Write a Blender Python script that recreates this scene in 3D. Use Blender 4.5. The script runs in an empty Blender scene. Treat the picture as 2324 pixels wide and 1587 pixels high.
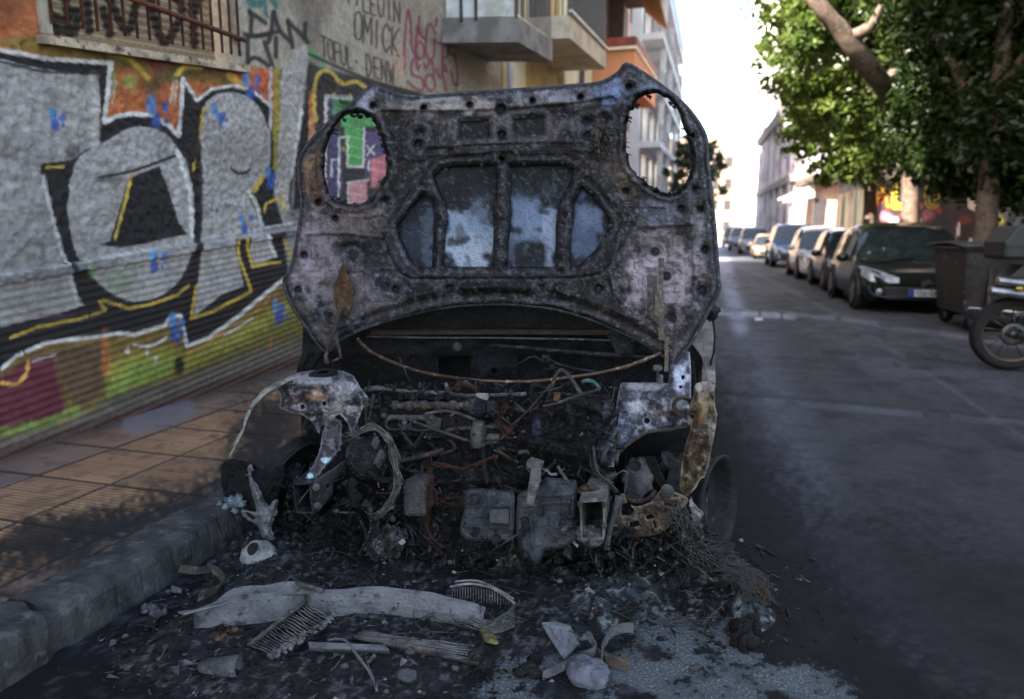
import bpy, math, random
import numpy as np
from mathutils import Vector, noise as mnoise
random.seed(7); RS = np.random.RandomState(11)
R = math.radians
S = bpy.context.scene

# ---------------------------------------------------------------- camera
F, CX, CY, H = 1549., 1162., 793., 1.15          # photograph measured on a 2324 x 1587 grid
PIT = math.atan((CY-535)/F); YAW = math.atan((1615-CX)/F*math.cos(PIT))
FWD = np.array([-math.sin(YAW)*math.cos(PIT), math.cos(YAW)*math.cos(PIT), -math.sin(PIT)])
RT = np.array([math.cos(YAW), math.sin(YAW), 0.]); UP = np.cross(RT, FWD); CAM = np.array([0, 0, H])
cd = bpy.data.cameras.new('camera'); cam = bpy.data.objects.new('camera', cd); S.collection.objects.link(cam)
cam.location = (0, 0, H); cam.rotation_euler = (math.pi/2-PIT, 0, YAW)
cd.sensor_width = 36; cd.lens = 36*F/2324; cd.clip_start = .05; cd.clip_end = 2000
cd.dof.use_dof = True; cd.dof.focus_distance = 2.12; cd.dof.aperture_fstop = 2.1
S.camera = cam
# ---------------------------------------------------------------- sky, sun, exposure
SUN = Vector((-.60, -.50, .62)).normalized()      # towards the sun
el = math.asin(SUN.z); az = math.atan2(SUN.x, SUN.y)
w = bpy.data.worlds.new('World'); S.world = w; w.use_nodes = True
nt = w.node_tree; sky = nt.nodes.new('ShaderNodeTexSky'); sky.sky_type = 'NISHITA'; sky.sun_disc = False
sky.sun_elevation = el; sky.sun_rotation = az; sky.dust_density = 2.; sky.air_density = 1.0; sky.ozone_density = .4
bg = nt.nodes['Background']; bg.inputs[1].default_value = .14; wb = nt.nodes.new('ShaderNodeMix'); wb.data_type = 'RGBA'; wb.blend_type = 'MULTIPLY'; wb.inputs[0].default_value = 1; wb.inputs[7].default_value = (1.06, 1.0, .90, 1)
nt.links.new(sky.outputs[0], wb.inputs[6]); nt.links.new(wb.outputs[2], bg.inputs[0])
sd = bpy.data.lights.new('sun', 'SUN'); sd.energy = 5.; sd.angle = R(.5); sd.color = (1, .93, .82)
so = bpy.data.objects.new('sun', sd); S.collection.objects.link(so)
so.rotation_euler = (-SUN).to_track_quat('-Z', 'Y').to_euler()
vs = S.view_settings; vs.view_transform = 'Standard'; vs.look = 'None'; vs.gamma = 1; vs.exposure = 2.3
S.render.engine = 'CYCLES'; S.cycles.use_denoising = True; S.cycles.max_bounces = 6; S.cycles.diffuse_bounces = 3
S.cycles.glossy_bounces = 3; S.cycles.transparent_max_bounces = 6; S.cycles.caustics_reflective = False

# ---------------------------------------------------------------- measuring helpers
def rays(u, v):
    u = np.asarray(u, float)[..., None]; v = np.asarray(v, float)[..., None]
    return FWD+RT*(u-CX)/F-UP*(v-CY)/F
def PY(u, v, y): d = rays(u, v); return CAM+d*(np.asarray(y, float)/d[..., 1])[..., None]
def PX(u, v, x): d = rays(u, v); return CAM+d*(np.asarray(x, float)/d[..., 0])[..., None]
def G(u, v, z=0.): d = rays(u, v); return CAM+d*((np.asarray(z, float)-H)/d[..., 2])[..., None]
def proj(P):
    q = np.asarray(P, float)-CAM; z = np.maximum(q@FWD, .05)
    return CX+F*(q@RT)/z, CY-F*(q@UP)/z
def lin(*c):
    c = [x/255. for x in c]; return tuple(x/12.92 if x <= .04045 else ((x+.055)/1.055)**2.4 for x in c)
def _hash(ix, iy, s):
    h = (ix.astype(np.int64)*374761393+iy.astype(np.int64)*668265263+s*1442695041) & 0xffffffff
    h = ((h ^ (h >> 13))*1274126177) & 0xffffffff
    return ((h ^ (h >> 16)) & 0xffff)/65535.
def vnoise(x, y, s=0):
    ix = np.floor(x); iy = np.floor(y); fx = x-ix; fy = y-iy; fx = fx*fx*(3-2*fx); fy = fy*fy*(3-2*fy)
    a = _hash(ix, iy, s); b = _hash(ix+1, iy, s); c = _hash(ix, iy+1, s); d = _hash(ix+1, iy+1, s)
    return (a*(1-fx)+b*fx)*(1-fy)+(c*(1-fx)+d*fx)*fy
def fbm(x, y, s=0, o=4, g=.5):
    r = 0; a = 1; t = 0
    for i in range(o):
        r = r+a*vnoise(x*2**i+i*17.3, y*2**i-i*9.1, s+i); t += a; a *= g
    return r/t
def sstep(a, b, x): t = np.clip((x-a)/(b-a), 0, 1); return t*t*(3-2*t)
def smooth(pts, n=6, closed=False):
    p = np.array(pts, float); k = len(p); out = []
    for i in range(k if closed else k-1):
        if closed: a, b, c, d = p[(i-1) % k], p[i], p[(i+1) % k], p[(i+2) % k]
        else: a, b, c, d = p[max(i-1, 0)], p[i], p[i+1], p[min(i+2, k-1)]
        for j in range(n):
            t = j/n; out.append(.5*((2*b)+(-a+c)*t+(2*a-5*b+4*c-d)*t*t+(-a+3*b-3*c+d)*t**3))
    if not closed: out.append(p[-1])
    return np.array(out)
def segdist(U, V, pts, closed):
    """distance, nearest point, inside flag"""
    p = np.array(pts, float); n = len(p); best = np.full(U.shape, 1e9); nu = np.zeros(U.shape); nv = np.zeros(U.shape); ins = np.zeros(U.shape, bool)
    for i in range(n if closed else n-1):
        a = p[i]; b = p[(i+1) % n]; d = b-a; L = max(d@d, 1e-9)
        t = np.clip(((U-a[0])*d[0]+(V-a[1])*d[1])/L, 0, 1); qx = a[0]+t*d[0]; qy = a[1]+t*d[1]
        D = (U-qx)**2+(V-qy)**2; m = D < best; best = np.where(m, D, best); nu = np.where(m, qx, nu); nv = np.where(m, qy, nv)
        if closed:
            c = ((a[1] > V) != (b[1] > V))
            if abs(b[1]-a[1]) > 1e-9: ins ^= c & (U < (b[0]-a[0])*(V-a[1])/(b[1]-a[1])+a[0])
    return np.sqrt(best), nu, nv, ins
def sdist(U, V, pts):
    d, _, _, i = segdist(U, V, pts, True); return np.where(i, -d, d)

class Painter:
    """paints colours on the vertices of a real surface"""
    def __init__(s, U, V, col): s.U, s.V = U, V; s.c = np.empty(U.shape+(3,)); s.c[:] = col
    def mask(s, pts, pad):
        p = np.array(pts, float); return np.nonzero((s.U > p[:, 0].min()-pad) & (s.U < p[:, 0].max()+pad) & (s.V > p[:, 1].min()-pad) & (s.V < p[:, 1].max()+pad))
    def blend(s, m, a, col): a = np.clip(a, 0, 1)[..., None]; s.c[m] = s.c[m]*(1-a)+np.array(col)*a
    def fill(s, pts, col, soft=2., a=1., sm=False, rag=0.):
        if sm: pts = smooth(pts, 5, True)
        m = s.mask(pts, soft*2+rag)
        if len(m[0]) == 0: return
        d = sdist(s.U[m], s.V[m], pts)
        if rag: d = d+rag*(fbm(s.U[m]*.09, s.V[m]*.09, 5)-.5)*2
        s.blend(m, a*(1-sstep(-soft, soft, d)), col)
    def line(s, pts, w, col, soft=2., a=1., sm=True, gap=0.):
        if sm and len(pts) > 2: pts = smooth(pts, 5)
        m = s.mask(pts, w+soft*2)
        if len(m[0]) == 0: return
        d, nu, nv, _ = segdist(s.U[m], s.V[m], pts, False); al = a*(1-sstep(w/2-soft, w/2+soft, d))
        if gap: al = al*(vnoise(nu*.04, nv*.04, 3) > gap)
        s.blend(m, al, col)
    def blob(s, u, v, ru, rv, col, a=1., rag=.5):
        m = s.mask([(u-ru*1.6, v-rv*1.6), (u+ru*1.6, v+rv*1.6)], 0)
        if len(m[0]) == 0: return
        d = np.hypot((s.U[m]-u)/ru, (s.V[m]-v)/rv)+rag*(fbm(s.U[m]*.05, s.V[m]*.05, 9)-.5)*2
        s.blend(m, a*(1-sstep(.5, 1.2, d)), col)

# ---------------------------------------------------------------- materials
MATS = {}
def mat(name, c1, c2=None, c3=None, scale=8., rough=.7, metal=0., bump=.0, bscale=60., attr=False, ramp=(.4, .62), fleck=None, spec=.5, emit=None, alpha=1., trans=0., stretch=None, var=.3, rvar=.0, coat=0.):
    if name in MATS: return MATS[name]
    m = bpy.data.materials.new(name); m.use_nodes = True; n = m.node_tree; L = n.links.new; N = n.nodes.new
    b = n.nodes['Principled BSDF']; b.inputs['Roughness'].default_value = rough; b.inputs['Metallic'].default_value = metal
    b.inputs['Specular IOR Level'].default_value = spec; b.inputs['Coat Weight'].default_value = coat
    tc = N('ShaderNodeTexCoord'); vec = tc.outputs['Object']
    if stretch:
        mp = N('ShaderNodeMapping'); mp.inputs['Scale'].default_value = stretch; L(vec, mp.inputs[0]); vec = mp.outputs[0]
    def noi(sc, det=6, ro=.6):
        t = N('ShaderNodeTexNoise'); t.inputs['Scale'].default_value = sc; t.inputs['Detail'].default_value = det; t.inputs['Roughness'].default_value = ro; L(vec, t.inputs['Vector']); return t.outputs[0]
    def rmp(src, lo, hi):
        r = N('ShaderNodeMapRange'); r.interpolation_type = 'SMOOTHSTEP'; r.inputs[1].default_value = lo; r.inputs[2].default_value = hi; L(src, r.inputs[0]); return r.outputs[0]
    def mix(f, a, c, mode='MIX'):
        x = N('ShaderNodeMix'); x.data_type = 'RGBA'; x.blend_type = mode
        for k, val in ((0, f), (6, a), (7, c)):
            if isinstance(val, (int, float)): x.inputs[k].default_value = val
            elif isinstance(val, tuple): x.inputs[k].default_value = val+(1,)
            else: L(val, x.inputs[k])
        return x.outputs[2]
    if attr:
        a = N('ShaderNodeAttribute'); a.attribute_name = 'Col'; col = a.outputs[0]
        f = rmp(noi(bscale*.5, 8, .7), .3, .7); col = mix(f, col, mix(1., col, (1+var, 1+var, 1+var), 'MULTIPLY')); col = mix(rmp(noi(scale), .45, .75), col, mix(1., col, (1-var, 1-var, 1-var), 'MULTIPLY'))
    else:
        col = mix(rmp(noi(scale), *ramp), tuple(c1), tuple(c2 if c2 is not None else [x*.75 for x in c1]))
        if c3 is not None: col = mix(rmp(noi(scale*2.3), .54, .66), col, tuple(c3))
    if fleck: col = mix(rmp(noi(fleck[1], 3), fleck[2], fleck[2]+.06), col, tuple(fleck[0]))
    L(col, b.inputs['Base Color'])
    if bump:
        bp = N('ShaderNodeBump'); bp.inputs['Strength'].default_value = min(1, bump); bp.inputs['Distance'].default_value = .02; L(noi(bscale, 6, .65), bp.inputs['Height']); L(bp.outputs[0], b.inputs['Normal'])
    if rvar:
        r = N('ShaderNodeMapRange'); r.inputs[3].default_value = max(.05, rough-rvar); r.inputs[4].default_value = min(1, rough+rvar); L(noi(scale*1.7), r.inputs[0]); L(r.outputs[0], b.inputs['Roughness'])
    if emit: b.inputs['Emission Color'].default_value = tuple(emit[0])+(1,); b.inputs['Emission Strength'].default_value = emit[1]
    if alpha < 1: b.inputs['Alpha'].default_value = alpha
    if trans: b.inputs['Transmission Weight'].default_value = trans
    MATS[name] = m; return m
def leafmat(name, c1, c2):
    m = bpy.data.materials.new(name); m.use_nodes = True; n = m.node_tree; n.nodes.clear(); N = n.nodes.new; L = n.links.new
    o = N('ShaderNodeOutputMaterial'); d = N('ShaderNodeBsdfPrincipled'); t = N('ShaderNodeBsdfTranslucent'); x = N('ShaderNodeMixShader')
    d.inputs['Roughness'].default_value = .38; tc = N('ShaderNodeTexCoord'); ns = N('ShaderNodeTexNoise'); ns.inputs['Scale'].default_value = 1.4; L(tc.outputs['Object'], ns.inputs['Vector'])
    r = N('ShaderNodeValToRGB'); r.color_ramp.elements[0].position = .35; r.color_ramp.elements[0].color = c1+(1,); r.color_ramp.elements[1].position = .65; r.color_ramp.elements[1].color = c2+(1,)
    L(ns.outputs[0], r.inputs[0]); L(r.outputs[0], d.inputs['Base Color']); L(r.outputs[0], t.inputs['Color']); x.inputs[0].default_value = .45
    L(d.outputs[0], x.inputs[1]); L(t.outputs[0], x.inputs[2]); L(x.outputs[0], o.inputs[0]); return m

# ---------------------------------------------------------------- mesh helpers
def link(o): S.collection.objects.link(o); return o
def setp(o, label=None, cat=None, group=None, kind=None):
    for k, v in (('label', label), ('category', cat), ('group', group), ('kind', kind)):
        if v: o[k] = v
    return o
def thing(name, label, cat, loc=(0, 0, 0), rz=0, group=None):
    o = bpy.data.objects.new(name, None); link(o); o.location = loc; o.rotation_euler = (0, 0, rz); o.empty_display_size = .1
    return setp(o, label, cat, group)
def put(name, me, parent=None, mats=(), world=True):
    o = bpy.data.objects.new(name, me); link(o)
    for m in mats: me.materials.append(m)
    if parent is not None:
        o.parent = parent
        if world and parent.type == 'EMPTY': o.location = -parent.location
    return o
def setcol(me, col):
    a = me.color_attributes.new('Col', 'FLOAT_COLOR', 'POINT'); c = np.ones((len(me.vertices), 4), np.float32); c[:, :3] = np.clip(col, 0, 1); a.data.foreach_set('color', c.ravel())
def npmesh(name, V, Q, col=None, mi=None, sm=True):
    me = bpy.data.meshes.new(name); V = np.asarray(V, np.float32); Q = np.asarray(Q, np.int32); k = Q.shape[1]
    me.vertices.add(len(V)); me.vertices.foreach_set('co', V.ravel()); me.loops.add(Q.size); me.loops.foreach_set('vertex_index', Q.ravel())
    me.polygons.add(len(Q)); me.polygons.foreach_set('loop_start', np.arange(0, Q.size, k, dtype=np.int32)); me.polygons.foreach_set('loop_total', np.full(len(Q), k, np.int32))
    if mi is not None: me.polygons.foreach_set('material_index', np.asarray(mi, np.int32))
    me.polygons.foreach_set('use_smooth', np.full(len(Q), sm)); me.update(calc_edges=True); me.validate()
    if col is not None: setcol(me, col)
    return me
class MB:
    def __init__(s): s.v = []; s.f = []; s.m = []; s.sm = []
    def add(s, vs, fs, mi=0, sm=False):
        o = len(s.v); s.v += [tuple(map(float, p)) for p in vs]
        for f in fs: s.f.append([i+o for i in f]); s.m.append(mi); s.sm.append(sm)
        return s
    def box(s, c, d, mi=0, rz=0., rx=0., ry=0.):
        from mathutils import Euler
        e = Euler((rx, ry, rz)).to_matrix(); vs = []
        for x in (-.5, .5):
            for y in (-.5, .5):
                for z in (-.5, .5): vs.append(Vector(c)+e @ Vector((x*d[0], y*d[1], z*d[2])))
        return s.add(vs, [(0, 1, 3, 2), (4, 6, 7, 5), (0, 4, 5, 1), (2, 3, 7, 6), (0, 2, 6, 4), (1, 5, 7, 3)], mi)
    def prism(s, pts, off, mi=0, sm=False):
        p = [Vector(q) for q in pts]; n = len(p); o = Vector(off)
        return s.add(p+[q+o for q in p], [list(range(n))[::-1], list(range(n, 2*n))]+[(i, (i+1) % n, n+(i+1) % n, n+i) for i in range(n)], mi, sm)
    def tube(s, pts, r, n=8, mi=0, flat=1.):
        p = [Vector(q) for q in pts]; k = len(p); rr = r if hasattr(r, '__len__') else [r]*k
        vs = []; prev = None
        for i in range(k):
            t = (p[min(i+1, k-1)]-p[max(i-1, 0)])
            t = t.normalized() if t.length > 1e-9 else Vector((0, 0, 1))
            a = prev-prev.dot(t)*t if prev is not None else t.cross(Vector((0, 0, 1)) if abs(t.z) < .9 else Vector((1, 0, 0)))
            if a.length < 1e-6: a = t.orthogonal()
            a.normalize(); prev = a; b = t.cross(a)
            for j in range(n): th = 2*math.pi*j/n; vs.append(p[i]+float(rr[i])*(math.cos(th)*a+flat*math.sin(th)*b))
        fs = [(i*n+j, i*n+(j+1) % n, (i+1)*n+(j+1) % n, (i+1)*n+j) for i in range(k-1) for j in range(n)]
        fs += [list(range(n))[::-1], [(k-1)*n+j for j in range(n)]]
        return s.add(vs, fs, mi, True)
    def lathe(s, prof, c, ax, n=24, mi=0, sm=True):
        ax = Vector(ax).normalized(); a = ax.orthogonal().normalized(); b = ax.cross(a); c = Vector(c); vs = []
        for r, h in prof:
            for j in range(n): t = 2*math.pi*j/n; vs.append(c+ax*float(h)+float(r)*(math.cos(t)*a+math.sin(t)*b))
        k = len(prof); return s.add(vs, [(i*n+j, i*n+(j+1) % n, (i+1)*n+(j+1) % n, (i+1)*n+j) for i in range(k-1) for j in range(n)], mi, sm)
    def blob(s, c, r, amp=.3, seed=0, nu=14, nv=9, mi=0, sc=2.):
        r = (r, r, r) if not hasattr(r, '__len__') else r; vs = []
        for i in range(nv+1):
            ph = math.pi*i/nv
            for j in range(nu):
                th = 2*math.pi*j/nu; d = Vector((math.sin(ph)*math.cos(th), math.sin(ph)*math.sin(th), math.cos(ph)))
                k = 1+amp*mnoise.fractal(d*sc+Vector((seed*3.1, seed*1.7, 0)), .8, 2, 4)
                vs.append((c[0]+d.x*r[0]*k, c[1]+d.y*r[1]*k, c[2]+d.z*r[2]*k))
        return s.add(vs, [(i*nu+j, (i+1)*nu+j, (i+1)*nu+(j+1) % nu, i*nu+(j+1) % nu) for i in range(nv) for j in range(nu)], mi, True)
    def grid(s, A, mi=0, sm=True, wrap=False):
        A = np.asarray(A); h, w_ = A.shape[:2]; q = [(i*w_+j, i*w_+(j+1) % w_, (i+1)*w_+(j+1) % w_, (i+1)*w_+j) for i in range(h-1) for j in range(w_ if wrap else w_-1)]
        return s.add(A.reshape(-1, 3), q, mi, sm)
    def build(s, name, mats, parent=None, world=True, bevel=0., crump=0., csc=12., sub=0, autosm=False):
        me = bpy.data.meshes.new(name)
        if crump:
            s.v = [tuple(Vector(p)+crump*Vector(mnoise.noise_vector(Vector(p)*csc))) for p in s.v]
        me.from_pydata(s.v, [], s.f); me.polygons.foreach_set('material_index', s.m); me.polygons.foreach_set('use_smooth', s.sm); me.update()
        o = put(name, me, parent, mats if isinstance(mats, (list, tuple)) else [mats], world)
        if sub: md = o.modifiers.new('sub', 'SUBSURF'); md.subdivision_type = 'SIMPLE'; md.levels = md.render_levels = sub
        if bevel: md = o.modifiers.new('bevel', 'BEVEL'); md.width = bevel; md.segments = 2; md.limit_method = 'ANGLE'; md.angle_limit = R(40)
        return o
def roundrect(x0, y0, x1, y1, r, n=4):
    o = []
    for cx, cy, a in ((x1-r, y1-r, 0), (x0+r, y1-r, 90), (x0+r, y0+r, 180), (x1-r, y0+r, 270)):
        for i in range(n+1): t = R(a+90*i/n); o.append((cx+r*math.cos(t), cy+r*math.sin(t)))
    return o
def sheet(name, outline, Yf, mats, parent=None, holes=(), step=4., colf=None, thick=.003, world=True, out=None):
    """sheet metal: an outline with real holes, each point at its own distance Yf(u, v, d)"""
    p = np.array(outline, float); u0, v0 = p.min(0)-step; u1, v1 = p.max(0)+step
    U, V = np.meshgrid(np.arange(u0, u1+step, step), np.arange(v0, v1+step, step)); h, w_ = U.shape
    d, nu, nv, ins = segdist(U, V, p, True); sd = np.where(ins, -d, d)
    for hp in holes:
        q = np.array(hp, float); m = np.nonzero((U > q[:, 0].min()-30) & (U < q[:, 0].max()+30) & (V > q[:, 1].min()-30) & (V < q[:, 1].max()+30))
        dd, hu, hv, hi = segdist(U[m], V[m], q, True); hd = np.where(hi, dd, -dd)
        cur = sd[m]; t = hd > cur; sd[m] = np.where(t, hd, cur); nu[m] = np.where(t, hu, nu[m]); nv[m] = np.where(t, hv, nv[m])
    cen = (sd[:-1, :-1]+sd[1:, :-1]+sd[:-1, 1:]+sd[1:, 1:])/4 < 0
    cnt = np.zeros((h, w_), int)
    for a, b in ((0, 0), (0, 1), (1, 0), (1, 1)): cnt[a:h-1+a, b:w_-1+b] += cen
    bd = (cnt > 0) & (cnt < 4) & (np.hypot(nu-U, nv-V) < step*1.3)
    U = np.where(bd, nu, U); V = np.where(bd, nv, V); sd = np.where(bd, 0, sd)
    P = PY(U, V, Yf(U, V, -sd)); used = cnt > 0; idx = -np.ones((h, w_), int); idx[used] = np.arange(used.sum())
    I, J = np.nonzero(cen); Q = np.stack([idx[I, J], idx[I+1, J], idx[I+1, J+1], idx[I, J+1]], 1)
    col = colf(U[used], V[used], -sd[used]) if colf else None
    o = put(name, npmesh(name, P[used], Q, col), parent, mats if isinstance(mats, (list, tuple)) else [mats], world)
    if thick: md = o.modifiers.new('thick', 'SOLIDIFY'); md.thickness = thick; md.offset = -1
    return o
# letters: strokes on a 0..1 box (x right, y down)
GL = {'0': ['a.1,.5 .2,.1 .5,0 .8,.1 .9,.5 .8,.9 .5,1 .2,.9 .1,.5'], '1': ['.2,.25 .5,0 .5,1'], '8': ['a.5,0 .8,.2 .5,.48 .2,.2 .5,0', 'a.5,.48 .9,.75 .5,1 .1,.75 .5,.48'], '9': ['a.85,.3 .5,0 .15,.3 .5,.55 .85,.3 .6,1'],
      'I': ['.5,0 .5,1'], 'O': ['a.1,.5 .2,.1 .5,0 .8,.1 .9,.5 .8,.9 .5,1 .2,.9 .1,.5'], 'W': ['.05,0 .28,1 .5,.35 .72,1 .95,0'], '-': ['.2,.5 .8,.5'],
      'F': ['.15,1 .15,0 .9,0', '.15,.5 .8,.45'], 'A': ['.0,1 .5,0 1,1', '.15,.65 .85,.65'], 'N': ['.1,1 .1,0 .9,1 .9,0'], 'M': ['.05,1 .1,0 .5,.6 .9,0 .95,1'], 'C': ['a.9,.2 .5,0 .1,.5 .5,1 .9,.8'],
      'K': ['.15,0 .15,1', '.85,0 .15,.55 .9,1'], 'T': ['0,0 1,0', '.5,0 .5,1'], 'L': ['.2,0 .2,1 .9,1'], 'U': ['a.1,0 .12,.7 .5,1 .88,.7 .9,0'], 'D': ['a.15,0 .15,1 .6,.95 .9,.5 .6,.05 .15,0'], 'E': ['.9,0 .15,0 .15,1 .9,1', '.15,.5 .7,.5'], '.': ['.4,.5 .6,.55'],
      'H': ['.1,0 .1,1', '.9,0 .9,1', '.1,.5 .9,.5'], 'R': ['.15,1 .15,0', 'a.15,0 .85,.15 .6,.5 .15,.5', '.4,.5 .9,1'], 'S': ['a.9,.12 .5,0 .1,.25 .5,.5 .9,.75 .5,1 .1,.88'], 'Q': ['a.1,.5 .2,.1 .5,0 .8,.1 .9,.5 .8,.9 .5,1 .2,.9 .1,.5', '.6,.7 1,1.1'], 'Y': ['0,0 .5,.5 1,0', '.5,.5 .4,1'], '*': ['.2,.2 .5,.5', '.6,.1 .4,.8']}
def strokes(ch):
    for s in GL[ch]:
        a = s[0] == 'a'; p = [tuple(map(float, q.split(','))) for q in s[a:].split()]
        yield smooth(p, 4) if a else np.array(p)
# ================================================================ ground, road, pavement
GK = 1.45
def pc(r, g, b, k=1.): return np.minimum(np.array(lin(r, g, b))*GK*k, .85)
gm = mat('ground_earth', (.09, .085, .08), (.06, .06, .06), scale=.3)
o = put('ground', npmesh('ground', [(-400, -60, -.03), (400, -60, -.03), (400, 900, -.03), (-400, 900, -.03)], [(0, 1, 2, 3)]), None, [gm]); setp(o, kind='structure')
xs = np.concatenate([np.arange(-1.75, 2.6, .018), np.arange(2.6, 4.31, .06)])
ys = np.concatenate([[-8, -4, 0, .6], np.arange(1.0, 4.2, .018), 4.2*1.012**np.arange(0, 300)]); ys = ys[ys < 140]
XX, YY = np.meshgrid(xs, ys); U, V = proj(np.stack([XX, YY, 0*XX], -1)); V = np.where(YY < .7, 4000, V)
P = Painter(U, V, pc(55, 55, 57))
n1 = fbm(XX*1.3, YY*.45, 1); P.blend(np.nonzero(XX > -9), .55*sstep(.45, .7, n1)[np.nonzero(XX > -9)], pc(76, 76, 80))
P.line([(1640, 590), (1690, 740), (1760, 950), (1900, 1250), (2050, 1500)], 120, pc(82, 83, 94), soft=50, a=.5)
P.line([(1628, 560), (1652, 640), (1680, 740)], 34, pc(128, 132, 148), soft=14, a=.8)  # sunlit strip of road put into the colour as a pale streak
for pts, w_, c, a in (([(1600, 705), (1700, 712), (1900, 722), (2250, 775), (2400, 800)], 11, (104, 104, 112), .6), ([(1600, 706), (1700, 711), (1800, 718)], 15, (150, 150, 160), .6), ([(1600, 725), (1800, 738), (2100, 765)], 6, (60, 60, 70), .6),  # brightest stroke imitates a band of sunlight across the road
                      ([(1600, 902), (1800, 916), (2000, 932), (2400, 968)], 15, (80, 80, 88), .65), ([(1600, 890), (1800, 903), (2000, 921), (2400, 958)], 4, (32, 32, 38), .8),
                      ([(1650, 590), (1860, 692), (2000, 778), (2350, 1010)], 7, (84, 82, 84), .45), ([(1870, 800), (1960, 806)], 8, (25, 23, 24), .7), ([(2030, 830), (2110, 838)], 7, (35, 33, 36), .6), ([(2000, 735), (2130, 750)], 10, (40, 39, 44), .5)):
    P.line(pts, w_, pc(*c), soft=3.5, a=a, gap=.3)
soot = [(500, 1100), (900, 900), (1560, 850), (1690, 930), (1790, 1080), (1880, 1250), (2040, 1430), (2300, 1700), (2500, 2400), (-600, 2600), (-200, 1500)]
P.fill(soot, pc(8, 8, 10), soft=80, a=.9, sm=True, rag=60)
P.fill([(1600, 1100), (1700, 1180), (1850, 1400), (2000, 1500), (2500, 1700), (2500, 1350), (2000, 1150)], pc(18, 18, 22), soft=100, a=.7, sm=True, rag=80)  # lower right darkened like a vignette, beyond the soot around the car
m_ = np.nonzero((U > 100) & (U < 2100) & (V > 1230) & (V < 1900) & (YY > .9))
dd = sdist(U[m_], V[m_], smooth([(1180, 1440), (1330, 1390), (1470, 1360), (1600, 1350), (1740, 1430), (1860, 1490), (1960, 1560), (2050, 1750), (1500, 1800), (1150, 1750), (1060, 1560)], 5, True))
ash = (1-sstep(-50, 12, dd+60*(fbm(U[m_]*.02, V[m_]*.03, 4)-.5))); ASH = np.zeros(XX.shape); ASH[m_] = ash*(.25+.75*sstep(.3, .62, fbm(XX[m_]*9, YY[m_]*9, 8, 4, .6)))
g2 = fbm(XX[m_]*30, YY[m_]*30, 28, 4, .7); P.blend(m_, .4*sstep(.52, .7, g2)*(U[m_] < 1500), pc(72, 74, 86))
gn = fbm(XX*30, YY*30, 61, 3, .8); P.c *= (.72+.56*gn)[..., None]; P.blend(al_r := np.nonzero(XX > -9), (.5*sstep(.58, .7, fbm(XX*3.2, YY*1.6, 66, 4, .6)))[al_r], pc(36, 36, 40))
rm = mat('asphalt', (.06,)*3, attr=True, scale=3, bscale=170, rough=.75, bump=.9, var=.5, spec=.22, fleck=((.15, .15, .16), 150, .70))
ZZ = np.where(YY > .9, .006*(fbm(XX*40, YY*40, 2, 3)-.5)*(YY < 4.2), 0)
idx = np.arange(XX.size).reshape(XX.shape); Q = np.stack([idx[:-1, :-1], idx[:-1, 1:], idx[1:, 1:], idx[1:, :-1]], -1).reshape(-1, 4)
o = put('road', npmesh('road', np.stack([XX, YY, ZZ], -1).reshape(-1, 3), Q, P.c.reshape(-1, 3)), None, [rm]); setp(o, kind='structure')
fa = o.data.attributes.new('Ash', 'FLOAT', 'POINT'); fa.data.foreach_set('value', ASH.astype(np.float32).ravel())
def ash_on(m):        # powder lying on a surface, grain by grain
    n = m.node_tree; b = n.nodes['Principled BSDF']; src = b.inputs['Base Color'].links[0].from_socket; L = n.links.new
    def noi(sc, d):
        t = n.nodes.new('ShaderNodeTexNoise'); t.inputs['Scale'].default_value = sc; t.inputs['Detail'].default_value = d; t.inputs['Roughness'].default_value = .75; tc = n.nodes.new('ShaderNodeTexCoord'); L(tc.outputs['Object'], t.inputs['Vector']); return t.outputs[0]
    def rm_(s, lo, hi): r = n.nodes.new('ShaderNodeMapRange'); r.interpolation_type = 'SMOOTHSTEP'; r.inputs[1].default_value = lo; r.inputs[2].default_value = hi; L(s, r.inputs[0]); return r.outputs[0]
    def mx(f, a, c): x = n.nodes.new('ShaderNodeMix'); x.data_type = 'RGBA'; L(f, x.inputs[0]); L(a, x.inputs[6]); x.inputs[7].default_value = c+(1,); return x.outputs[2]
    at = n.nodes.new('ShaderNodeAttribute'); at.attribute_name = 'Ash'
    ma = n.nodes.new('ShaderNodeMath'); ma.operation = 'MULTIPLY_ADD'; L(at.outputs['Fac'], ma.inputs[0]); ma.inputs[1].default_value = .34; L(noi(46, 9), ma.inputs[2]); f1 = rm_(ma.outputs[0], .66, .79)
    mb_ = n.nodes.new('ShaderNodeMath'); mb_.operation = 'MULTIPLY_ADD'; L(at.outputs['Fac'], mb_.inputs[0]); mb_.inputs[1].default_value = .30; L(noi(120, 6), mb_.inputs[2]); f2 = rm_(mb_.outputs[0], .80, .92)
    L(mx(f2, mx(f1, src, (.125, .145, .165)), (.36, .39, .40)), b.inputs['Base Color'])
ash_on(rm)

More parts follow.
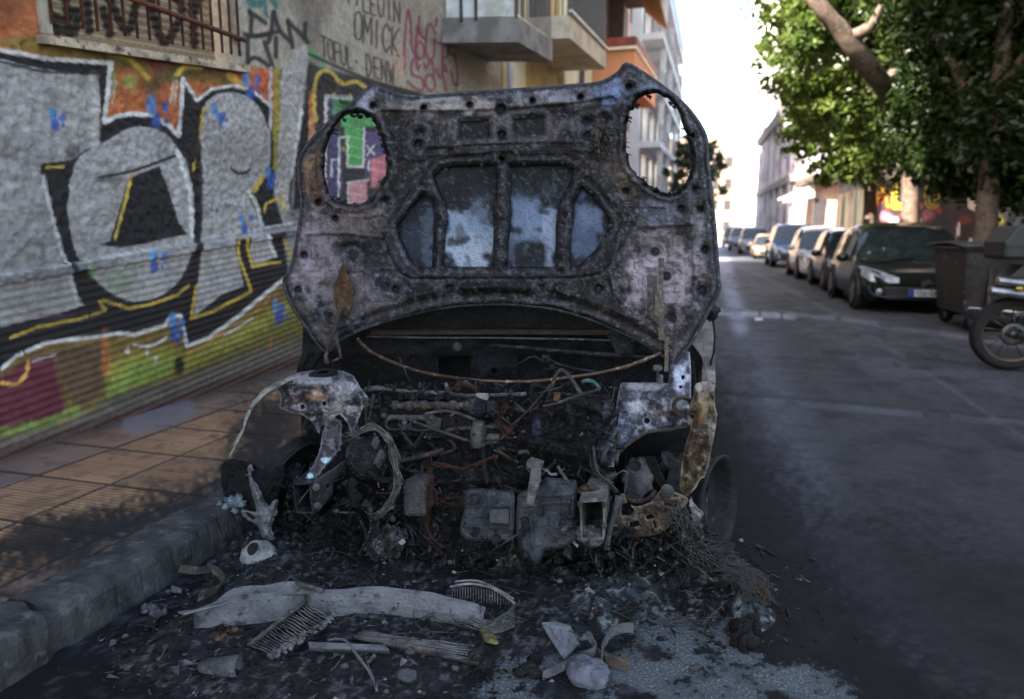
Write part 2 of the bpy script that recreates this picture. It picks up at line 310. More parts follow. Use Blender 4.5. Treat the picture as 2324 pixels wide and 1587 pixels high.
# left pavement, ochre ribbed tiles
xs = np.arange(-3.16, -1.875, .006); ys = np.concatenate([np.arange(.4, 5.2, .0075), 5.2*1.02**np.arange(0, 110)]); ys = ys[ys < 40]
XX, YY = np.meshgrid(xs, ys); U, V = proj(np.stack([XX, YY, 0*XX+.13], -1))
P = Painter(U, V, pc(142, 109, 80)); al = np.nonzero(XX > -9); T = .395
tx = (XX+3.155)/T; ty = (YY-.17)/T; ti = np.floor(tx); tj = np.floor(ty); fx = tx-ti; fy = ty-tj
tone = _hash(ti, tj, 4); grey = (ti < 1) | (ti > 2.95); P.blend(al, (grey*.95)[al], pc(84, 76, 76)); P.blend(al, (.55*sstep(.55, 1., tone))[al], pc(106, 82, 66))
P.blend(al, (.55*sstep(.45, .7, fbm(XX*2.1, YY*2.1, 3)))[al], pc(112, 84, 64)); P.blend(al, (.5*sstep(.6, .72, fbm(XX*14, YY*14, 6)))[al], pc(66, 52, 44))
jt = np.minimum(np.minimum(fx, 1-fx), np.minimum(fy, 1-fy))*T; joint = 1-sstep(.007, .016, jt)
rib = .5+.5*np.sin(YY*2*math.pi/.024); P.blend(al, (.5*(rib < .35)*(~grey))[al], pc(70, 54, 42)); P.blend(al, joint[al]*.9, pc(38, 33, 32))
sx = fbm(XX*2.5, YY*1.4, 12); P.fill([(-300, 1290), (0, 1235), (200, 1170), (330, 1120), (480, 1075), (560, 900), (640, 930), (640, 1100), (500, 1170), (330, 1230), (200, 1290), (0, 1330), (-300, 1400)], pc(12, 11, 12), soft=55, a=.95, sm=True, rag=60)
P.fill([(0, 1215), (120, 1165), (300, 1160), (330, 1190), (180, 1235), (0, 1262)], pc(14, 13, 15), soft=16, a=.9, sm=True, rag=24)
P.fill([(560, 960), (640, 905), (700, 930), (690, 1000), (590, 1010)], pc(28, 24, 23), soft=30, a=.75, sm=True, rag=30); P.line([(0, 1040), (350, 930), (690, 820), (800, 785)], 30, pc(42, 34, 32), soft=14, a=.75)
P.line([(300, 965), (420, 930)], 46, pc(92, 92, 100), soft=8, a=.7, sm=False)
ZZ = .13-.006*joint-.0028*(rib < .4)*(~grey)+.004*(_hash(ti, tj, 9)-.5)
pm = mat('pavement_tile', (.3,)*3, attr=True, scale=5, bscale=260, rough=.75, bump=.25, var=.22)
idx = np.arange(XX.size).reshape(XX.shape); Q = np.stack([idx[:-1, :-1], idx[:-1, 1:], idx[1:, 1:], idx[1:, :-1]], -1).reshape(-1, 4)
o = put('pavement', npmesh('pavement', np.stack([XX, YY, ZZ], -1).reshape(-1, 3), Q, P.c.reshape(-1, 3)), None, [pm]); setp(o, kind='structure')
# kerb: worn stones
km = mat('kerb_stone', (.062, .058, .06), (.024, .023, .025), (.105, .10, .10), scale=9, rough=.8, bump=.6, bscale=70)
kb = MB(); y = .31
for L_ in (1.03, .98, 1.05, 1., 1., 1.02, 1., 1., 1.)+(2.,)*14:
    y1 = y+L_-.016; n = max(3, int((y1-y)/.014)) if y < 5 else 3; sec = [(-1.878, -.05), (-1.878, .131), (-1.81, .135), (-1.735, .134), (-1.708, .126), (-1.697, .10), (-1.692, .03), (-1.689, -.05)]; A = []
    for i in range(n+1):
        t = i/n; yy = y+(y1-y)*t; e = max(0, 1-min(t, 1-t)*(y1-y)/.035); row = []
        for (x, z) in sec:
            nz = mnoise.fractal(Vector((x*22, yy*22, z*22)), .7, 2, 5)*.0085; row.append((x+nz-e*e*.03*(x > -1.76), yy, z+nz*.6-e*e*.04*(z > .1)*(x > -1.77)))
        A.append(row)
    kb.grid(A, 0, y > 5); kb.add(A[0], [list(range(8))]); kb.add(A[-1], [list(range(8))[::-1]]); y = y1+.016
kb.box((-1.79, 15, .02), (.16, 30, .17)); setp(kb.build('kerb', km), kind='structure')
rp = MB(); rp.box((5.4, 60, .06), (2.3, 130, .13)); rp.box((4.27, 60, .065), (.14, 130, .14))
setp(rp.build('right_pavement', mat('right_pavement', (.13, .125, .12), (.09, .09, .09), scale=4, bump=.3)), kind='structure')

# ================================================================ left building with the graffiti
WX = -3.15
L1 = thing('graffiti_building', 'grey rendered building covered in graffiti beside the burnt car, barred window above', 'building', (WX, 5, .13))
ys = np.concatenate([np.arange(.5, 5.2, .0095), np.arange(5.2, 10.3, .017), [10.3]]); zs = np.arange(.1, 4.05, .0095)
YY, ZZ = np.meshgrid(ys, zs); U, V = proj(np.stack([0*YY+WX, YY, ZZ], -1))
P = Painter(U, V, pc(152, 144, 128)); al = np.nonzero(YY > 0)
Z1 = lambda *p: [(a*.3906, b*.3906) for a, b in p]
Z4 = lambda *p: [(a*.40035, 408.5+b*.40035) for a, b in p]
ZR = lambda *p: [(526.5+a*.17187, b*.17187) for a, b in p]
ZN = lambda *p: [(907.8+a*.13727, b*.13727) for a, b in p]
SIL = pc(152, 149, 147); BLK = pc(24, 23, 26); WHT = pc(205, 202, 198); YEL = pc(188, 158, 30); ORG = pc(172, 90, 30); OLV = pc(112, 100, 26)
# render tone, soft darker patches
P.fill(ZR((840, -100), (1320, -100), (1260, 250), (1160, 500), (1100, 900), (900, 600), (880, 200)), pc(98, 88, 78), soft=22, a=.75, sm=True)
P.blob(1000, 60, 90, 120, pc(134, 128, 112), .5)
# teal, tags
P.line(ZR((230, -60), (250, 40), (380, 50)), 18, pc(44, 104, 98), 4); P.line(ZR((430, -80), (440, 160), (465, 220)), 9, pc(44, 108, 100), 3); P.line(ZR((500, -60), (580, 80)), 13, pc(48, 112, 104), 4); P.blob(546, 19, 5, 6, pc(70, 140, 130), .8, .1)
for s in ([(230, 140), (260, 230), (250, 420), (300, 470), (460, 460)], [(240, 170), (330, 220), (440, 300)], [(170, 450), (300, 480), (480, 440), (600, 420)], [(205, 480), (210, 820)], [(430, 560), (540, 880)], [(545, 160), (520, 420), (480, 560)], [(555, 160), (620, 380), (760, 540)], [(580, 500), (580, 750)],
          [(740, 270), (760, 400), (800, 620)], [(740, 290), (880, 420), (1000, 560)], [(970, 310), (960, 500)], [(200, 820), (300, 760), (420, 820), (520, 900)]):
    P.line(ZR(*s), 11, BLK, 3, .93)
def tagline(p, text, x, y, ex, ey, adv, w_, col, soft=1.6, a=.85):
    for i, ch in enumerate(text):
        if ch == ' ': continue
        for st in strokes(ch):
            p.line([(x+adv[0]*i+q[0]*ex[0]+q[1]*ey[0], y+adv[1]*i+q[0]*ex[1]+q[1]*ey[1]) for q in st], w_, col, soft, a, sm=False)
tagline(P, 'OMICK', 803, 25, (21, 5), (-1, 62), (21, 9), 4.6, BLK)
tagline(P, 'TOFUL.', 727, 80, (15, 6), (2, 46), (14.5, 6.5), 4.2, BLK)
tagline(P, 'DENW', 829, 122, (14, 6), (2, 46), (17, 6), 4.6, BLK)
tagline(P, '**LEVIN'.replace('V', 'U'), 784, -32, (16, 5), (1, 46), (18, 5.5), 4.6, BLK)
MAG = pc(128, 40, 78)
for s in ([(75, 1130), (75, 700), (110, 300), (145, 170), (180, 420), (190, 750), (260, 940)], [(320, 270), (300, 470), (260, 700), (250, 860)], [(310, 480), (350, 590), (410, 640)], [(270, 760), (330, 690), (400, 800), (390, 940), (320, 960), (270, 860), (280, 740)], [(610, 300), (590, 430)],
          [(590, 560), (500, 390), (450, 480), (430, 700), (440, 900), (500, 1000), (560, 900), (570, 650)], [(550, 660), (680, 740)], [(700, 490), (700, 800), (700, 1280)], [(700, 560), (800, 700), (780, 920), (700, 980), (780, 1180), (720, 1150)], [(820, 900), (900, 920), (950, 1180), (950, 1380)], [(840, 1160), (900, 1390), (950, 1400)],
          [(330, 1080), (290, 1150), (270, 1040), (330, 960), (210, 1000), (190, 1180), (250, 1260), (340, 1280), (400, 1400), (350, 1490), (250, 1460), (130, 1350)], [(400, 1050), (430, 1130), (520, 1000), (560, 1250), (570, 1450), (470, 1480), (420, 1330), (470, 1230), (540, 1270)], [(600, 1150), (650, 1290)], [(720, 1280), (760, 1500)]):
    P.line(ZN(*s), 6.2, MAG, 1.8, .9)
P.line(ZN((0, 890), (60, 960), (40, 1180), (-10, 1240)), 4, pc(205, 130, 110), 2, .8); P.line(ZN((-80, 1180), (-70, 900), (0, 880)), 4, pc(205, 120, 100), 2, .8)
# orange field behind the letters
P.fill([(-700, -300), (98, -300), (100, 80), (330, 118), (560, 150), (640, 160), (640, 470), (-700, 500)], ORG, 4, 1.)
P.fill([(-700, -300), (60, -300), (50, 30), (30, 60), (-700, 40)], pc(120, 62, 20), 30, .8)
P.line([(92, -100), (96, 60)], 22, pc(150, 36, 90), 5, .85, sm=False)
P.fill(Z1((150, 210), (700, 280), (660, 420), (300, 330), (0, 260)), OLV, 12, .85, sm=True); P.fill(Z1((700, 285), (1400, 380), (1440, 420), (1080, 440), (900, 430), (800, 340)), pc(98, 40, 34), 9, .95)
for s in ([(560, 330), (700, 350), (820, 380), (870, 500), (960, 440), (1050, 450)], [(1000, 430), (1200, 440), (1300, 460), (1380, 500)]): P.line(Z1(*s), 30, pc(86, 76, 28), 12, .85)
P.line(Z1((640, 310), (760, 350), (860, 455)), 13, YEL, 4, .8); P.line(Z1((1030, 430), (1080, 385), (1170, 390)), 12, pc(214, 172, 50), 3, .9); P.line(Z1((1340, 440), (1400, 490)), 16, pc(200, 156, 40), 4, .8); P.line(Z1((270, 230), (400, 270)), 12, pc(205, 120, 30), 5, .8)
P.blob(295, 185, 22, 20, pc(134, 150, 60), .7); P.blob(255, 190, 9, 30, pc(96, 150, 70), .7); P.blob(600, 185, 22, 26, pc(192, 84, 30), .7)
for x0 in (650, 672, 1010, 1030): P.line(Z1((x0, 470), (x0-18, 600)), 5, pc(215, 190, 160), 2.5, .7, sm=False)
# right part: dark piece with yellow outline, shutter letters
DG = pc(52, 52, 54)
P.fill([(690, 130), (720, 150), (830, 178), (960, 215), (1010, 230), (1010, 620), (690, 600)], DG, 5, 1.)
P.fill([(690, 215), (716, 200), (716, 480), (680, 470)], pc(178, 92, 36), 4, .95); P.blob(705, 300, 10, 40, pc(206, 160, 110), .5)
P.fill(ZR((900, 600), (960, 580), (1150, 720), (1140, 810), (980, 750), (1000, 980), (940, 980)), pc(78, 150, 92), 3, .95); P.line(ZR((1200, 790), (1210, 880)), 8, pc(78, 150, 92), 3)
P.line(ZR((1105, 1590), (1080, 1250), (1110, 1050), (1160, 960), (1250, 930), (1340, 980), (1400, 1060), (1480, 1105), (1600, 1080), (1680, 1090), (1770, 1165)), 9, pc(196, 168, 46), 2)
P.fill(ZR((1130, 1080), (1200, 960), (1300, 960), (1380, 1100), (1300, 1700), (1150, 1700)), pc(40, 39, 41), 5, .9)
for q in ((759, 212), (795, 214), (770, 345), (768, 375), (800, 372), (788, 335)): P.line([q, (q[0]+2, q[1]+6)], 6, pc(205, 165, 40), 1.5, .9, sm=False)
P.fill([(740, 218), (792, 222), (880, 228), (880, 262), (740, 262)], pc(76, 150, 96), 3); P.fill([(740, 222), (756, 224), (756, 262), (740, 262)], pc(80, 76, 110), 5); P.line([(738, 480), (740, 218), (795, 222)], 8, WHT, 1.5, sm=False)
for y0 in np.arange(196, 470, 21): P.line([(720, y0), (1000, y0+14)], 1.8, pc(28, 28, 30), .9, .8, sm=False)
P.fill([(742, 300), (774, 300), (778, 470), (742, 470)], pc(74, 66, 110), 2); P.fill([(770, 262), (880, 256), (880, 286), (778, 288)], pc(78, 168, 92), 2); P.fill([(792, 288), (832, 288), (832, 375), (797, 376)], pc(78, 168, 92), 2); P.fill([(832, 300), (880, 296), (880, 400), (838, 405)], pc(82, 72, 120), 2)
P.line([(768, 470), (770, 312), (800, 310), (798, 378), (834, 378), (836, 290)], 5, WHT, 1.3, .95, sm=False); P.line([(752, 400), (753, 362), (768, 362)], 4, WHT, 1.2, .9, sm=False); P.line([(842, 330), (858, 350)], 4, WHT, 1.2); P.line([(858, 330), (842, 352)], 4, WHT, 1.2); P.line([(846, 366), (846, 386)], 4, WHT, 1.2)
P.fill([(800, 415), (842, 408), (842, 460), (803, 462)], pc(218, 140, 150), 3); P.line([(800, 462), (800, 414), (845, 408)], 5, WHT, 1.3, .95, sm=False); P.fill([(850, 362), (885, 350), (885, 420), (852, 425)], pc(214, 120, 130), 3)
P.fill([(866, 405), (1010, 420), (1010, 620), (860, 600)], pc(70, 66, 78), 8, .9)
P.line([(700, 122), (830, 178), (960, 216), (1010, 232)], 8, pc(40, 36, 30), 2, .85)
# black letter mass with white contour
B = [(-700, 60), (0, 112), (100, 132), (252, 143), (247, 180), (236, 278), (262, 264), (300, 258), (345, 262), (385, 285), (406, 308), (411, 250), (415, 178), (448, 228), (480, 202), (530, 194), (575, 206), (612, 240), (634, 300), (632, 160), (700, 160), (700, 620), (640, 640), (580, 682), (540, 717), (470, 767), (421, 786), (408, 716), (387, 716), (371, 738), (300, 760), (262, 757), (200, 767), (100, 778), (30, 812), (0, 838), (-700, 1100)]
P.fill(B, BLK, 1.5)
P.line(B[1:13], 10, WHT, 1.5, .95, sm=False); P.line(B[11:18], 7, WHT, 1.5, .95, sm=False)
P.fill([(640, 165), (690, 100), (700, 165), (692, 250), (676, 300), (668, 400), (664, 470), (650, 520), (632, 470), (622, 430), (630, 330), (634, 250)], pc(158, 154, 150), 4, 1., sm=True)
P.line([(629, 160), (628, 260), (622, 380)], 14, pc(150, 134, 30), 3, .95); P.line([(615, 155), (613, 330)], 8, pc(176, 176, 180), 2, .9); P.line([(702, 150), (690, 260), (660, 430), (668, 520)], 9, BLK, 3, .85); P.line([(684, 250), (662, 400)], 8, WHT, 3, .8)
SL = [(-700, 90), (0, 133), (60, 150), (150, 163), (205, 172), (226, 186), (227, 260), (225, 326), (190, 342), (165, 362), (91, 372), (96, 400), (112, 440), (125, 520), (142, 600), (162, 650), (186, 692), (120, 715), (60, 727), (0, 742), (-700, 860)]
P.fill(SL, SIL, 1.5)
SA = smooth([(186, 350), (238, 322), (285, 294), (330, 287), (372, 302), (405, 335), (428, 385), (440, 450), (441, 520), (430, 590), (402, 640), (352, 675), (300, 684), (250, 666), (207, 630), (176, 585), (158, 520), (154, 450), (164, 390)], 5, True)
P.fill(SA, SIL, 2)
P.fill([(296, 402), (362, 376), (386, 440), (406, 505), (428, 532), (380, 540), (330, 553), (275, 562), (222, 556), (250, 546), (268, 490), (284, 430)], BLK, 2); P.line([(226, 402), (300, 388), (396, 354)], 7, BLK, 2.5)
P.blob(255, 410, 40, 12, pc(90, 88, 88), .6); P.blob(165, 345, 18, 24, pc(60, 58, 58), .7)
P.line([(299, 396), (285, 455), (262, 542)], 7, YEL, 1.6); P.line([(106, 379), (143, 379)], 6, YEL, 1.6)
P.line([(213, 172), (216, 330)], 20, pc(178, 174, 168), 6, .8, sm=False); P.line([(402, 340), (430, 440), (437, 540)], 9, WHT, 3, .85); P.line([(99, 400), (122, 510), (150, 600), (172, 690)], 9, WHT, 2.5, .9)
for s in ([(0, 130), (90, 150), (235, 168)], [(0, 140), (100, 162), (200, 165)], [(235, 320), (300, 282), (370, 290)], [(155, 390), (152, 500), (180, 600), (260, 678), (340, 684), (405, 640), (440, 560)], [(148, 400), (146, 520), (172, 610), (250, 690)], [(443, 560), (446, 470), (430, 380), (398, 322)]): P.line(s, 7, BLK, 2, .9)
SRR = smooth([(468, 232), (492, 214), (532, 210), (572, 226), (598, 262), (613, 320), (611, 380), (596, 418), (572, 434), (560, 440)], 5)
P.fill(list(SRR)+[(576, 470), (588, 505), (596, 530), (560, 536), (524, 538), (536, 585), (550, 648), (500, 668), (436, 718), (444, 640), (452, 560), (454, 480), (452, 400), (456, 300)], SIL, 2)
P.fill([(562, 538), (592, 520), (608, 552), (622, 582), (574, 606), (566, 575)], SIL, 2); P.fill([(640, 545), (690, 520), (700, 600), (656, 640)], pc(140, 138, 136), 3)
P.line([(598, 400), (576, 432)], 12, YEL, 2); P.line([(600, 480), (604, 462), (640, 446), (644, 476)], 6, YEL, 1.6, sm=False); P.line([(462, 245), (450, 330), (440, 385)], 6, YEL, 1.6, gap=.3)
P.line([(565, 436), (584, 470), (596, 520), (622, 580)], 8, WHT, 2.5, .85); P.line([(616, 300), (616, 380), (590, 426)], 8, BLK, 2, .9)
for s in ([(532, 539), (541, 590), (566, 656)], [(532, 540), (552, 537), (570, 606), (608, 597), (632, 596)], [(20, 766), (80, 742), (180, 722), (236, 704), (222, 684)], [(232, 682), (290, 700), (340, 690), (400, 668), (424, 648)], [(442, 650), (430, 722), (480, 706), (566, 662)], [(640, 540), (662, 592)]): P.line(s, 7, YEL, 1.7, .95, sm=False, gap=.08)
for s in ([(524, 380), (536, 392), (552, 393), (568, 384)],): P.line(s, 6, BLK, 1.6)
for i in range(5): P.line([(536+i*7, 394), (537+i*8, 404)], 2, BLK, .8, .8, sm=False)
P.fill([(650, 478), (700, 470), (700, 530), (640, 545)], pc(120, 118, 116), 4, .8)
# painted ledge band
P.line([(-700, 745), (0, 632), (160, 608), (440, 553), (600, 524), (700, 506)], 17, pc(130, 130, 132), 2, .75, sm=False); P.line([(-700, 735), (0, 624), (160, 600), (440, 545), (600, 517), (700, 499)], 5, pc(176, 175, 176), 1.5, .8, sm=False)
for s in ([(445, 300), (452, 400), (450, 520), (438, 640)], [(160, 605), (190, 680)]): P.line(s, 16, BLK, 3, .95)
# lower band: maroon, ochre, green
low = list(reversed(B[-16:-1]))+[(700, 560), (760, 640), (800, 800), (0, 1060), (-700, 1300)]
P.fill(low, pc(118, 96, 30), 2); P.fill([(-700, 1090), (0, 850), (60, 812), (116, 800), (140, 900), (150, 940), (0, 985), (-700, 1200)], pc(92, 22, 48), 10, .95)
P.fill([(120, 790), (235, 775), (240, 880), (170, 930), (130, 860)], pc(84, 64, 48), 14, .9); P.fill([(235, 830), (300, 800), (370, 790), (420, 800), (640, 690), (720, 640), (740, 720), (560, 800), (400, 850), (242, 900)], pc(150, 146, 36), 12, .9, rag=10)
P.fill([(238, 880), (300, 820), (400, 815), (380, 850), (300, 880), (242, 905)], pc(124, 150, 52), 10, .9, rag=8); P.fill([(0, 970), (100, 950), (170, 920), (190, 950), (60, 980), (0, 990)], pc(116, 138, 50), 8, .9, rag=8)
P.fill([(420, 850), (520, 790), (640, 720), (760, 640), (780, 740), (600, 800), (430, 870)], pc(92, 88, 36), 18, .8, rag=16); P.blob(640, 790, 24, 18, pc(110, 130, 44), .7); P.blob(512, 830, 20, 12, pc(110, 140, 46), .7)
P.fill([(420, 800), (440, 790), (590, 700), (610, 670), (600, 690), (430, 806)], pc(206, 140, 40), 4, .8); P.blob(235, 800, 12, 60, pc(176, 92, 36), .7); P.blob(612, 800, 7, 30, pc(180, 100, 40), .7); P.blob(160, 965, 40, 12, pc(150, 90, 40), .8)
P.fill([(-700, 1220), (0, 995), (160, 950), (250, 900), (400, 855), (560, 800), (800, 735), (860, 800), (0, 1080), (-700, 1300)], pc(98, 94, 86), 14, .9, rag=12); P.line([(-300, 1150), (0, 1032), (350, 922), (700, 812)], 26, pc(72, 44, 40), 8, .85)
P.blob(403, 830, 13, 26, pc(22, 20, 16), .95, .1); P.line([(0, 868), (30, 872), (54, 850), (60, 822)], 9, pc(206, 150, 34), 2); P.line([(0, 836), (30, 810), (100, 777), (200, 766), (262, 756), (300, 759), (371, 737), (386, 716), (406, 716), (421, 785), (470, 766), (540, 716), (582, 681), (640, 634)], 9, WHT, 2, .92, sm=False, gap=.1)
P.line([(300, 782), (340, 785), (375, 765)], 6, WHT, 2, .8); P.line([(505, 762), (570, 722)], 5, WHT, 1.6, .8); P.line([(70, 820), (120, 805)], 5, WHT, 2, .7)
for u_, v_ in ((285, 795), (330, 800), (350, 815)): P.blob(u_, v_, 6, 9, WHT, .7)
P.blob(265, 640, 40, 26, pc(92, 130, 70), .45); P.blob(205, 612, 10, 20, pc(86, 140, 60), .6); P.blob(465, 605, 10, 14, pc(110, 150, 90), .6); P.blob(100, 715, 60, 6, pc(110, 70, 100), .4)
# blue splashes
rsb = np.random.RandomState(4)
for u_, v_, s_ in ((120, 268, 1.), (352, 255, 1.15), (498, 260, .8), (566, 196, 1.), (612, 405, .8), (553, 507, .8), (343, 590, .95), (388, 740, 1.05), (398, 765, .5), (627, 705, 1.)):
    ja = rsb.uniform(-6, 6, 4); jb = rsb.uniform(.7, 1.35, 4)
    P.blob(u_-5*s_+ja[0], v_-12*s_+ja[1], 9*s_*jb[0], 19*s_*jb[1], pc(56, 130, 190), .95, .15); P.blob(u_+3*s_, v_+15*s_, 11*s_, 20*s_, pc(34, 76, 160), .95, .2); P.blob(u_+17*s_+ja[2], v_-6*s_+ja[3]*2, 8*s_*jb[2], 13*s_*jb[3], pc(40, 88, 170), .9, .2); P.blob(u_+22*s_, v_+16*s_, 4*s_, 6*s_, pc(40, 80, 165), .9, .2)
# grain of the spray paint and grime
g = fbm(YY*34, ZZ*34, 21, 3, .75); P.c *= (0.80+.40*sstep(.3, .7, g))[..., None]; P.c = .9*(P.c*.84+.16*P.c.mean(-1, keepdims=True)); st_ = fbm(YY*.9, ZZ*3, 131, 4); P.c *= (1-.25*sstep(.5, .75, st_))[..., None]; P.c *= (1-.16*sstep(.5, .75, fbm(YY*1.7, ZZ*1.1, 31)))[..., None]
# relief: stipple render above, ribbed rows below the ledge, shutter slats
_, _, _, _ = 0, 0, 0, 0
LP = np.array([proj((WX, a, b)) for a, b in ((2.46, .953), (4.85, 1.178))]); zl = .953-.02+(YY-2.46)*.0955
below = ZZ < zl; ledge = (ZZ > zl-.0) & (ZZ < zl+.055)
rows = np.cos((ZZ-YY*.0955)*2*math.pi/.040); nz = fbm(YY*55, ZZ*55, 2, 2, .6)-.5
XR = WX+.0+below*(.012+.0035*rows+.004*nz)+ledge*.028+(~below)*(.030*(fbm(YY*30, ZZ*30, 14, 3, .7)-.5))*(ZZ < 2.35+(YY-4.4)*.13)
XR += (~below)*.004*nz
shut = (YY > 5.55) & (YY < 8.3) & (ZZ < 2.30+(YY-5.5)*.1); XR = np.where(shut, WX-.05+.012*(np.mod(ZZ, .085)/.085), XR)
yc = (YY[:-1, :-1]+YY[1:, 1:])/2; zc = (ZZ[:-1, :-1]+ZZ[1:, 1:])/2; zs0 = 2.112+(yc-2.734)*.13
win = (yc > 2.75) & (yc < 4.20) & (zc > zs0) & (zc < 3.5); door = (yc > 8.55) & (yc < 9.6) & (zc < 2.98+(yc-8.6)*.10)
idx = np.arange(YY.size).reshape(YY.shape); Q = np.stack([idx[:-1, :-1], idx[:-1, 1:], idx[1:, 1:], idx[1:, :-1]], -1)[~(win | door)]
wm = mat('painted_render', (.3,)*3, attr=True, scale=6, bscale=150, rough=.72, bump=.45, var=.2)
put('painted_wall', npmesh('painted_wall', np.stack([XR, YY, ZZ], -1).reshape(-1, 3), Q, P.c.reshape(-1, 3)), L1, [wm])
plain = mat('plain_render', tuple(pc(140, 132, 118)), tuple(pc(118, 112, 100)), scale=1.2, rough=.85, bump=.3, bscale=90)
darkin = mat('dark_interior', (.012, .012, .014), (.008, .008, .009))
m = MB(); m.box((WX-.76, 3.2, 8.9), (1.5, 5.4, 9.7)); m.box((WX-2.5, 8.1, 6.35), (4.98, 4.4, 4.6)); m.box((WX-2.5, -3.8, 6.9), (4.98, 8.6, 13.7)); m.box((WX-2.6, 10.15, 2.), (4.7, .28, 4.05)); m.box((WX-.6, 5.4, .05), (.7, 9.6, .1)); m.build('upper_wall', plain, L1)  # unseen upper walls, stepped and thinned to steer sun and shade on the trees
m = MB(); m.box((WX-1.2, 9.05, 1.7), (.05, 1.3, 3.4)); m.box((WX-.6, 8.42, 1.6), (1.2, .05, 3.)); m.build('doorway', darkin, L1)
# barred window
def wz(y, h): return 2.112+(y-2.734)*.13+h
frm = mat('window_frame_paint', tuple(pc(150, 142, 130)), tuple(pc(122, 112, 100)), scale=12, rough=.6)
m = MB(); m.prism([(WX-.16, a, b) for a, b in ((2.72, wz(2.72, 0)), (2.78, wz(2.78, 0)), (2.78, 3.44), (4.14, 3.44), (4.14, wz(4.14, 0)), (4.21, wz(4.21, 0)), (4.21, 3.52), (2.72, 3.52))], (.178, 0, 0))
wf = m.build('window', frm, L1)
sh_y, sh_z = np.meshgrid(np.arange(2.73, 4.09, .009), np.arange(2.05, 3.5, .006)); Us, Vs = proj(np.stack([0*sh_y+WX-.10, sh_y, sh_z], -1)); P2 = Painter(Us, Vs, pc(148, 132, 110))
for s in ([(270, 60), (360, 120), (440, 60), (430, 190), (300, 150)], [(380, -40), (400, 190)], [(500, -40), (520, 180)], [(620, -40), (740, 185), (800, -40)], [(870, -40), (900, 120), (960, 245), (1060, 60), (990, -40)], [(1110, -40), (1130, 260)], [(270, 100), (330, 185)], [(600, 60), (640, 200)], [(1170, -30), (1120, 90)]): P2.line(Z1(*s), 20, pc(26, 22, 22), 4, .95)
P2.c *= np.where(np.mod(sh_z-sh_y*.128, .045) < .008, .45, 1.)[..., None]
idx = np.arange(sh_y.size).reshape(sh_y.shape); Q = np.stack([idx[:-1, :-1], idx[:-1, 1:], idx[1:, 1:], idx[1:, :-1]], -1).reshape(-1, 4)
put('roller_shutter', npmesh('roller_shutter', np.stack([WX-.10+.006*np.cos((sh_z-sh_y*.128)*2*math.pi/.045), sh_y, sh_z], -1).reshape(-1, 3), Q, P2.c.reshape(-1, 3)), wf, [mat('shutter_paint', (.3,)*3, attr=True, rough=.6, var=.15)])
m = MB(); m.prism([(WX-.16, 2.70, wz(2.70, -.002)), (WX+.045, 2.70, wz(2.70, -.008)), (WX+.045, 2.70, wz(2.70, -.05)), (WX-.16, 2.70, wz(2.70, -.048))], (0, 1.56, 1.56*.13)); m.build('sill', mat('sill_stone', tuple(pc(172, 158, 136)), tuple(pc(120, 108, 94)), tuple(pc(60, 50, 46)), scale=9, rough=.7), wf)
m = MB(); m.tube([(WX+.045, 2.72, wz(2.72, .30)), (WX+.045, 4.22, wz(4.22, .155))], .017, 8)
for i in range(17):
    y = 2.77+i*.088; m.tube([(WX+.03, y, wz(y, .05)), (WX+.03, y, 3.5)], .0085, 6)
m.build('bars', mat('rusty_bar', tuple(pc(92, 52, 34)), tuple(pc(58, 34, 28)), scale=30, rough=.8), wf)
# balcony of the graffiti building
slab = mat('balcony_concrete', tuple(pc(126, 124, 122)), tuple(pc(96, 92, 90)), scale=3, rough=.85, bump=.3, bscale=120)
rail = mat('dark_rail', (.03, .03, .032), (.05, .05, .05), rough=.5)
m = MB(); m.prism([(WX+.002, 7.95, 3.39), (-2.22, 7.95, 3.33), (-2.22, 7.95, 3.60), (WX+.002, 7.95, 3.66)], (0, 1.75, .19)); bal = m.build('balcony', slab, L1)
m = MB(); m.prism([(WX+.05, 7.97, 3.67), (-2.3, 7.97, 3.62), (-2.3, 7.97, 4.6), (WX+.05, 7.97, 4.6)], (0, .012, 0)); m.build('balcony_screen', mat('screen_cloth', tuple(pc(196, 200, 212)), tuple(pc(160, 158, 150)), scale=3, rough=.8), bal)
m = MB()
for x in (WX+.25, -2.72, -2.24): m.box((x, 7.93, 4.15), (.03, .03, 1.1))
for i in range(14): m.box((-2.24, 8.02+i*.125, 4.2+i*.0125), (.014, .014, 1.1))
m.build('balcony_rail', rail, bal)

# ================================================================ cream building beyond
L2 = thing('cream_building', 'cream and ochre building with a railed balcony beyond the graffiti wall', 'building', (WX, 14, .13))
och = mat('ochre_render', tuple(pc(176, 154, 104)), tuple(pc(150, 128, 84)), scale=1.5, rough=.85); crm = mat('cream_trim', tuple(pc(226, 206, 172)), tuple(pc(205, 188, 158)), scale=2, rough=.8)
m = MB(); m.box((WX-2.55, 14.2, 4.4), (5, 7.76, 8.6)); m.build('wall', och, L2)
for y0, y1 in ((10.6, 11.5), (14.6, 16.0), (17.2, 18.0)): m = MB(); m.box((WX-.0, (y0+y1)/2, 4.05), (.14, y1-y0, 7.85)); m.build('pilaster', crm, L2)
m = MB(); m.tube([(WX+.12, 10.42, .2), (WX+.12, 10.42, 7.9)], .05, 8); m.build('drainpipe', mat('white_pipe', (.7, .7, .72)), L2)
for y0, y1, z0, z1 in ((11.7, 13.1, 4.4, 6.6), (11.9, 13., .2, 3.2), (16.2, 17, 4.6, 6.6)): m = MB(); m.box((WX+.0, (y0+y1)/2, (z0+z1)/2), (.1, y1-y0, z1-z0)); wn = m.build('window', darkin, L2); f_ = MB(); [f_.box((WX+.0, yy, (z0+z1)/2), (.14, .07, z1-z0)) for yy in (y0-.04, y1+.04)]; f_.box((WX, (y0+y1)/2, z1+.04), (.14, y1-y0+.2, .08)); f_.build('frame', crm, wn)
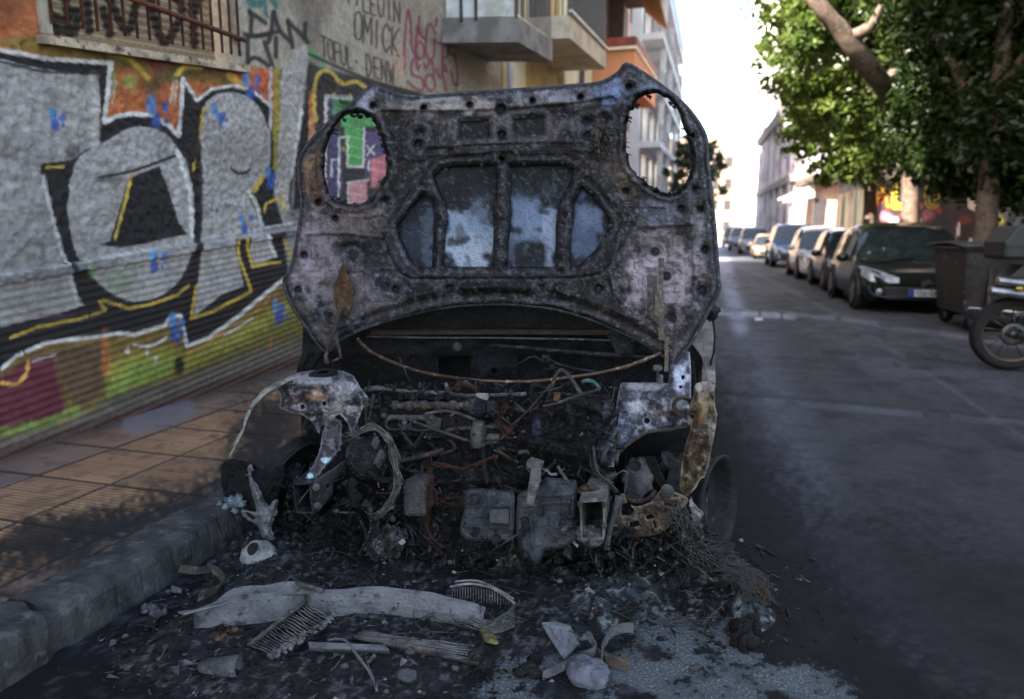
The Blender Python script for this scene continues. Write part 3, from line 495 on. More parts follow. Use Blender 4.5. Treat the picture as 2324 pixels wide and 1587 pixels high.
m = MB(); m.prism([(WX-.02, 10.75, 4.12), (-2.2, 10.75, 4.10), (-2.2, 10.75, 4.42), (WX-.02, 10.75, 4.44)], (0, 3.75, .37)); b2 = m.build('balcony', mat('balcony_pale', tuple(pc(190, 180, 162)), tuple(pc(160, 150, 134)), scale=2.5, rough=.85), L2)
m = MB(); m.box((-2.18, 12.62, 4.66), (.05, 3.85, .04), rx=.0985); m.build('balcony_edge', mat('edge_white', tuple(pc(220, 212, 198)), None), b2)
m = MB()
for i in range(34): y = 10.8+i*.11; m.box((-2.24, y, 4.95+(y-10.75)*.0985), (.018, .018, 1.05))
for i in range(9): m.box((WX+.1+i*.105, 10.78, 4.95), (.016, .016, 1.05))
m.tube([(-2.24, 10.78, 5.48), (-2.24, 14.5, 5.85)], .022, 6); m.build('balcony_rail', rail, b2)

# ================================================================ peach building with a projecting bay
L3 = thing('peach_building', 'peach building with a projecting bay and dark red loggia further along the left side', 'building', (WX, 22, .13))
pch = mat('peach_render', tuple(pc(190, 128, 92)), tuple(pc(172, 114, 80)), scale=1.2, rough=.85)
p3 = lambda u, v: PY(u, v, 18.3)
xr = p3(1440, 150)[0]; zt = p3(1440, 112)[2]
m = MB(); m.box((WX-.96, 22.6, 7.05), (1.7, 8.9, 13.9)); m.box((WX-3.4, 22.6, 4.), (3.2, 8.9, 7.8)); m.build('wall', mat('peach_wall', tuple(pc(168, 120, 92)), tuple(pc(150, 104, 78)), scale=1.), L3)  # unseen tall front kept thin: shades the facades opposite, lets sun reach the awning
m = MB(); zb_ = p3(1440, 196)[2]; m.prism([(WX-.1, 18.3, zb_), (xr, 18.3, zb_), (xr, 18.3, zt), (WX-.1, 18.3, zt)], (0, 6.5, .6)); m.build('bay', pch, L3)
red = mat('dark_red_paint', tuple(pc(120, 52, 40)), tuple(pc(98, 40, 34)), scale=3)
m = MB(); m.prism([(WX-.1, 18.2, zt+.003), (xr+.04, 18.2, zt+.003), (xr+.04, 18.2, zt+.07), (WX-.1, 18.2, zt+.07)], (0, 6.7, .6)); m.build('coping', crm, L3)
m = MB(); m.prism([(WX-.1, 18.35, zt+.073), (xr, 18.35, zt+.073), (xr, 18.35, zt+.33), (WX-.1, 18.35, zt+.33)], (0, .1, 0)); m.prism([(xr, 18.46, zt+.073), (xr+.03, 18.46, zt+.073), (xr+.03, 18.46, zt+.33), (xr, 18.46, zt+.33)], (0, 6.3, .6)); m.build('parapet', red, L3)
m = MB(); m.box((WX+.06, 21.6, zt+1.5), (.1, 6.3, 2.6)); m.box((-2.9, 20.6, zt+1.2), (.5, .1, 2.3)); m.build('loggia_back', mat('loggia_brown', tuple(pc(52, 32, 26)), tuple(pc(34, 22, 20)), scale=2), L3)
m = MB(); m.prism([(WX-.1, 18.2, zt+2.35), (xr-.1, 18.2, zt+2.35), (xr-.1, 18.2, zt+2.7), (WX-.1, 18.2, zt+2.7)], (0, 6.6, .6)); m.build('upper_slab', mat('slab_brown', tuple(pc(70, 46, 36)), None), L3)
a0 = PY(1432, 0, 20.); a1 = PY(1464, 78, 25.)
m = MB(); m.prism([a0+(0, 0, .7), a0+(.1, 0, .7), a0+(.75, 0, .1), a0+(.7, 0, .1)], tuple(a1-a0)); m.build('awning', mat('orange_awning', tuple(pc(206, 140, 66)), tuple(pc(170, 104, 48)), scale=4), L3)

BK = thing('shade_block_building', 'plain grey building added out of view behind the peach building to block sun', 'building', (-9, 38, .1)); m = MB(); m.box((-8.6, 37.8, 9), (6, 8.2, 18)); m.build('wall', plain, BK); m = MB(); m.box((-5.58, 38, 4), (.08, 1.4, 1.8)); m.build('window', darkin, BK)  # unseen block added to shade the far right facades

# ================================================================ white apartment block far on the left
L4 = thing('white_apartment_block', 'tall white apartment block with stacked balconies at the far left of the street', 'building', (-5, 55, .1))
wht = mat('white_render', (.62, .60, .60), (.54, .53, .54), scale=.6, rough=.85); wnd = mat('far_window', (.06, .06, .07), (.09, .08, .08), rough=.3)
m = MB(); m.box((-9.2, 55, 10.4), (9.6, 26, 20.8)); m.build('wall', wht, L4)
for f_ in range(5):
    z = 3.3+f_*3.0
    m = MB(); m.prism([(-4.4, 42.2, z), (-3.15, 42.2, z), (-3.15, 42.2, z+.34), (-4.4, 42.2, z+.34)], (0, 25, 1.2)); b = m.build('balcony', wht, L4)
    m = MB()
    for i in range(30): m.box((-3.2, 42.3+i*.85, z+.8+i*.04), (.03, .05, .95))
    for i in range(9): m.box((-4.3+i*.13, 42.25, z+.8), (.03, .03, .95))
    m.prism([(-3.22, 42.2, z+1.28), (-3.17, 42.2, z+1.28), (-3.17, 42.2, z+1.36), (-3.22, 42.2, z+1.36)], (0, 25, 1.2)); m.build('balcony_rail', mat('grey_rail', (.32, .31, .33), (.24, .22, .22)), b)
    for i in range(5):
        m = MB(); m.box((-4.36, 44.5+i*5, z+1.7+i*.2), (.1, 2.6, 2.2)); m.build('window', wnd, L4)
    m = MB(); m.box((-5.6, 41.97, z+1.7), (1.3, .1, 1.6)); m.build('window', wnd, L4)
for y in (45, 52, 60, 67): m = MB(); m.box((-3.35, y, 8), (.3, .35, 15)); m.build('column', mat('white_column', (.7, .68, .68), None), L4)
# ================================================================ right-hand buildings
def facade_grid(y0, y1, z0, z1, x, st):
    YY, ZZ = np.meshgrid(np.arange(y0, y1+st, st), np.arange(z0, z1+st, st)); U, V = proj(np.stack([0*YY+x, YY, ZZ], -1)); return YY, ZZ, U, V
def gridobj(name, A, P, parent, m):
    idx = np.arange(A.shape[0]*A.shape[1]).reshape(A.shape[:2]); Q = np.stack([idx[:-1, :-1], idx[:-1, 1:], idx[1:, 1:], idx[1:, :-1]], -1).reshape(-1, 4)
    return put(name, npmesh(name, A.reshape(-1, 3), Q, P.c.reshape(-1, 3)), parent, [m])
R1 = thing('graffiti_wall_building', 'dark beige building with red and yellow lettering behind the street trees', 'building', (6.3, 16, .1))
YY, ZZ, U, V = facade_grid(5, 26.1, .1, 8, 5.3, .04); P = Painter(U, V, pc(112, 98, 88))
P.fill([(1930, 405), (2150, 395), (2160, 540), (1930, 540)], pc(40, 34, 36), 8, .95, rag=14); P.fill([(2145, 400), (2260, 380), (2260, 600), (2145, 560)], pc(52, 42, 44), 12, .9, rag=12)
rd, yl, pk = pc(196, 44, 40), pc(226, 196, 40), pc(214, 110, 126)
for k, (ch, c0, c1) in enumerate((('C', yl, rd), ('A', rd, yl), ('L', yl, rd), ('L', pk, rd), ('O', yl, rd))):
    for st in strokes(ch): P.line([(1948+k*38+q[0]*30, 424+q[1]*44) for q in st], 13, c0, 2, .95, sm=False); P.line([(1948+k*38+q[0]*30, 424+q[1]*44) for q in st], 5, c1, 1.5, .9, sm=False)
for u_, v_, s_, c_ in ((1955, 492, 14, rd), (2010, 490, 16, pk), (2052, 494, 13, rd), (2108, 488, 17, pk), (2030, 500, 12, pc(180, 180, 190)), (2086, 500, 10, pc(190, 190, 200)), (2130, 478, 9, rd), (2160, 470, 14, pc(90, 60, 70)), (2225, 470, 13, pc(120, 110, 130)), (2190, 500, 14, pc(140, 60, 50))): P.blob(u_, v_, s_, s_*.8, c_, .85)
P.fill([(2258, 350), (2500, 300), (2500, 620), (2258, 560)], pc(170, 172, 184), 6, .95)
for s in ([(2262, 430), (2290, 400), (2300, 470), (2280, 520)], [(2310, 380), (2330, 430), (2300, 500)], [(2270, 540), (2300, 500)]): P.line(s, 8, pc(70, 68, 80), 2, .8)
P.blob(2272, 500, 7, 20, pc(220, 190, 60), .9); P.blob(2262, 400, 8, 12, pc(70, 150, 130), .7)
gridobj('painted_wall', np.stack([0*YY+5.3, YY, ZZ], -1), P, R1, wm)
m = MB(); m.box((7.85, 15.4, 6), (5, 20.8, 11.8)); m.build('wall', mat('beige_dark_render', tuple(pc(120, 106, 94)), tuple(pc(92, 80, 72)), scale=.7), R1)
for y in (8, 11, 17.5, 21): m = MB(); m.box((5.28, y, 5.6), (.06, 1.3, 2.2)); m.build('window', wnd, R1)

R2 = thing('old_shopfront_building', 'old beige two storey building with tall dark doorways and a balcony', 'building', (5.6, 31, .1))
m = MB(); m.box((8.1, 31, 4.3), (5, 9.6, 8.4)); m.build('wall', mat('old_beige', tuple(pc(168, 150, 136)), tuple(pc(136, 120, 110)), tuple(pc(110, 96, 92)), scale=.9, bump=.3), R2)
for y, w_ in ((27.2, 1.), (28.9, .9), (30.6, 1.), (33.5, 1.2)):
    m = MB(); m.box((5.58, y, 1.55), (.08, w_, 2.6)); d = m.build('doorway', wnd, R2); m = MB(); m.box((5.56, y-w_/2-.08, 1.6), (.14, .14, 2.8)); m.box((5.56, y+w_/2+.08, 1.6), (.14, .14, 2.8)); m.build('frame', crm, d)
for y in (27.5, 30.5, 33.2): m = MB(); m.box((5.58, y, 5.2), (.08, .9, 2.)); m.build('window', wnd, R2)
m = MB(); m.box((5.3, 31, 3.72), (.58, 9.4, .2)); m.box((5.45, 31, 8.4), (.5, 9.7, .35)); m.build('cornice', crm, R2)
m = MB(); m.box((5.57, 31, 3.3), (.05, 9.0, .45)); m.build('grey_band', mat('band_grey', tuple(pc(120, 112, 116)), tuple(pc(96, 88, 96)), scale=3), R2)

R3 = thing('corner_kiosk', 'low corner kiosk with shutter and sunlit white awning below the trees', 'kiosk', (4.8, 38, .1))
m = MB(); m.box((6.0, 38.6, 1.9), (2.4, 3.4, 3.6)); m.build('wall', mat('kiosk_beige', tuple(pc(190, 166, 150)), tuple(pc(160, 136, 128)), scale=1.5), R3)
YY, ZZ = np.meshgrid(np.arange(5.05, 6.5, .04), np.arange(.2, 2.6, .04)); U, V = proj(np.stack([YY, 0*YY+36.86, ZZ], -1)); P = Painter(U, V, pc(178, 152, 144))
for u_, v_, c_ in ((1815, 470, (120, 100, 150)), (1830, 490, (80, 120, 130)), (1808, 495, (150, 100, 110)), (1835, 500, (110, 80, 90)), (1840, 480, (110, 130, 130))): P.blob(u_, v_, 10, 8, pc(*c_), .7)
gridobj('shutter', np.stack([YY, 0*YY+36.86, ZZ], -1), P, R3, wm)
m = MB(); m.box((5.9, 38.4, 3.85), (3.4, 4.4, .34)); m.build('roof', mat('kiosk_roof', tuple(pc(96, 84, 76)), tuple(pc(70, 62, 60)), scale=3), R3, bevel=.1)
m = MB(); m.prism([(4.7, 36.6, 3.55), (4.7, 39.6, 3.6), (3.3, 39.6, 3.0), (3.3, 36.6, 2.95)], (0, 0, .1)); m.prism([(3.3, 36.6, 2.75), (4.7, 36.6, 3.0), (4.7, 36.6, 3.5), (3.3, 36.6, 2.94)], (0, .05, 0)); m.build('awning', mat('white_awning', (.75, .72, .66), None), R3)
m = MB(); m.box((4.98, 36.95, 1.5), (.5, .3, 2.9)); m.build('doorway', wnd, R3)
SB = thing('notice_pillar', 'pale sunlit notice pillar standing by the kiosk awning', 'sign', (3.75, 35.5, .1)); m = MB(); m.box((3.75, 35.5, 1.), (.16, .16, 1.9)); m.build('post', mat('pillar_cream', (.7, .62, .45), None), SB); m = MB(); m.box((3.78, 35.4, 2.0), (.5, .1, .9)); m.build('panel', mat('panel_white', (.75, .7, .6), None), SB, bevel=.04)

R4 = thing('neoclassical_building', 'pale neoclassical building with cornice and pilasters at the far right', 'building', (4.2, 57, .1))
m = MB(); m.prism([(4.3, 41, -.05), (12, 41, -.05), (12, 41, 8.2), (4.3, 41, 8.2)], (0, 33, 1.7)); neo = mat('neo_render', tuple(pc(186, 178, 184)), tuple(pc(150, 144, 154)), scale=.7, bump=.2); m.build('wall', neo, R4)
m = MB(); m.prism([(3.95, 40.9, 8.2), (4.6, 40.9, 8.2), (4.6, 40.9, 8.75), (3.8, 40.9, 8.75)], (0, 33.4, 1.7)); m.prism([(4.05, 40.9, 4.1), (4.35, 40.9, 4.1), (4.35, 40.9, 4.5), (4.0, 40.9, 4.5)], (0, 33.4, .9)); m.build('cornice', mat('neo_cornice', tuple(pc(150, 138, 138)), tuple(pc(110, 100, 104)), scale=1.5), R4)
for i in range(7): m = MB(); m.box((4.22, 43+i*5, 4.6), (.24, .8, 9.0)); m.build('pilaster', neo, R4)
for i in range(6):
    for z in (1.8, 6.3): m = MB(); m.box((4.27, 45.5+i*5, z+i*.15), (.1, 1.3, 2.3)); m.build('window', mat('neo_shutter', tuple(pc(120, 122, 140)), tuple(pc(92, 92, 108)), scale=1), R4)
for y in (44, 57, 72): m = MB(); m.box((4.6, y, 9.3+(y-41)*.05), (.8, 1.2, 1.1)); m.build('parapet_block', neo, R4)

R5 = thing('sunlit_white_block', 'tall sunlit white block with two small windows at the far end', 'building', (14, 96, 0))
sw = mat('sunlit_white', (.78, .74, .68), (.72, .68, .62), scale=.3); m = MB(); m.box((18.5, 100, 16), (29, 8, 34)); m.build('wall', sw, R5)
for u_ in (1716, 1748): q = PY(u_, 220, 95.9); m = MB(); m.box(q, (1.2, .2, 1.05)); m.build('window', mat('hazy_window', (.42, .38, .38), None), R5)
R6 = thing('sunlit_end_building', 'warm sunlit building closing the end of the street', 'building', (0, 140, 0)); m = MB(); m.box((-6, 142, 9.5), (22, 6, 20)); m.build('wall', mat('warm_end', (.40, .29, .22), (.33, .25, .2), scale=.2), R6)
for x in (-2.5, 0, 2.5):
    for z in (3, 7, 11, 15): m = MB(); m.box((x, 138.95, z), (1.1, .15, 1.7)); m.build('window', wnd, R6)

# ================================================================ parked cars
glassm = mat('car_glass', (.02, .026, .03), (.03, .04, .04), rough=.06, spec=.9); tyre = mat('tyre_rubber', (.012, .012, .013), (.018, .018, .018), rough=.8, spec=.3)
rimm = mat('wheel_alloy', (.35, .35, .36), (.2, .2, .2), rough=.4, metal=.7); lampm = mat('headlamp', (.46, .48, .53), (.22, .23, .26), scale=9, rough=.15, spec=.8); blk = mat('black_plastic', (.014, .014, .015), (.022, .022, .022), rough=.5); chrome = mat('bright_metal', (.7, .7, .72), (.45, .45, .48), rough=.2, metal=.9)
def car(name, label, cat, x, y, L_, W_, H_, paint, tall=0., plate=None, badge=False, group='cars parked along the right side'):
    t = thing(name, label, cat, (x, y, 0), 0, group)
    py = np.array([0, .012, .05, .12, .25+.0*tall, .44-.05*tall, .56, .74, .88, .95, .985, 1.]); pz = np.array([.32, .38, .435, .475+.03*tall, .53+.03*tall, .955, 1., .995, .955-.0*tall, .80, .66, .5])*H_
    wy = [0, .03, .09, .22, .6, .9, .97, 1.]; ww = [.70, .86, .96, 1., 1., .97, .9, .8]
    st = np.unique(np.concatenate([np.linspace(0, .1, 6), np.linspace(.1, .9, 36), np.linspace(.9, 1, 6), [.25, .44]])); A = []
    for s_ in st:
        zt = np.interp(s_, py, pz); hw = np.interp(s_, wy, ww)*W_/2; belt = min(.52*H_+.05*s_, zt-.01); zb = .17*H_/1.4+.05*(s_ < .04)
        g = max(0, min(1, (zt-belt)/(.42*H_))); rx = hw*(.97-.24*g)
        half = [(hw*.9, zb), (hw*.985, zb+.07), (hw, zb+.5*(belt-zb)), (hw*.985, belt-.07), (hw*.95, belt), (hw*.95+(rx-hw*.95)*.33, belt+(zt-belt)*.33*(1-.1*g)), (hw*.95+(rx-hw*.95)*.7, belt+(zt-belt)*.68), (rx, zt-.06*g-.006), (rx*.86, zt-.015*g), (rx*.45, zt+.006), (0, zt+.012)]
        A.append([(-a, s_*L_, b) for a, b in half]+[(a, s_*L_, b) for a, b in half[-2::-1]])
    A = np.array(A); n = A.shape[1]; mb = MB(); gl = MB(); rg = MB(); SG = {}
    for i in range(len(st)-1):
        c = (st[i]+st[i+1])/2
        for j in range(n-1):
            k = j if j < 10 else n-2-j; tgt = mb
            if k >= 7 and .255 < c < .43-.05*tall: tgt = gl
            elif k >= 7 and .90 < c < .97: tgt = rg
            elif k in (4, 5, 6) and (.33 < c < .555 or .58 < c < .86): tgt = SG.setdefault((j < 10, c < .57), MB())
            tgt.add([A[i][j], A[i][j+1], A[i+1][j+1], A[i+1][j]], [(0, 1, 2, 3)], 0, True)
    for e in (0, -1): mb.add(A[e], [list(range(n))])
    def fin(b, nm, m_, par=t):
        o = b.build(nm, m_, par, world=False); import bmesh
        bm = bmesh.new(); bm.from_mesh(o.data); bmesh.ops.remove_doubles(bm, verts=bm.verts, dist=.0005); bm.to_mesh(o.data); bm.free(); return o
    body = fin(mb, 'body', paint); fin(gl, 'windscreen', glassm); fin(rg, 'rear_window', glassm); [fin(s_, 'side_window', glassm) for s_ in SG.values()]
    r = .205*H_+.01
    for sx in (-1, 1):
        for yy in (.19, .80):
            a = MB(); a.lathe([(.001, .004), (r*1.16, .004), (r*1.16, -.05)], (sx*W_/2*.995, yy*L_, r*1.03), (sx, 0, 0), 20, 0, False); a.build('wheel_arch', blk, t, world=False)
            wmb = MB(); wmb.lathe([(r*.62, .008), (r*.9, .014), (r, -.03), (r, -.2)], (sx*W_/2, yy*L_, r), (sx, 0, 0), 22); wo = wmb.build('wheel', tyre, t, world=False)
            rb = MB(); rb.lathe([(.001, .0), (r*.18, .006), (r*.2, -.012), (r*.58, -.012), (r*.66, .012)], (sx*W_/2, yy*L_, r), (sx, 0, 0), 20)
            for q in range(5): th = q*2*math.pi/5; rb.box((sx*(W_/2+.0), yy*L_+math.cos(th)*r*.38, r+math.sin(th)*r*.38), (.02, r*.5, r*.14), rx=th)
            rb.build('rim', rimm, wo)
        hb = MB(); zs_ = lambda b: float(np.interp(b, py, pz)); hw_ = lambda b: float(np.interp(b, wy, ww))*W_/2
        tp_ = [(.56, .012), (.80, .02), (.965, .04), (1.01, .09), (.99, .17), (.90, .155), (.74, .07)]; T_ = [(sx*hw_(b)*a, b*L_-.02*(b < .03), zs_(b)+.014) for a, b in tp_]; bt_ = [(sx*hw_(b)*a, b*L_-.02*(b < .05), c*H_) for a, b, c in ((.60, .004, .335), (.84, .012, .33), (1.0, .03, .345), (1.015, .085, .40))]
        hb.add(T_+bt_, [(0, 1, 2, 3, 4, 5, 6), (7, 8, 1, 0), (8, 9, 2, 1), (9, 10, 3, 2)], 0, False); hb.build('headlight', lampm, t, world=False)
        mm = MB(); mm.blob((sx*(W_/2+.10), L_*.335, .585*H_), (.10, .06, .075), .05, 1); mm.box((sx*(W_/2+.02), L_*.335, .56*H_), (.1, .04, .04)); mm.build('mirror', paint if sx < 0 else blk, t, world=False)
        fg = MB(); fg.lathe([(.001, .03), (.04, .02), (.05, 0)], (sx*W_/2*.72, .01, .235*H_), (0, -1, 0), 12); fg.build('fog_lamp', lampm, t, world=False)
    gr = MB(); gr.prism([(-W_*.30, -.016, .15*H_), (W_*.30, -.016, .15*H_), (W_*.34, -.016, .29*H_), (-W_*.34, -.016, .29*H_)], (0, .1, 0)); gr.build('grille', blk, t, world=False, bevel=.015)
    bp = MB(); bp.tube([(-W_*.44, .09, .3*H_), (-W_*.42, .03, .21*H_), (-W_*.34, -.01, .18*H_), (W_*.34, -.01, .18*H_), (W_*.42, .03, .21*H_), (W_*.44, .09, .3*H_)], .016, 6); bp.build('bumper_trim', paint, t, world=False)
    lp = MB(); lp.box((0, -.034, .23*H_), (.47, .016, .105)); po = lp.build('number_plate', mat('plate_white', (.72, .74, .78), None, rough=.4), t, world=False)
    bb = MB(); bb.box((-.205, -.045, .23*H_), (.06, .006, .104)); bb.build('blue_band', mat('plate_blue', (.03, .08, .45), None), po)
    if plate:
        tx = MB()
        for i, ch in enumerate(plate):
            for s2 in strokes(ch): tx.tube([(-.15+i*.047+q[0]*.034, -.045, .23*H_+.032-q[1]*.064) for q in s2], .0048, 4)
        tx.build('lettering', mat('plate_ink', (.02, .02, .03), None), po)
    if badge:
        cb = MB()
        for dz in (0, .045): cb.prism([(-.09, -.03+.03, .335*H_+dz-.04), (0, -.03+.02, .335*H_+dz+.02), (.09, -.03+.03, .335*H_+dz-.04), (.075, -.03+.03, .335*H_+dz-.055), (0, -.03+.02, .335*H_+dz-.008), (-.075, -.03+.03, .335*H_+dz-.055)], (0, -.03, 0))
        cb.build('badge', chrome, t, world=False)
    wp = MB(); wp.tube([(-W_*.35, .245*L_, .545*H_), (0, .262*L_, .58*H_)], .012, 5); wp.build('wiper', blk, t, world=False)
    return t
def cpaint(n, c, c2=None): return mat(n, c, c2 or tuple(x*.8 for x in c), scale=3, rough=.16, spec=.5, rvar=.06)
car('parked_hatchback', 'dark green grey hatchback parked behind the rubbish bin, nearest of the row', 'car', 3.08, 11.35, 3.5, 1.74, 1.37, cpaint('paint_dark_green', (.016, .019, .017)), plate='IOW-0801', badge=True)
car('parked_hatchback', 'black navy car parked between the dark green hatchback and the white car', 'car', 3.12, 15.2, 3.3, 1.62, 1.33, cpaint('paint_navy', (.014, .015, .026)))
car('parked_hatchback', 'white car parked between the navy car and the blue car', 'car', 3.08, 19.3, 3.6, 1.7, 1.42, cpaint('paint_white', (.8, .81, .83)))
car('parked_van', 'dark blue boxy car parked behind the white car', 'car', 3.02, 26.6, 3.9, 1.75, 1.62, cpaint('paint_blue', (.05, .09, .19)), tall=1)
car('parked_hatchback', 'tan car parked behind the blue boxy car', 'car', 2.95, 36.5, 3.8, 1.75, 1.25, cpaint('paint_tan', (.30, .22, .12)))
car('parked_hatchback', 'silver car parked beyond the tan car', 'car', 2.6, 45, 3.9, 1.75, 1.75, cpaint('paint_silver', (.45, .46, .5)))
car('parked_van', 'grey car far down the row', 'car', 2.3, 58, 4, 1.8, 1.9, cpaint('paint_grey', (.3, .32, .36)), tall=1)
car('parked_hatchback', 'dark car, last in the far row', 'car', 2.0, 72, 4, 1.8, 2.1, cpaint('paint_dark_grey', (.10, .11, .14)))

# ================================================================ wheeled rubbish bin
B_ = thing('rubbish_bin', 'large scuffed metal wheeled rubbish bin with lid beside the motorcycle', 'bin', (3.5, 10, 0)); binm = mat('bin_metal', (.05, .045, .044), (.022, .02, .02), (.085, .035, .028), scale=5, rough=.5, metal=.2, bump=.3, fleck=((.24, .18, .16), 7, .64))
bw = [(2.98, 9.45), (4.15, 9.45), (4.15, 10.45), (2.98, 10.45)]; tw = [(2.90, 9.35), (4.25, 9.35), (4.25, 10.55), (2.90, 10.55)]
m = MB(); m.add([(a, b, .20) for a, b in bw]+[(a, b, 1.0) for a, b in tw], [(3, 2, 1, 0), (0, 1, 5, 4), (1, 2, 6, 5), (2, 3, 7, 6), (3, 0, 4, 7)]); [m.box((x, 9.385, .62), (.05, .05, .74), rx=-.12) for x in (3.2, 3.57, 3.95)]; m.tube([(2.88, 9.33, 1.0), (4.27, 9.33, 1.0), (4.27, 10.57, 1.0), (2.88, 10.57, 1.0), (2.88, 9.33, 1.0)], .03, 6); m.build('body', binm, B_, bevel=.01)
m = MB(); A = [[(x, y, 1.035+.045*math.sin(math.pi*(y-9.28)/1.36)+.01*math.sin(9*x)) for x in np.linspace(2.84, 4.3, 12)] for y in np.linspace(9.28, 10.64, 9)]; m.grid(A); lo = m.build('lid', mat('bin_lid', (.035, .036, .04), (.05, .05, .055), scale=6, rough=.5), B_); md = lo.modifiers.new('t', 'SOLIDIFY'); md.thickness = .03
m = MB(); m.tube([(2.99, 9.42, .24), (2.99, 9.30, .30), (3.45, 9.27, .27), (4.1, 9.30, .22)], .018, 6); m.build('foot_bar', chrome, B_)
for x, y in ((3.08, 9.45), (3.55, 9.38), (4.05, 9.45), (3.08, 10.4), (4.05, 10.4)):
    m = MB(); m.lathe([(.05, .03), (.1, .03), (.11, 0), (.1, -.03), (.05, -.03)], (x, y, .11), (1, .35, 0), 16); wo = m.build('wheel', tyre, B_); f_ = MB(); f_.lathe([(.001, .02), (.05, .024), (.055, -.02), (.001, -.025)], (x, y, .11), (1, .35, 0), 12); f_.box((x, y+.04, .2), (.08, .05, .1)); f_.build('hub', rimm, wo)

# ================================================================ motorcycle
K_ = thing('motorcycle', 'dark motorcycle with black top case and twin silver exhausts at the right edge', 'motorcycle', (2.9, 6.8, 0)); q = lambda u, v, y=6.8: PY(u, v, y)
wc = q(2293, 765); Rw = wc[2]; wc[2] = Rw = .318
def mwheel(c, r):
    m = MB(); m.lathe([(r*.74, .05), (r*.86, .065), (r*.95, .055), (r, .0), (r*.95, -.055), (r*.86, -.065), (r*.74, -.05)], c, (0, 1, 0), 36); o = m.build('wheel', tyre, K_)
    f_ = MB(); f_.lathe([(r*.74, .05), (r*.70, .045), (r*.67, .02), (r*.67, -.02), (r*.70, -.045), (r*.74, -.05)], c, (0, 1, 0), 36); f_.build('rim', mat('bronze_rim', (.16, .105, .05), (.1, .07, .04), rough=.4, metal=.5), o)
    s_ = MB(); s_.lathe([(.001, .07), (.035, .07), (.035, -.07), (.001, -.07)], c, (0, 1, 0), 14)
    for i in range(14): t = i*2*math.pi/14; s_.tube([(c[0]+.05*math.cos(t), c[1]+.03*(-1)**i, c[2]+.05*math.sin(t)), (c[0]+r*.7*math.cos(t+.25), c[1], c[2]+r*.7*math.sin(t+.25))], .006, 4)
    s_.lathe([(.07, -.05), (.10, -.052), (.10, -.056), (.07, -.058)], c, (0, 1, 0), 20); s_.build('spokes', mat('spoke_metal', (.12, .11, .1), (.06, .06, .06), metal=.6, rough=.4), o)
mwheel(wc, Rw); fw = wc+np.array([1.38, .1, .0]); mwheel(fw, Rw)
dk = mat('bike_dark_paint', (.015, .018, .024), (.025, .03, .036), rough=.3, coat=.4); X0 = wc[0]
m = MB(); m.tube([(X0, 6.66, Rw), (X0+.3, 6.66, Rw+.0), (X0+.6, 6.7, Rw+.04)], [.03, .045, .05], 8); m.tube([(X0, 6.94, Rw), (X0+.6, 6.9, Rw+.04)], [.03, .05], 8); m.build('swingarm', mat('swingarm_metal', (.10, .10, .11), (.06, .06, .06), metal=.6, rough=.35), K_)
m = MB(); m.blob((X0+.72, 6.8, .46), (.26, .17, .22), .12, 3); m.box((X0+.62, 6.8, .38), (.5, .26, .2)); m.build('engine', mat('engine_metal', (.05, .05, .055), (.09, .09, .09), metal=.5, rough=.5), K_, bevel=.02)
for dz, dx in ((0, 0), (-.085, -.045)):
    m = MB(); a = q(2262, 636, 6.62)+(dx, 0, dz); m.lathe([(.001, 0), (.028, 0), (.036, .012), (.040, .20), (.042, .45), (.03, .52)], a, (1, .03, -.12), 16); m.build('exhaust', mat('exhaust_silver', (.30, .30, .32), (.16, .16, .18), metal=.8, rough=.35), K_)
m = MB(); m.prism([(X0-.12, 6.66, .80), (X0+.35, 6.66, .80), (X0+.5, 6.66, .87), (X0-.02, 6.66, .91)], (0, .28, 0)); m.blob((X0+.46, 6.8, .87), (.36, .14, .07), .05, 2); m.build('seat', blk, K_, bevel=.02)
m = MB(); m.prism([(X0-.05, 6.62, .70), (X0+.42, 6.62, .60), (X0+.45, 6.62, .80), (X0-.10, 6.62, .81)], (0, .34, 0)); m.build('tail_fairing', dk, K_, bevel=.02)
m = MB(); m.blob((X0+.92, 6.8, .92), (.28, .17, .16), .06, 5); m.build('fuel_tank', dk, K_)
m = MB(); cse = [(X0-.20, .955), (X0+.26, .955), (X0+.28, 1.08), (X0+.20, 1.235), (X0-.12, 1.235), (X0-.21, 1.10)]; m.prism([(a, 6.58, b) for a, b in cse], (0, .46, 0)); tc_ = m.build('top_case', blk, K_, bevel=.03)
m = MB(); m.box((X0+.03, 6.57, 1.075), (.46, .02, .016)); m.build('seam', mat('case_seam', (.05, .05, .05), None), tc_)
m = MB(); m.box((X0-.13, 6.75, .76), (.05, .16, .06)); m.build('tail_light', mat('red_lens', (.4, .03, .015), None, rough=.2), K_, bevel=.01)
for y, c in ((6.58, (.62, .42, .02)), (7.02, (.55, .16, .02))): m = MB(); m.blob((X0-.06, y, .72), (.03, .02, .018), .05, 1); m.tube([(X0-.06, y, .72), (X0, 6.75, .74)], .008, 5); m.build('indicator', mat('amber_lens%d' % (y > 7), c, None, rough=.2), K_)
m = MB()
for dy in (-.1, .1): m.tube([tuple(fw+(0, dy, 0)), (fw[0]-.28, 6.88+dy, .95)], .028, 8)
m.build('fork', chrome, K_)
m = MB(); m.tube([(fw[0]-.36, 6.45, 1.08), (fw[0]-.3, 6.7, 1.02), (fw[0]-.3, 7.06, 1.02), (fw[0]-.36, 7.3, 1.08)], .014, 6); m.build('handlebar', blk, K_)
m = MB(); m.blob((fw[0]-.2, 6.88, .9), (.1, .09, .1), .02, 1); m.build('headlamp', lampm, K_)
m = MB(); A = [[(wc[0]+(Rw+.04)*math.cos(a), 6.8+b, wc[2]+(Rw+.04)*math.sin(a)) for b in (-.07, 0, .07)] for a in np.linspace(R(20), R(120), 10)]; m.grid(A); m.build('mudguard', blk, K_)

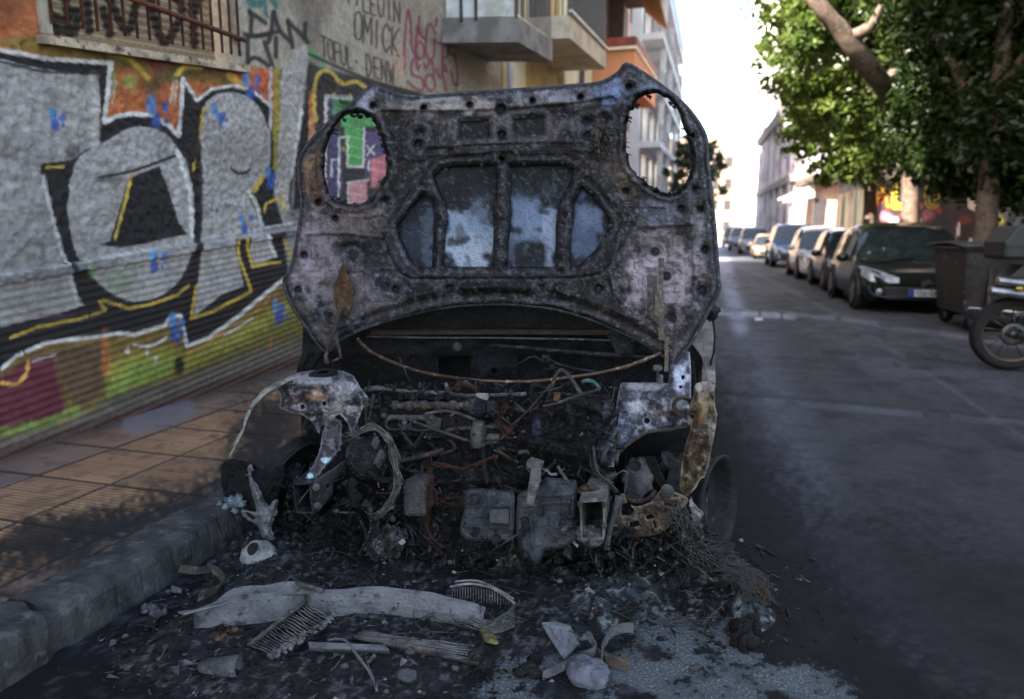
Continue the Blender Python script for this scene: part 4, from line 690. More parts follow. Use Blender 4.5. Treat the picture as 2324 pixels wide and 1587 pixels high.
# ================================================================ trees
bark2 = mat('sunlit_bark', (.23, .16, .12), (.13, .09, .07), (.28, .21, .16), scale=9, rough=.9, bump=.6, bscale=30)  # lighter bark copy, sun on the leaning limb put into its colour
bark = mat('tree_bark', (.16, .115, .085), (.09, .065, .05), (.2, .15, .11), scale=9, rough=.9, bump=.6, bscale=30)
lfA = leafmat('leaves_sunny', (.09, .15, .03), (.20, .26, .06)); lfB = leafmat('leaves_shaded', (.018, .036, .009), (.038, .062, .013)); lfC = leafmat('leaves_cypress', (.03, .05, .03), (.04, .065, .035))  # leaf colours lightened for the sunlit crowns, darkened for the shaded one
def leaves(name, balls, size, m_, parent, seed):
    rs = np.random.RandomState(seed); C_ = []
    for (c, r, n) in balls:
        k = max(6, n//34); d = rs.randn(k, 3); d /= np.linalg.norm(d, axis=1)[:, None]; cl = d*(r*rs.uniform(.3, 1.28, k)**.65)[:, None]*np.array([1, 1, .85])
        s_ = np.repeat(cl, n//k, 0); C_.append(np.array(c)+s_+rs.randn(len(s_), 3)*r*rs.uniform(.07, .17, (len(s_), 1)))
    C_ = np.concatenate(C_); n = len(C_); a = rs.randn(n, 3); a /= np.linalg.norm(a, axis=1)[:, None]; b = np.cross(a, rs.randn(n, 3)); b /= np.linalg.norm(b, axis=1)[:, None]
    s_ = size*rs.uniform(.6, 1.3, n)[:, None]; V = np.stack([C_-a*s_, C_+b*s_*.45-a*s_*.1, C_+a*s_, C_-b*s_*.45-a*s_*.1], 1).reshape(-1, 3)
    return put(name, npmesh(name, V, np.arange(n*4).reshape(-1, 4), sm=False), parent, [m_])
def pxb(u, v, y, rp, n): c = PY(u, v, y); r = rp/F*y*1.03; return (c, r, int(n*max(.3, r*r)))
def tree(label, base, trunks, balls, size, m_, seed, dens=1500):
    t = thing('street_tree', label, 'tree', base, 0, 'trees along the right side of the street'); m = MB()
    for pts, rr in trunks: sp = smooth(pts, 5); m.tube(sp, np.interp(np.linspace(0, 1, len(sp)), np.linspace(0, 1, len(rr)), rr), 10)
    m.build('trunk', bark2 if seed == 1 else bark, t, crump=.02, csc=5); leaves('crown', [pxb(*b, dens) for b in balls], size, m_, t, seed); return t
tp = lambda *a: [tuple(PY(u, v, y)) for u, v, y in a]
gb = lambda u, y, x=None: (float(PY(u, 535, y)[0]), y, .12)
tree('street tree with a sunlit leaning limb reaching over the street', gb(2066, 16), [([gb(2066, 16)]+tp((2066, 470, 16), (2062, 400, 16), (2050, 300, 16), (2020, 215, 15.8)), [.19, .165, .15, .15, .14]), (tp((2050, 300, 16), (2035, 245, 14.6), (2005, 195, 13.5), (1955, 130, 12.7), (1900, 60, 12.4), (1850, 0, 12.2), (1810, -70, 12.2)), [.18, .18, .165, .15, .13, .105, .07]), (tp((2010, 200, 15.7), (2060, 100, 15.5), (2080, -40, 15.5)), [.12, .1, .07]), (tp((1925, 85, 12.5), (1975, 60, 12.4), (2000, 10, 12.3)), [.1, .08, .05])],
     [(1850, 40, 16, 70), (1795, 60, 15.5, 60), (1785, 165, 15.5, 55), (1850, 170, 16.2, 72), (1905, 215, 16.5, 80), (1850, 265, 16, 66), (1975, 60, 16.5, 80), (1965, 255, 16.5, 70), (2030, 130, 17, 90), (1920, 130, 17, 80), (1800, -40, 15.5, 90), (1900, -60, 16, 100), (2000, -60, 16, 110), (1830, 70, 14.2, 30), (2010, 20, 15.3, 60)], .082, lfA, 1, 2300)
tree('slim street tree whose crown hangs low over the kiosk', gb(1974, 19.5), [([gb(1974, 19.5)]+tp((1975, 470, 19.5), (1970, 380, 19.5), (1955, 250, 19.3), (1930, 120, 19)), [.17, .15, .13, .11, .07]), (tp((1965, 330, 19.4), (1900, 270, 19), (1830, 240, 18.8)), [.07, .05, .03])],
     [(1820, 305, 19, 44), (1870, 345, 19, 42), (1915, 380, 19, 40), (1960, 340, 19.5, 60), (2010, 370, 20, 60), (1900, 290, 19.5, 62), (1830, 250, 19, 50), (1985, 290, 20, 70), (1882, 395, 18.8, 22), (1765, 115, 19, 36), (2060, 330, 20, 60)], .08, lfA, 2, 2500)
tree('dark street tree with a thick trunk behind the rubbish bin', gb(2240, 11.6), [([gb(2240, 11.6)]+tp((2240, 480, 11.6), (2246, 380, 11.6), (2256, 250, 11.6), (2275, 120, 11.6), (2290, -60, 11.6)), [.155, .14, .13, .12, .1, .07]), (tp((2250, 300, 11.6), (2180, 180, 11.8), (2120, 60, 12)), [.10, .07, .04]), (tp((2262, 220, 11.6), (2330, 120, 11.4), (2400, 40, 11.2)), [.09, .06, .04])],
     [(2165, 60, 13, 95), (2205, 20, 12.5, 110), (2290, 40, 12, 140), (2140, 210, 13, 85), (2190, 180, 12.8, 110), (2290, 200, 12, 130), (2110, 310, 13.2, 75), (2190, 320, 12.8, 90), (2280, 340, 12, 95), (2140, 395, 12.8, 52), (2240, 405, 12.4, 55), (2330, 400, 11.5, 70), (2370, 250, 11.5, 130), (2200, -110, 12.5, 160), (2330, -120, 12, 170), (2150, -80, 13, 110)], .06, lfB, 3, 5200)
CT = thing('cypress_tree', 'dark evergreen street tree in front of the white apartment block', 'tree', gb(1575, 40)); m = MB(); m.tube([gb(1575, 40)]+tp((1574, 500, 40), (1572, 420, 40)), [.2, .17, .1], 8); m.build('trunk', bark, CT)
leaves('crown', [pxb(u, v, y, r, 520) for u, v, y, r in ((1575, 340, 40, 34), (1560, 385, 40, 40), (1600, 370, 40, 36), (1575, 430, 40, 42), (1550, 440, 40, 30), (1605, 420, 40, 30), (1570, 480, 40, 36))], .22, lfC, CT, 5)
# ================================================================ the burnt car
BC = thing('burnt_car', 'burnt out car wreck with its scorched bonnet standing upright', 'car', (-.8, 2.6, 0))
bd = mat('charred_black', (.008, .008, .009), (.018, .017, .018), (.004, .004, .0045), scale=14, rough=.55, bump=1., bscale=70, fleck=((.22, .22, .25), 80, .69), rvar=.3, spec=.35)
bg_ = mat('ashen_metal', (.13, .125, .13), (.055, .055, .06), (.21, .20, .205), scale=16, rough=.7, bump=.7, bscale=130, fleck=((.02, .02, .02), 90, .66), metal=.25)
bm2 = mat('burnt_casting', (.045, .048, .058), (.016, .016, .019), (.10, .10, .115), scale=17, rough=.45, bump=1., bscale=75, fleck=((.28, .28, .32), 120, .67), metal=.4, rvar=.2)
bb = mat('scorched_brown', (.085, .062, .048), (.035, .03, .028), (.17, .145, .12), scale=15, rough=.75, bump=.8, bscale=110, fleck=((.02, .018, .016), 60, .66))
ba = mat('pale_ash', (.36, .345, .34), (.2, .19, .19), (.46, .45, .43), scale=18, rough=.85, bump=.8, bscale=110, fleck=((.05, .05, .05), 80, .67))
rust = mat('fresh_rust', (.14, .066, .03), (.05, .03, .02), (.19, .12, .07), scale=22, rough=.85, bump=.7, bscale=120)
copper = mat('copper_wire', (.085, .03, .02), (.035, .018, .015), scale=30, rough=.5, metal=.4)
wirem = mat('burnt_wire', (.03, .028, .028), (.06, .055, .055), scale=40, rough=.6)
inner = mat('soot', (.006, .006, .007), (.012, .012, .012), scale=10, rough=.95)
attrm = mat('burnt_sheet_metal', (.1,)*3, attr=True, scale=22, bscale=80, rough=.5, bump=1., var=.3, metal=.15, rvar=.15, fleck=((.012, .012, .013), 95, .72))
attrb = mat('bonnet_steel', (.1,)*3, attr=True, scale=14, bscale=110, rough=.52, bump=.6, var=.16, metal=.15, rvar=.15)
ZH = lambda *p: [(617.3+.4531*a, 127.1+.4531*b) for a, b in p]
ZA = lambda *p: [(490.2+.3203*a, 780.7+.3203*b) for a, b in p]
ZB = lambda *p: [(1071.2+.3203*a, 780.7+.3203*b) for a, b in p]
ZW = lambda *p: [(798.9+.3125*a, 744.4+.3125*b) for a, b in p]
def P3(pts, y): ys_ = y if hasattr(y, '__len__') else [y]*len(pts); return [tuple(PY(u, v, yy)) for (u, v), yy in zip(pts, ys_)]
def circ(u, v, r, n=12, ry=None): ry = ry or r; return [(u+r*math.cos(2*math.pi*i/n), v+ry*math.sin(2*math.pi*i/n)) for i in range(n)]
def rag(pts, a, seed, n=5):
    p = smooth(pts, n, True); rs = np.random.RandomState(seed); return p+rs.randn(*p.shape)*a
# ---- bonnet underside
OUT = ZH((60, 1130), (100, 1250), (160, 1340), (215, 1420), (262, 1478), (285, 1474), (330, 1430), (420, 1380), (560, 1330), (700, 1290), (850, 1260), (1000, 1245), (1150, 1240), (1300, 1250), (1450, 1275), (1600, 1320), (1750, 1380), (1870, 1440), (1960, 1500), (2010, 1525), (2050, 1500), (2120, 1400), (2190, 1270), (2240, 1170), (2235, 1100), (2220, 900), (2200, 700), (2180, 500), (2170, 400), (2120, 310), (2050, 230), (1950, 150), (1850, 80), (1775, 42), (1740, 80), (1690, 115), (1620, 140), (1500, 150), (1300, 165), (1150, 175), (950, 188), (750, 205), (650, 200), (570, 175), (515, 148), (470, 175), (400, 240), (300, 320), (200, 420), (140, 510), (135, 600), (150, 750), (130, 900), (100, 1050))
OUT = OUT[:1]+[tuple(q) for q in smooth(OUT, 3, True)[1:]]
HL = rag(ZH((350, 310), (420, 290), (480, 300), (520, 345), (550, 420), (570, 500), (575, 560), (555, 620), (530, 670), (490, 715), (440, 740), (380, 740), (330, 725), (290, 690), (270, 640), (262, 560), (268, 480), (290, 400)), 1.5, 1)
HR = rag(ZH((1880, 190), (1960, 200), (2020, 250), (2060, 340), (2090, 450), (2095, 560), (2070, 640), (2020, 680), (1960, 685), (1900, 650), (1850, 610), (1800, 560), (1775, 480), (1775, 400), (1790, 300), (1830, 220)), 1.6, 2)
WN = [ZH((755, 695), (800, 720), (812, 800), (806, 930), (800, 1060), (745, 1055), (690, 1010), (640, 900), (630, 850), (690, 770)), ZH((812, 600), (850, 570), (900, 555), (1120, 545), (1118, 700), (1105, 760), (1110, 860), (1105, 1000), (1100, 1055), (862, 1055), (870, 900), (885, 820), (870, 740), (835, 660)),
      ZH((1195, 548), (1460, 545), (1510, 575), (1490, 640), (1450, 700), (1430, 780), (1420, 850), (1420, 1055), (1175, 1055), (1190, 900), (1200, 800), (1195, 700)), ZH((1555, 660), (1590, 690), (1690, 820), (1690, 860), (1620, 970), (1530, 1052), (1495, 1055), (1500, 900), (1515, 800), (1512, 740))]
SLT = [ZH((945, 330), (1083, 322), (1083, 402), (942, 405)), ZH((1213, 315), (1355, 305), (1355, 385), (1213, 390))]
BH = [(505, 247, 12), (760, 260, 11), (990, 245, 11), (1145, 263, 21), (1305, 222, 10), (1545, 206, 11), (1150, 392, 15), (730, 440, 14), (1578, 396, 14), (1770, 677, 12), (318, 814, 11), (405, 1003, 12), (160, 995, 12), (130, 1170, 12), (620, 1167, 12), (885, 1160, 12), (1350, 1157, 12), (1637, 1165, 12), (1918, 980, 14), (1977, 1103, 14), (2005, 1313, 14), (2167, 968, 13), (2157, 1170, 14), (2050, 765, 13), (2145, 765, 9), (1788, 155, 12), (285, 1300, 10), (232, 733, 10), (2120, 670, 9), (2105, 400, 8), (1150, 515, 9), (565, 720, 10)]
BHP = [circ(*ZH((a, b))[0], r*.4531, 12) for a, b, r in BH]+[circ(*ZH((555, 1145))[0], 12, 12, 8), circ(*ZH((737, 378))[0], 10, 10, 5), circ(*ZH((1580, 325))[0], 11, 12, 6), circ(*ZH((878, 1017))[0], 4, 8, 7), circ(*ZH((1668, 315))[0], 9, 12, 6)]
OCT = ZH((555, 880), (700, 690), (820, 520), (900, 480), (1500, 455), (1590, 500), (1700, 650), (1800, 855), (1700, 1030), (1640, 1085), (1500, 1105), (700, 1108), (640, 1080), (590, 980))
PKR = ZH((1745, 900), (1830, 865), (2090, 850), (2110, 1100), (2100, 1250), (2030, 1335), (1900, 1335), (1830, 1300), (1720, 1180), (1700, 1060)); PKL = ZH((170, 900), (330, 890), (560, 920), (600, 1060), (560, 1130), (480, 1200), (430, 1330), (300, 1350), (160, 1180))
DPL = ZH((300, 950), (400, 930), (490, 950), (480, 1010), (370, 1000))
TOPC = ZH((560, 280), (800, 285), (1145, 275), (1500, 245), (1700, 210))
HB = ZH((740, 455), (1150, 430), (1560, 425)); HB2 = ZH((720, 500), (1150, 470), (1590, 470))
RIBS = [ZH((1150, 560), (1150, 760), (1142, 1050)), ZH((820, 640), (850, 740), (835, 830), (830, 1050)), ZH((1560, 600), (1480, 720), (1465, 800), (1460, 1050))]
LOWL = ZH((430, 1360), (560, 1290), (700, 1240), (900, 1200), (1150, 1190), (1400, 1205), (1600, 1260), (1800, 1350), (1930, 1440))
def YB(U, V):            # where the bonnet stands: hinged low, nearly upright, slightly bowed
    return 2.50+.09*(660-V)/600*.6-.055*((U-1137)/490)**2-.02*np.cos((V-150)/650*math.pi)
def gz(d, w_): return np.exp(-(d/w_)**2)
def bonnetY(U, V, d):
    h = np.zeros(U.shape)
    h -= .020*(1-sstep(0, 16, d))+.004*gz(d-20, 6)                                   # edge flange
    h += .008*gz(d-34, 9)
    so_ = sdist(U, V, OCT); h += .014*(1-sstep(-2, 5, so_))-.008*gz(so_-4, 3)
    wmin = np.full(U.shape, 1e9)
    for p in WN: wmin = np.minimum(wmin, sdist(U, V, p))
    h -= .008*(1-sstep(0, 4, wmin))
    for p in (PKR, PKL): q = sdist(U, V, p); h -= .011*(1-sstep(-4, 3, q))-.006*gz(q-5, 3)
    q = sdist(U, V, DPL); h -= .010*(1-sstep(-8, 8, q))
    for l, a, w_ in ((HB, .013, 5), (HB2, .009, 5), (TOPC, -.014, 4)):
        q = segdist(U, V, l, False)[0]; h += a*gz(q, w_)
    top = sstep(8, -8, V-np.interp(U, [p[0] for p in TOPC], [p[1] for p in TOPC])); h += .012*top
    for l in RIBS: q = segdist(U, V, l, False)[0]; h += .009*gz(q, 7)-.004*gz(q-15, 3)
    for a, b, r in ((1150, 775, 20), (837, 810, 18), (1465, 795, 22)):
        q = np.hypot(*(np.array([U, V])-np.array(ZH((a, b))[0])[:, None, None])); h += .011*sstep(22, 15, q)-.012*sstep(8, 4, q)
    q = segdist(U, V, LOWL, False)[0]; h -= .012*gz(q, 10); h += .01*gz(np.abs(q-18), 7)
    for p in (HL, HR): q = np.maximum(0, sdist(U, V, p)); h += .016*gz(q-11, 8)-.012*(1-sstep(0, 7, q))
    for (a, b, r) in BH: cu, cv = ZH((a, b))[0]; m = np.nonzero((abs(U-cu) < 30) & (abs(V-cv) < 30)); q = np.hypot(U[m]-cu, V[m]-cv); h[m] += .004*sstep(r*.45+9, r*.45+5, q)-.007*sstep(r*.45+4, r*.45, q)
    bumpm = np.zeros(U.shape)
    for k in range(46):                                                              # small pressings in the lower corners
        rs = np.random.RandomState(100+k); s_ = rs.rand() < .5; cu = rs.uniform(690, 850) if s_ else rs.uniform(1400, 1590); cv = rs.uniform(500, 740); a, b = rs.uniform(5, 20, 2); bumpm += rs.choice([-1, 1])*gz(np.hypot((U-cu)/a, (V-cv)/b), 1.)
    h += .0035*np.clip(bumpm, -1.5, 1.5)
    h += .012*(fbm(U*.012, V*.012, 3, 3)-.5)+.006*(fbm(U*.05, V*.05, 7, 4, .65)-.5)+.003*(fbm(U*.25, V*.25, 17, 3, .7)-.5)
    return YB(U, V)-h
def bonnetC(U, V, d):
    P = Painter(U, V, lin(60, 57, 58)); al = (np.arange(len(U)),)
    n = fbm(U*.02, V*.02, 41, 5, .6); n2 = fbm(U*.07, V*.07, 43, 5, .65); n3 = fbm(U*.17, V*.17, 47, 4, .7)
    P.blend(al, .8*sstep(.5, .62, n), lin(86, 80, 80)); P.blend(al, .75*sstep(.53, .66, fbm(U*.03+9, V*.03, 51, 5, .6)), lin(36, 34, 36))
    for u, v, ru, rv, c, a in ((210, 1000, 110, 210, (142, 134, 138), .85), (400, 1180, 160, 120, (118, 112, 116), .7), (1940, 1080, 170, 210, (150, 143, 148), .9), (1920, 930, 130, 60, (122, 116, 118), .6), (2150, 980, 50, 220, (130, 126, 130), .7), (900, 250, 240, 40, (150, 144, 142), .85), (1400, 205, 240, 34, (132, 130, 136), .8), (640, 250, 90, 40, (112, 106, 106), .7), (1150, 340, 500, 50, (96, 92, 94), .6), (400, 830, 200, 80, (112, 102, 100), .75),
                                (210, 620, 60, 140, (104, 82, 62), .75), (180, 540, 30, 60, (150, 128, 104), .6), (1780, 560, 80, 130, (92, 80, 62), .6), (2100, 650, 70, 60, (86, 90, 102), .6), (1950, 780, 120, 60, (92, 96, 108), .7), (1700, 180, 90, 60, (120, 132, 160), .8), (2000, 160, 120, 60, (110, 120, 144), .6), (470, 210, 60, 60, (140, 138, 146), .8)):
        u_, v_ = ZH((u, v))[0]; P.blob(u_, v_, ru*.4531*1.15, rv*.4531*1.15, lin(*c), a, .75)
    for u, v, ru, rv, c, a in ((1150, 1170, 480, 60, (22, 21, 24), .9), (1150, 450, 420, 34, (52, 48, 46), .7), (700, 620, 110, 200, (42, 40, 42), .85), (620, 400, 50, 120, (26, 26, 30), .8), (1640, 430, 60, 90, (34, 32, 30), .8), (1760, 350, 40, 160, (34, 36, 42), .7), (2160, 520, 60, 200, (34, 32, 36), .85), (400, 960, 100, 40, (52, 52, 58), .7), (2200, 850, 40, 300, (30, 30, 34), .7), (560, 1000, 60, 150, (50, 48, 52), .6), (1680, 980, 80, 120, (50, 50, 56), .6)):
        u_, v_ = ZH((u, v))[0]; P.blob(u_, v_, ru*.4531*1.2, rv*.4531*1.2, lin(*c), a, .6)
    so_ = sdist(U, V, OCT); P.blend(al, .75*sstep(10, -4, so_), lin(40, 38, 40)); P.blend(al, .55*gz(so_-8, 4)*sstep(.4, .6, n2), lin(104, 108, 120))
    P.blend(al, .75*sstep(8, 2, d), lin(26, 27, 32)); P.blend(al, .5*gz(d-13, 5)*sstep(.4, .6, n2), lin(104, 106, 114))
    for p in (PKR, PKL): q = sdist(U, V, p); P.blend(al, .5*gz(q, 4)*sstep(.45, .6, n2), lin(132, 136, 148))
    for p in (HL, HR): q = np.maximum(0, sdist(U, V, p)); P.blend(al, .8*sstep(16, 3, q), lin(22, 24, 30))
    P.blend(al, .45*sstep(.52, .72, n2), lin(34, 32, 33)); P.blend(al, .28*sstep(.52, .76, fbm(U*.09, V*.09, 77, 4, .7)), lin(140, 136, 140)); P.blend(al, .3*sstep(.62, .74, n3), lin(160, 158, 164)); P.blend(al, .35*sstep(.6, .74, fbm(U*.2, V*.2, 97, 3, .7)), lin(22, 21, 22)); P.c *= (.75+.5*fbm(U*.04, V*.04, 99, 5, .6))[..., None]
    P.c *= 1.05; return .074*(np.maximum(P.c, .004)/.085)**1.45*np.array([1.0, .99, 1.0])
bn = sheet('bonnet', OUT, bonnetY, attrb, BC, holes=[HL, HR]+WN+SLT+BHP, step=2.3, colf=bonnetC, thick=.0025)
def skinC(U, V, d):
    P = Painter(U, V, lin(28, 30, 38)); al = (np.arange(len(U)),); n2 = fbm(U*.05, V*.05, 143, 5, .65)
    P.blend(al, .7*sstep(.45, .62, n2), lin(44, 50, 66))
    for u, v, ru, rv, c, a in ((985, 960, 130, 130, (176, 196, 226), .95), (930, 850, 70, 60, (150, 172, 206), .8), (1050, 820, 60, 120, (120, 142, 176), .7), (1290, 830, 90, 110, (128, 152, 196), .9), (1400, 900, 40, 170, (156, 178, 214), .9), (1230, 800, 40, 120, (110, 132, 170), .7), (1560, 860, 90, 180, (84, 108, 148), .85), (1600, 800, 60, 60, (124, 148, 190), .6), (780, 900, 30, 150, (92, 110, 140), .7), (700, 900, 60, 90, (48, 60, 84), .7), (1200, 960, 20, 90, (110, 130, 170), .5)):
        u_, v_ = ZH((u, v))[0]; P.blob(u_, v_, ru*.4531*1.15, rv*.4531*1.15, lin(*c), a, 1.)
    for u, v, ru, rv, a in ((990, 650, 150, 60, .9), (1300, 620, 140, 70, .85), (935, 930, 45, 24, .9), (1290, 990, 80, 60, .75), (940, 885, 20, 40, .6), (1015, 365, 110, 60, 1.), (1285, 350, 110, 60, 1.)):  # last blobs paint the shade behind the slots into the skin
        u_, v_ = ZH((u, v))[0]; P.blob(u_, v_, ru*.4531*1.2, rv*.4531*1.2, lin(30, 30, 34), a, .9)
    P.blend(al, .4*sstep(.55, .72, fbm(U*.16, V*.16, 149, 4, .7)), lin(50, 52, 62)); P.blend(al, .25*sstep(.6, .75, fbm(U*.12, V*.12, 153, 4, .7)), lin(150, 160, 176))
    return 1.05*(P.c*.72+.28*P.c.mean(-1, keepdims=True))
def skinY(U, V, d): return YB(U, V)+.031+.010*(fbm(U*.012, V*.012, 3, 3)-.5)-.010*(1-sstep(0, 14, d))
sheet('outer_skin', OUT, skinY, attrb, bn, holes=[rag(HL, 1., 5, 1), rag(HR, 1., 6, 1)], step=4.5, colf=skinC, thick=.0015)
m = MB(); hem = smooth(OUT, 1, True); hem = np.vstack([hem, hem[:1]]); m.tube([tuple(PY(u, v, YB(np.array(u), np.array(v))+.022)) for u, v in hem], .0075, 6); m.build('hem', mat('burnt_edge', (.05, .055, .075), (.025, .026, .03), (.12, .13, .16), scale=25, rough=.6, bump=.5), bn)
# shreds of burnt lamp housing round the openings
m = MB()
for poly, sd_ in ((HL, 1), (HR, 2)):
    rs = np.random.RandomState(sd_); c = poly.mean(0)
    for i in range(34):
        a = poly[rs.randint(len(poly))]; t = rs.uniform(.02, .10); b = a+(c-a)*t; y = float(YB(a[0], a[1])); s_ = rs.uniform(3, 9)
        m.prism(P3([(a[0]-s_, a[1]-s_*.3), (b[0], b[1]), (a[0]+s_, a[1]+s_*.4)], y-.002), (0, .02, 0))
o = m.build('lamp_rim_shreds', bd, bn, crump=.003); o['kind'] = 'stuff'
# small fixings and the latch
m = MB()
for k in range(26):
    rs = np.random.RandomState(500+k); u, v = ZH((1650+rs.randn()*32, 405+rs.randn()*55))[0]; y = float(YB(u, v))-.02-rs.rand()*.02
    if rs.rand() < .5: m.blob(PY(u, v, y), (.008, .008, .01), .5, k, 8, 6)
    else: a = PY(u, v, y); m.tube([a, a+rs.randn(3)*.014, a+rs.randn(3)*.02], .003, 5)
m.build('latch', bb, bn, crump=.003)
for (a, b) in ((1150, 770), (837, 810), (1465, 797), (1500, 700), (1695, 850), (870, 570), (1050, 545), (1262, 540), (1455, 535), (1600, 680), (720, 1045)):
    u, v = ZH((a, b))[0]; m = MB(); m.lathe([(.001, .006), (.006, .005), (.008, 0)], PY(u, v, float(YB(u, v))-.022), (0, -1, 0), 10); m.build('bolt', bm2, bn)
# hinges
hp = ZH((355, 1025), (375, 1040), (375, 1090), (410, 1130), (410, 1180), (392, 1280), (372, 1300), (330, 1300), (312, 1200), (305, 1150), (330, 1110))
hy = lambda U, V, d: YB(U, V)-.028-.006*sstep(0, 5, d)+.006*(fbm(U*.12, V*.12, 9)-.5)
hg = sheet('hinge', hp, hy, rust, bn, holes=[circ(*ZH((394, 1130))[0], 4, 8)], step=2.2, thick=.004)
m = MB(); m.tube(P3(ZH((335, 1270), (312, 1370), (285, 1440), (270, 1500), (275, 1540)), [2.42, 2.42, 2.41, 2.40, 2.38]), [.009, .008, .008, .008, .01], 6); m.tube(P3(ZH((318, 1400), (335, 1470), (345, 1510), (300, 1530)), 2.40), .007, 6); m.build('hinge_arm', bb, hg, crump=.004, csc=30)
rp_ = ZH((1935, 1010), (1965, 1012), (1960, 1080), (1955, 1190), (1965, 1260), (1960, 1400), (1985, 1410), (1985, 1580), (1965, 1585), (1968, 1430), (1935, 1420), (1938, 1330), (1915, 1290), (1918, 1180), (1938, 1170))
hg2 = sheet('hinge', rp_, lambda U, V, d: YB(U, V)-.034+.004*(fbm(U*.12, V*.12, 9)-.5), mat('ochre_grey_hinge', (.17, .14, .10), (.09, .08, .07), (.25, .22, .17), scale=30, rough=.8, bump=.6), bn, step=1.6, thick=.006)
m = MB(); q = ZH((1880, 1100), (1930, 1100), (1930, 1150), (1960, 1310), (1930, 1340), (1880, 1300)); m.prism([tuple(PY(u, v, float(YB(u, v))-.022)) for u, v in q], (0, .004, 0)); m.build('hinge_plate', bg_, hg2, crump=.003)

# ---- scuttle, bulkhead, cable
def rel(y0, amp, sc, seed, dark=0): return lambda U, V, d: y0-amp*(fbm(U*sc, V*sc, seed, 5, .6)-.5)*2
def sheetcol(base, spots=(), hi=None, k=1., seed=0, f=.05):
    def fn(U, V, d):
        P = Painter(U, V, lin(*base)); al = (np.arange(len(U)),); n = fbm(U*f, V*f, seed+3, 5, .65); n2 = fbm(U*f*4, V*f*4, seed+5, 4, .7)
        P.blend(al, .7*sstep(.48, .64, n), np.array(lin(*base))*.35)
        for u, v, ru, rv, c, a in spots: P.blob(u, v, ru, rv, lin(*c), a, .8)
        if hi: P.blend(al, .55*sstep(.5, .7, fbm(U*f*1.3, V*f*1.3, seed+11, 5, .65)), lin(*hi)); P.blend(al, .4*sstep(.58, .74, n2), lin(*hi))
        P.blend(al, .5*sstep(.6, .75, fbm(U*f*3.5, V*f*3.5, seed+15, 3, .7)), lin(18, 17, 18)); P.blend(al, .45*sstep(6, 0, d), np.array(lin(*(hi or base)))*1.)
        P.c *= k; mm_ = .05; return mm_*(np.maximum(P.c, .002)/mm_)**1.3
    return fn
op = ZW((625, 215), (860, 205), (862, 355), (625, 350)); fwc = ZW((920, 205), (1180, 205), (1190, 340), (920, 345))
def fwY(U, V, d):
    q = sdist(U, V, fwc); return 2.80-.012*sstep(-6, 6, -q)*1-.02*(fbm(U*.02, V*.02, 5)-.5)-.012*(fbm(U*.1, V*.1, 8, 4)-.5)-.02*gz(V-800, 8)
sheet('bulkhead', [(690, 700), (1560, 690), (1585, 900), (1560, 1240), (700, 1240), (680, 900)], fwY, attrm, BC, holes=[op, circ(*ZW((1030, 308))[0], 8, 10)], step=4, colf=sheetcol((17, 17, 20), [(850+278*.0+260, 825, 46, 26, (50, 52, 60), .8), (900, 790, 90, 24, (52, 52, 58), .7), (1040, 780, 60, 12, (60, 60, 66), .6)], (52, 54, 62), 1., 61))
m = MB(); m.box((-.8, 2.98, .6), (1.55, .02, 1.2)); m.build('bulkhead_backing', inner, BC)
m = MB(); m.prism(P3([(838, 752), (1150, 748), (1434, 752), (1436, 760), (1150, 757), (838, 761)], 2.70), (0, .12, .0)); m.build('scuttle_strip', mat('scuttle_rusty', (.05, .036, .03), (.025, .022, .022), (.22, .13, .07), scale=24, rough=.6, bump=.6, stretch=(1, 3, 8), fleck=((.5, .45, .4), 40, .7)), BC, crump=.004, csc=9)
m = MB(); m.tube(P3([(832, 763), (960, 766), (1120, 767), (1290, 770), (1440, 774)], 2.66), .0045, 6); m.build('scuttle_seal', bg_, BC, crump=.003, csc=20)
m = MB(); m.prism(P3([(820, 722), (1000, 700), (1140, 692), (1300, 698), (1450, 730), (1470, 752), (1150, 744), (830, 752)], 2.74), (0, .1, .02)); m.build('scuttle_panel', bd, BC, crump=.006)
m = MB(); m.tube(P3(ZW((1010, 128), (1220, 140), (1480, 165), (1700, 182), (1950, 200)), 2.66), [.0075, .009, .009, .0095, .0095], 8); m.tube(P3(ZW((1950, 200), (2050, 205), (2180, 215)), 2.66), .007, 8); m.build('wiper_tube', bm2, BC, crump=.002, csc=30)
m = MB(); m.tube(P3(ZW((1150, 300), (1290, 215), (1330, 205), (1450, 290), (1530, 270)), 2.6), .005, 6); m.tube(P3(ZW((1390, 200), (1480, 260), (1620, 295), (1780, 320)), 2.58), .0055, 6); m.tube(P3(ZW((1400, 300), (1560, 320), (1600, 330)), 2.6), .006, 6); m.blob(PY(*ZW((1410, 230))[0], 2.58), .018, .5, 4); m.blob(PY(*ZW((1450, 280))[0], 2.58), .016, .5, 5); m.build('wiper_linkage', bm2, BC, crump=.003, csc=30)
m = MB(); m.prism(P3(ZW((1850, 50), (1990, 40), (2050, 130), (2040, 185), (1920, 182)), 2.62), (0, .004, 0)); m.build('scuttle_plate', bm2, BC)
m = MB(); c = PY(*ZW((765, 135))[0], 2.74); m.lathe([(.001, .02), (.009, .02), (.01, .012), (.018, .012), (.02, 0)], c, (0, -1, 0), 14); m.build('bolt', bg_, BC)
m = MB(); cp = smooth(ZW((40, 80), (120, 160), (250, 230), (400, 290), (600, 340), (850, 375), (1100, 390), (1350, 385), (1600, 355), (1800, 325), (2000, 275), (2150, 220), (2240, 180)), 6); m.tube(P3(cp, np.interp(np.arange(len(cp)), [0, 30, len(cp)], [2.5, 2.3, 2.42])), .0072, 10); m.build('sagging_cable', mat('cable_sheath', (.12, .07, .05), (.07, .04, .03), (.30, .24, .2), scale=20, rough=.42, metal=.5, bump=.25, bscale=60), BC)
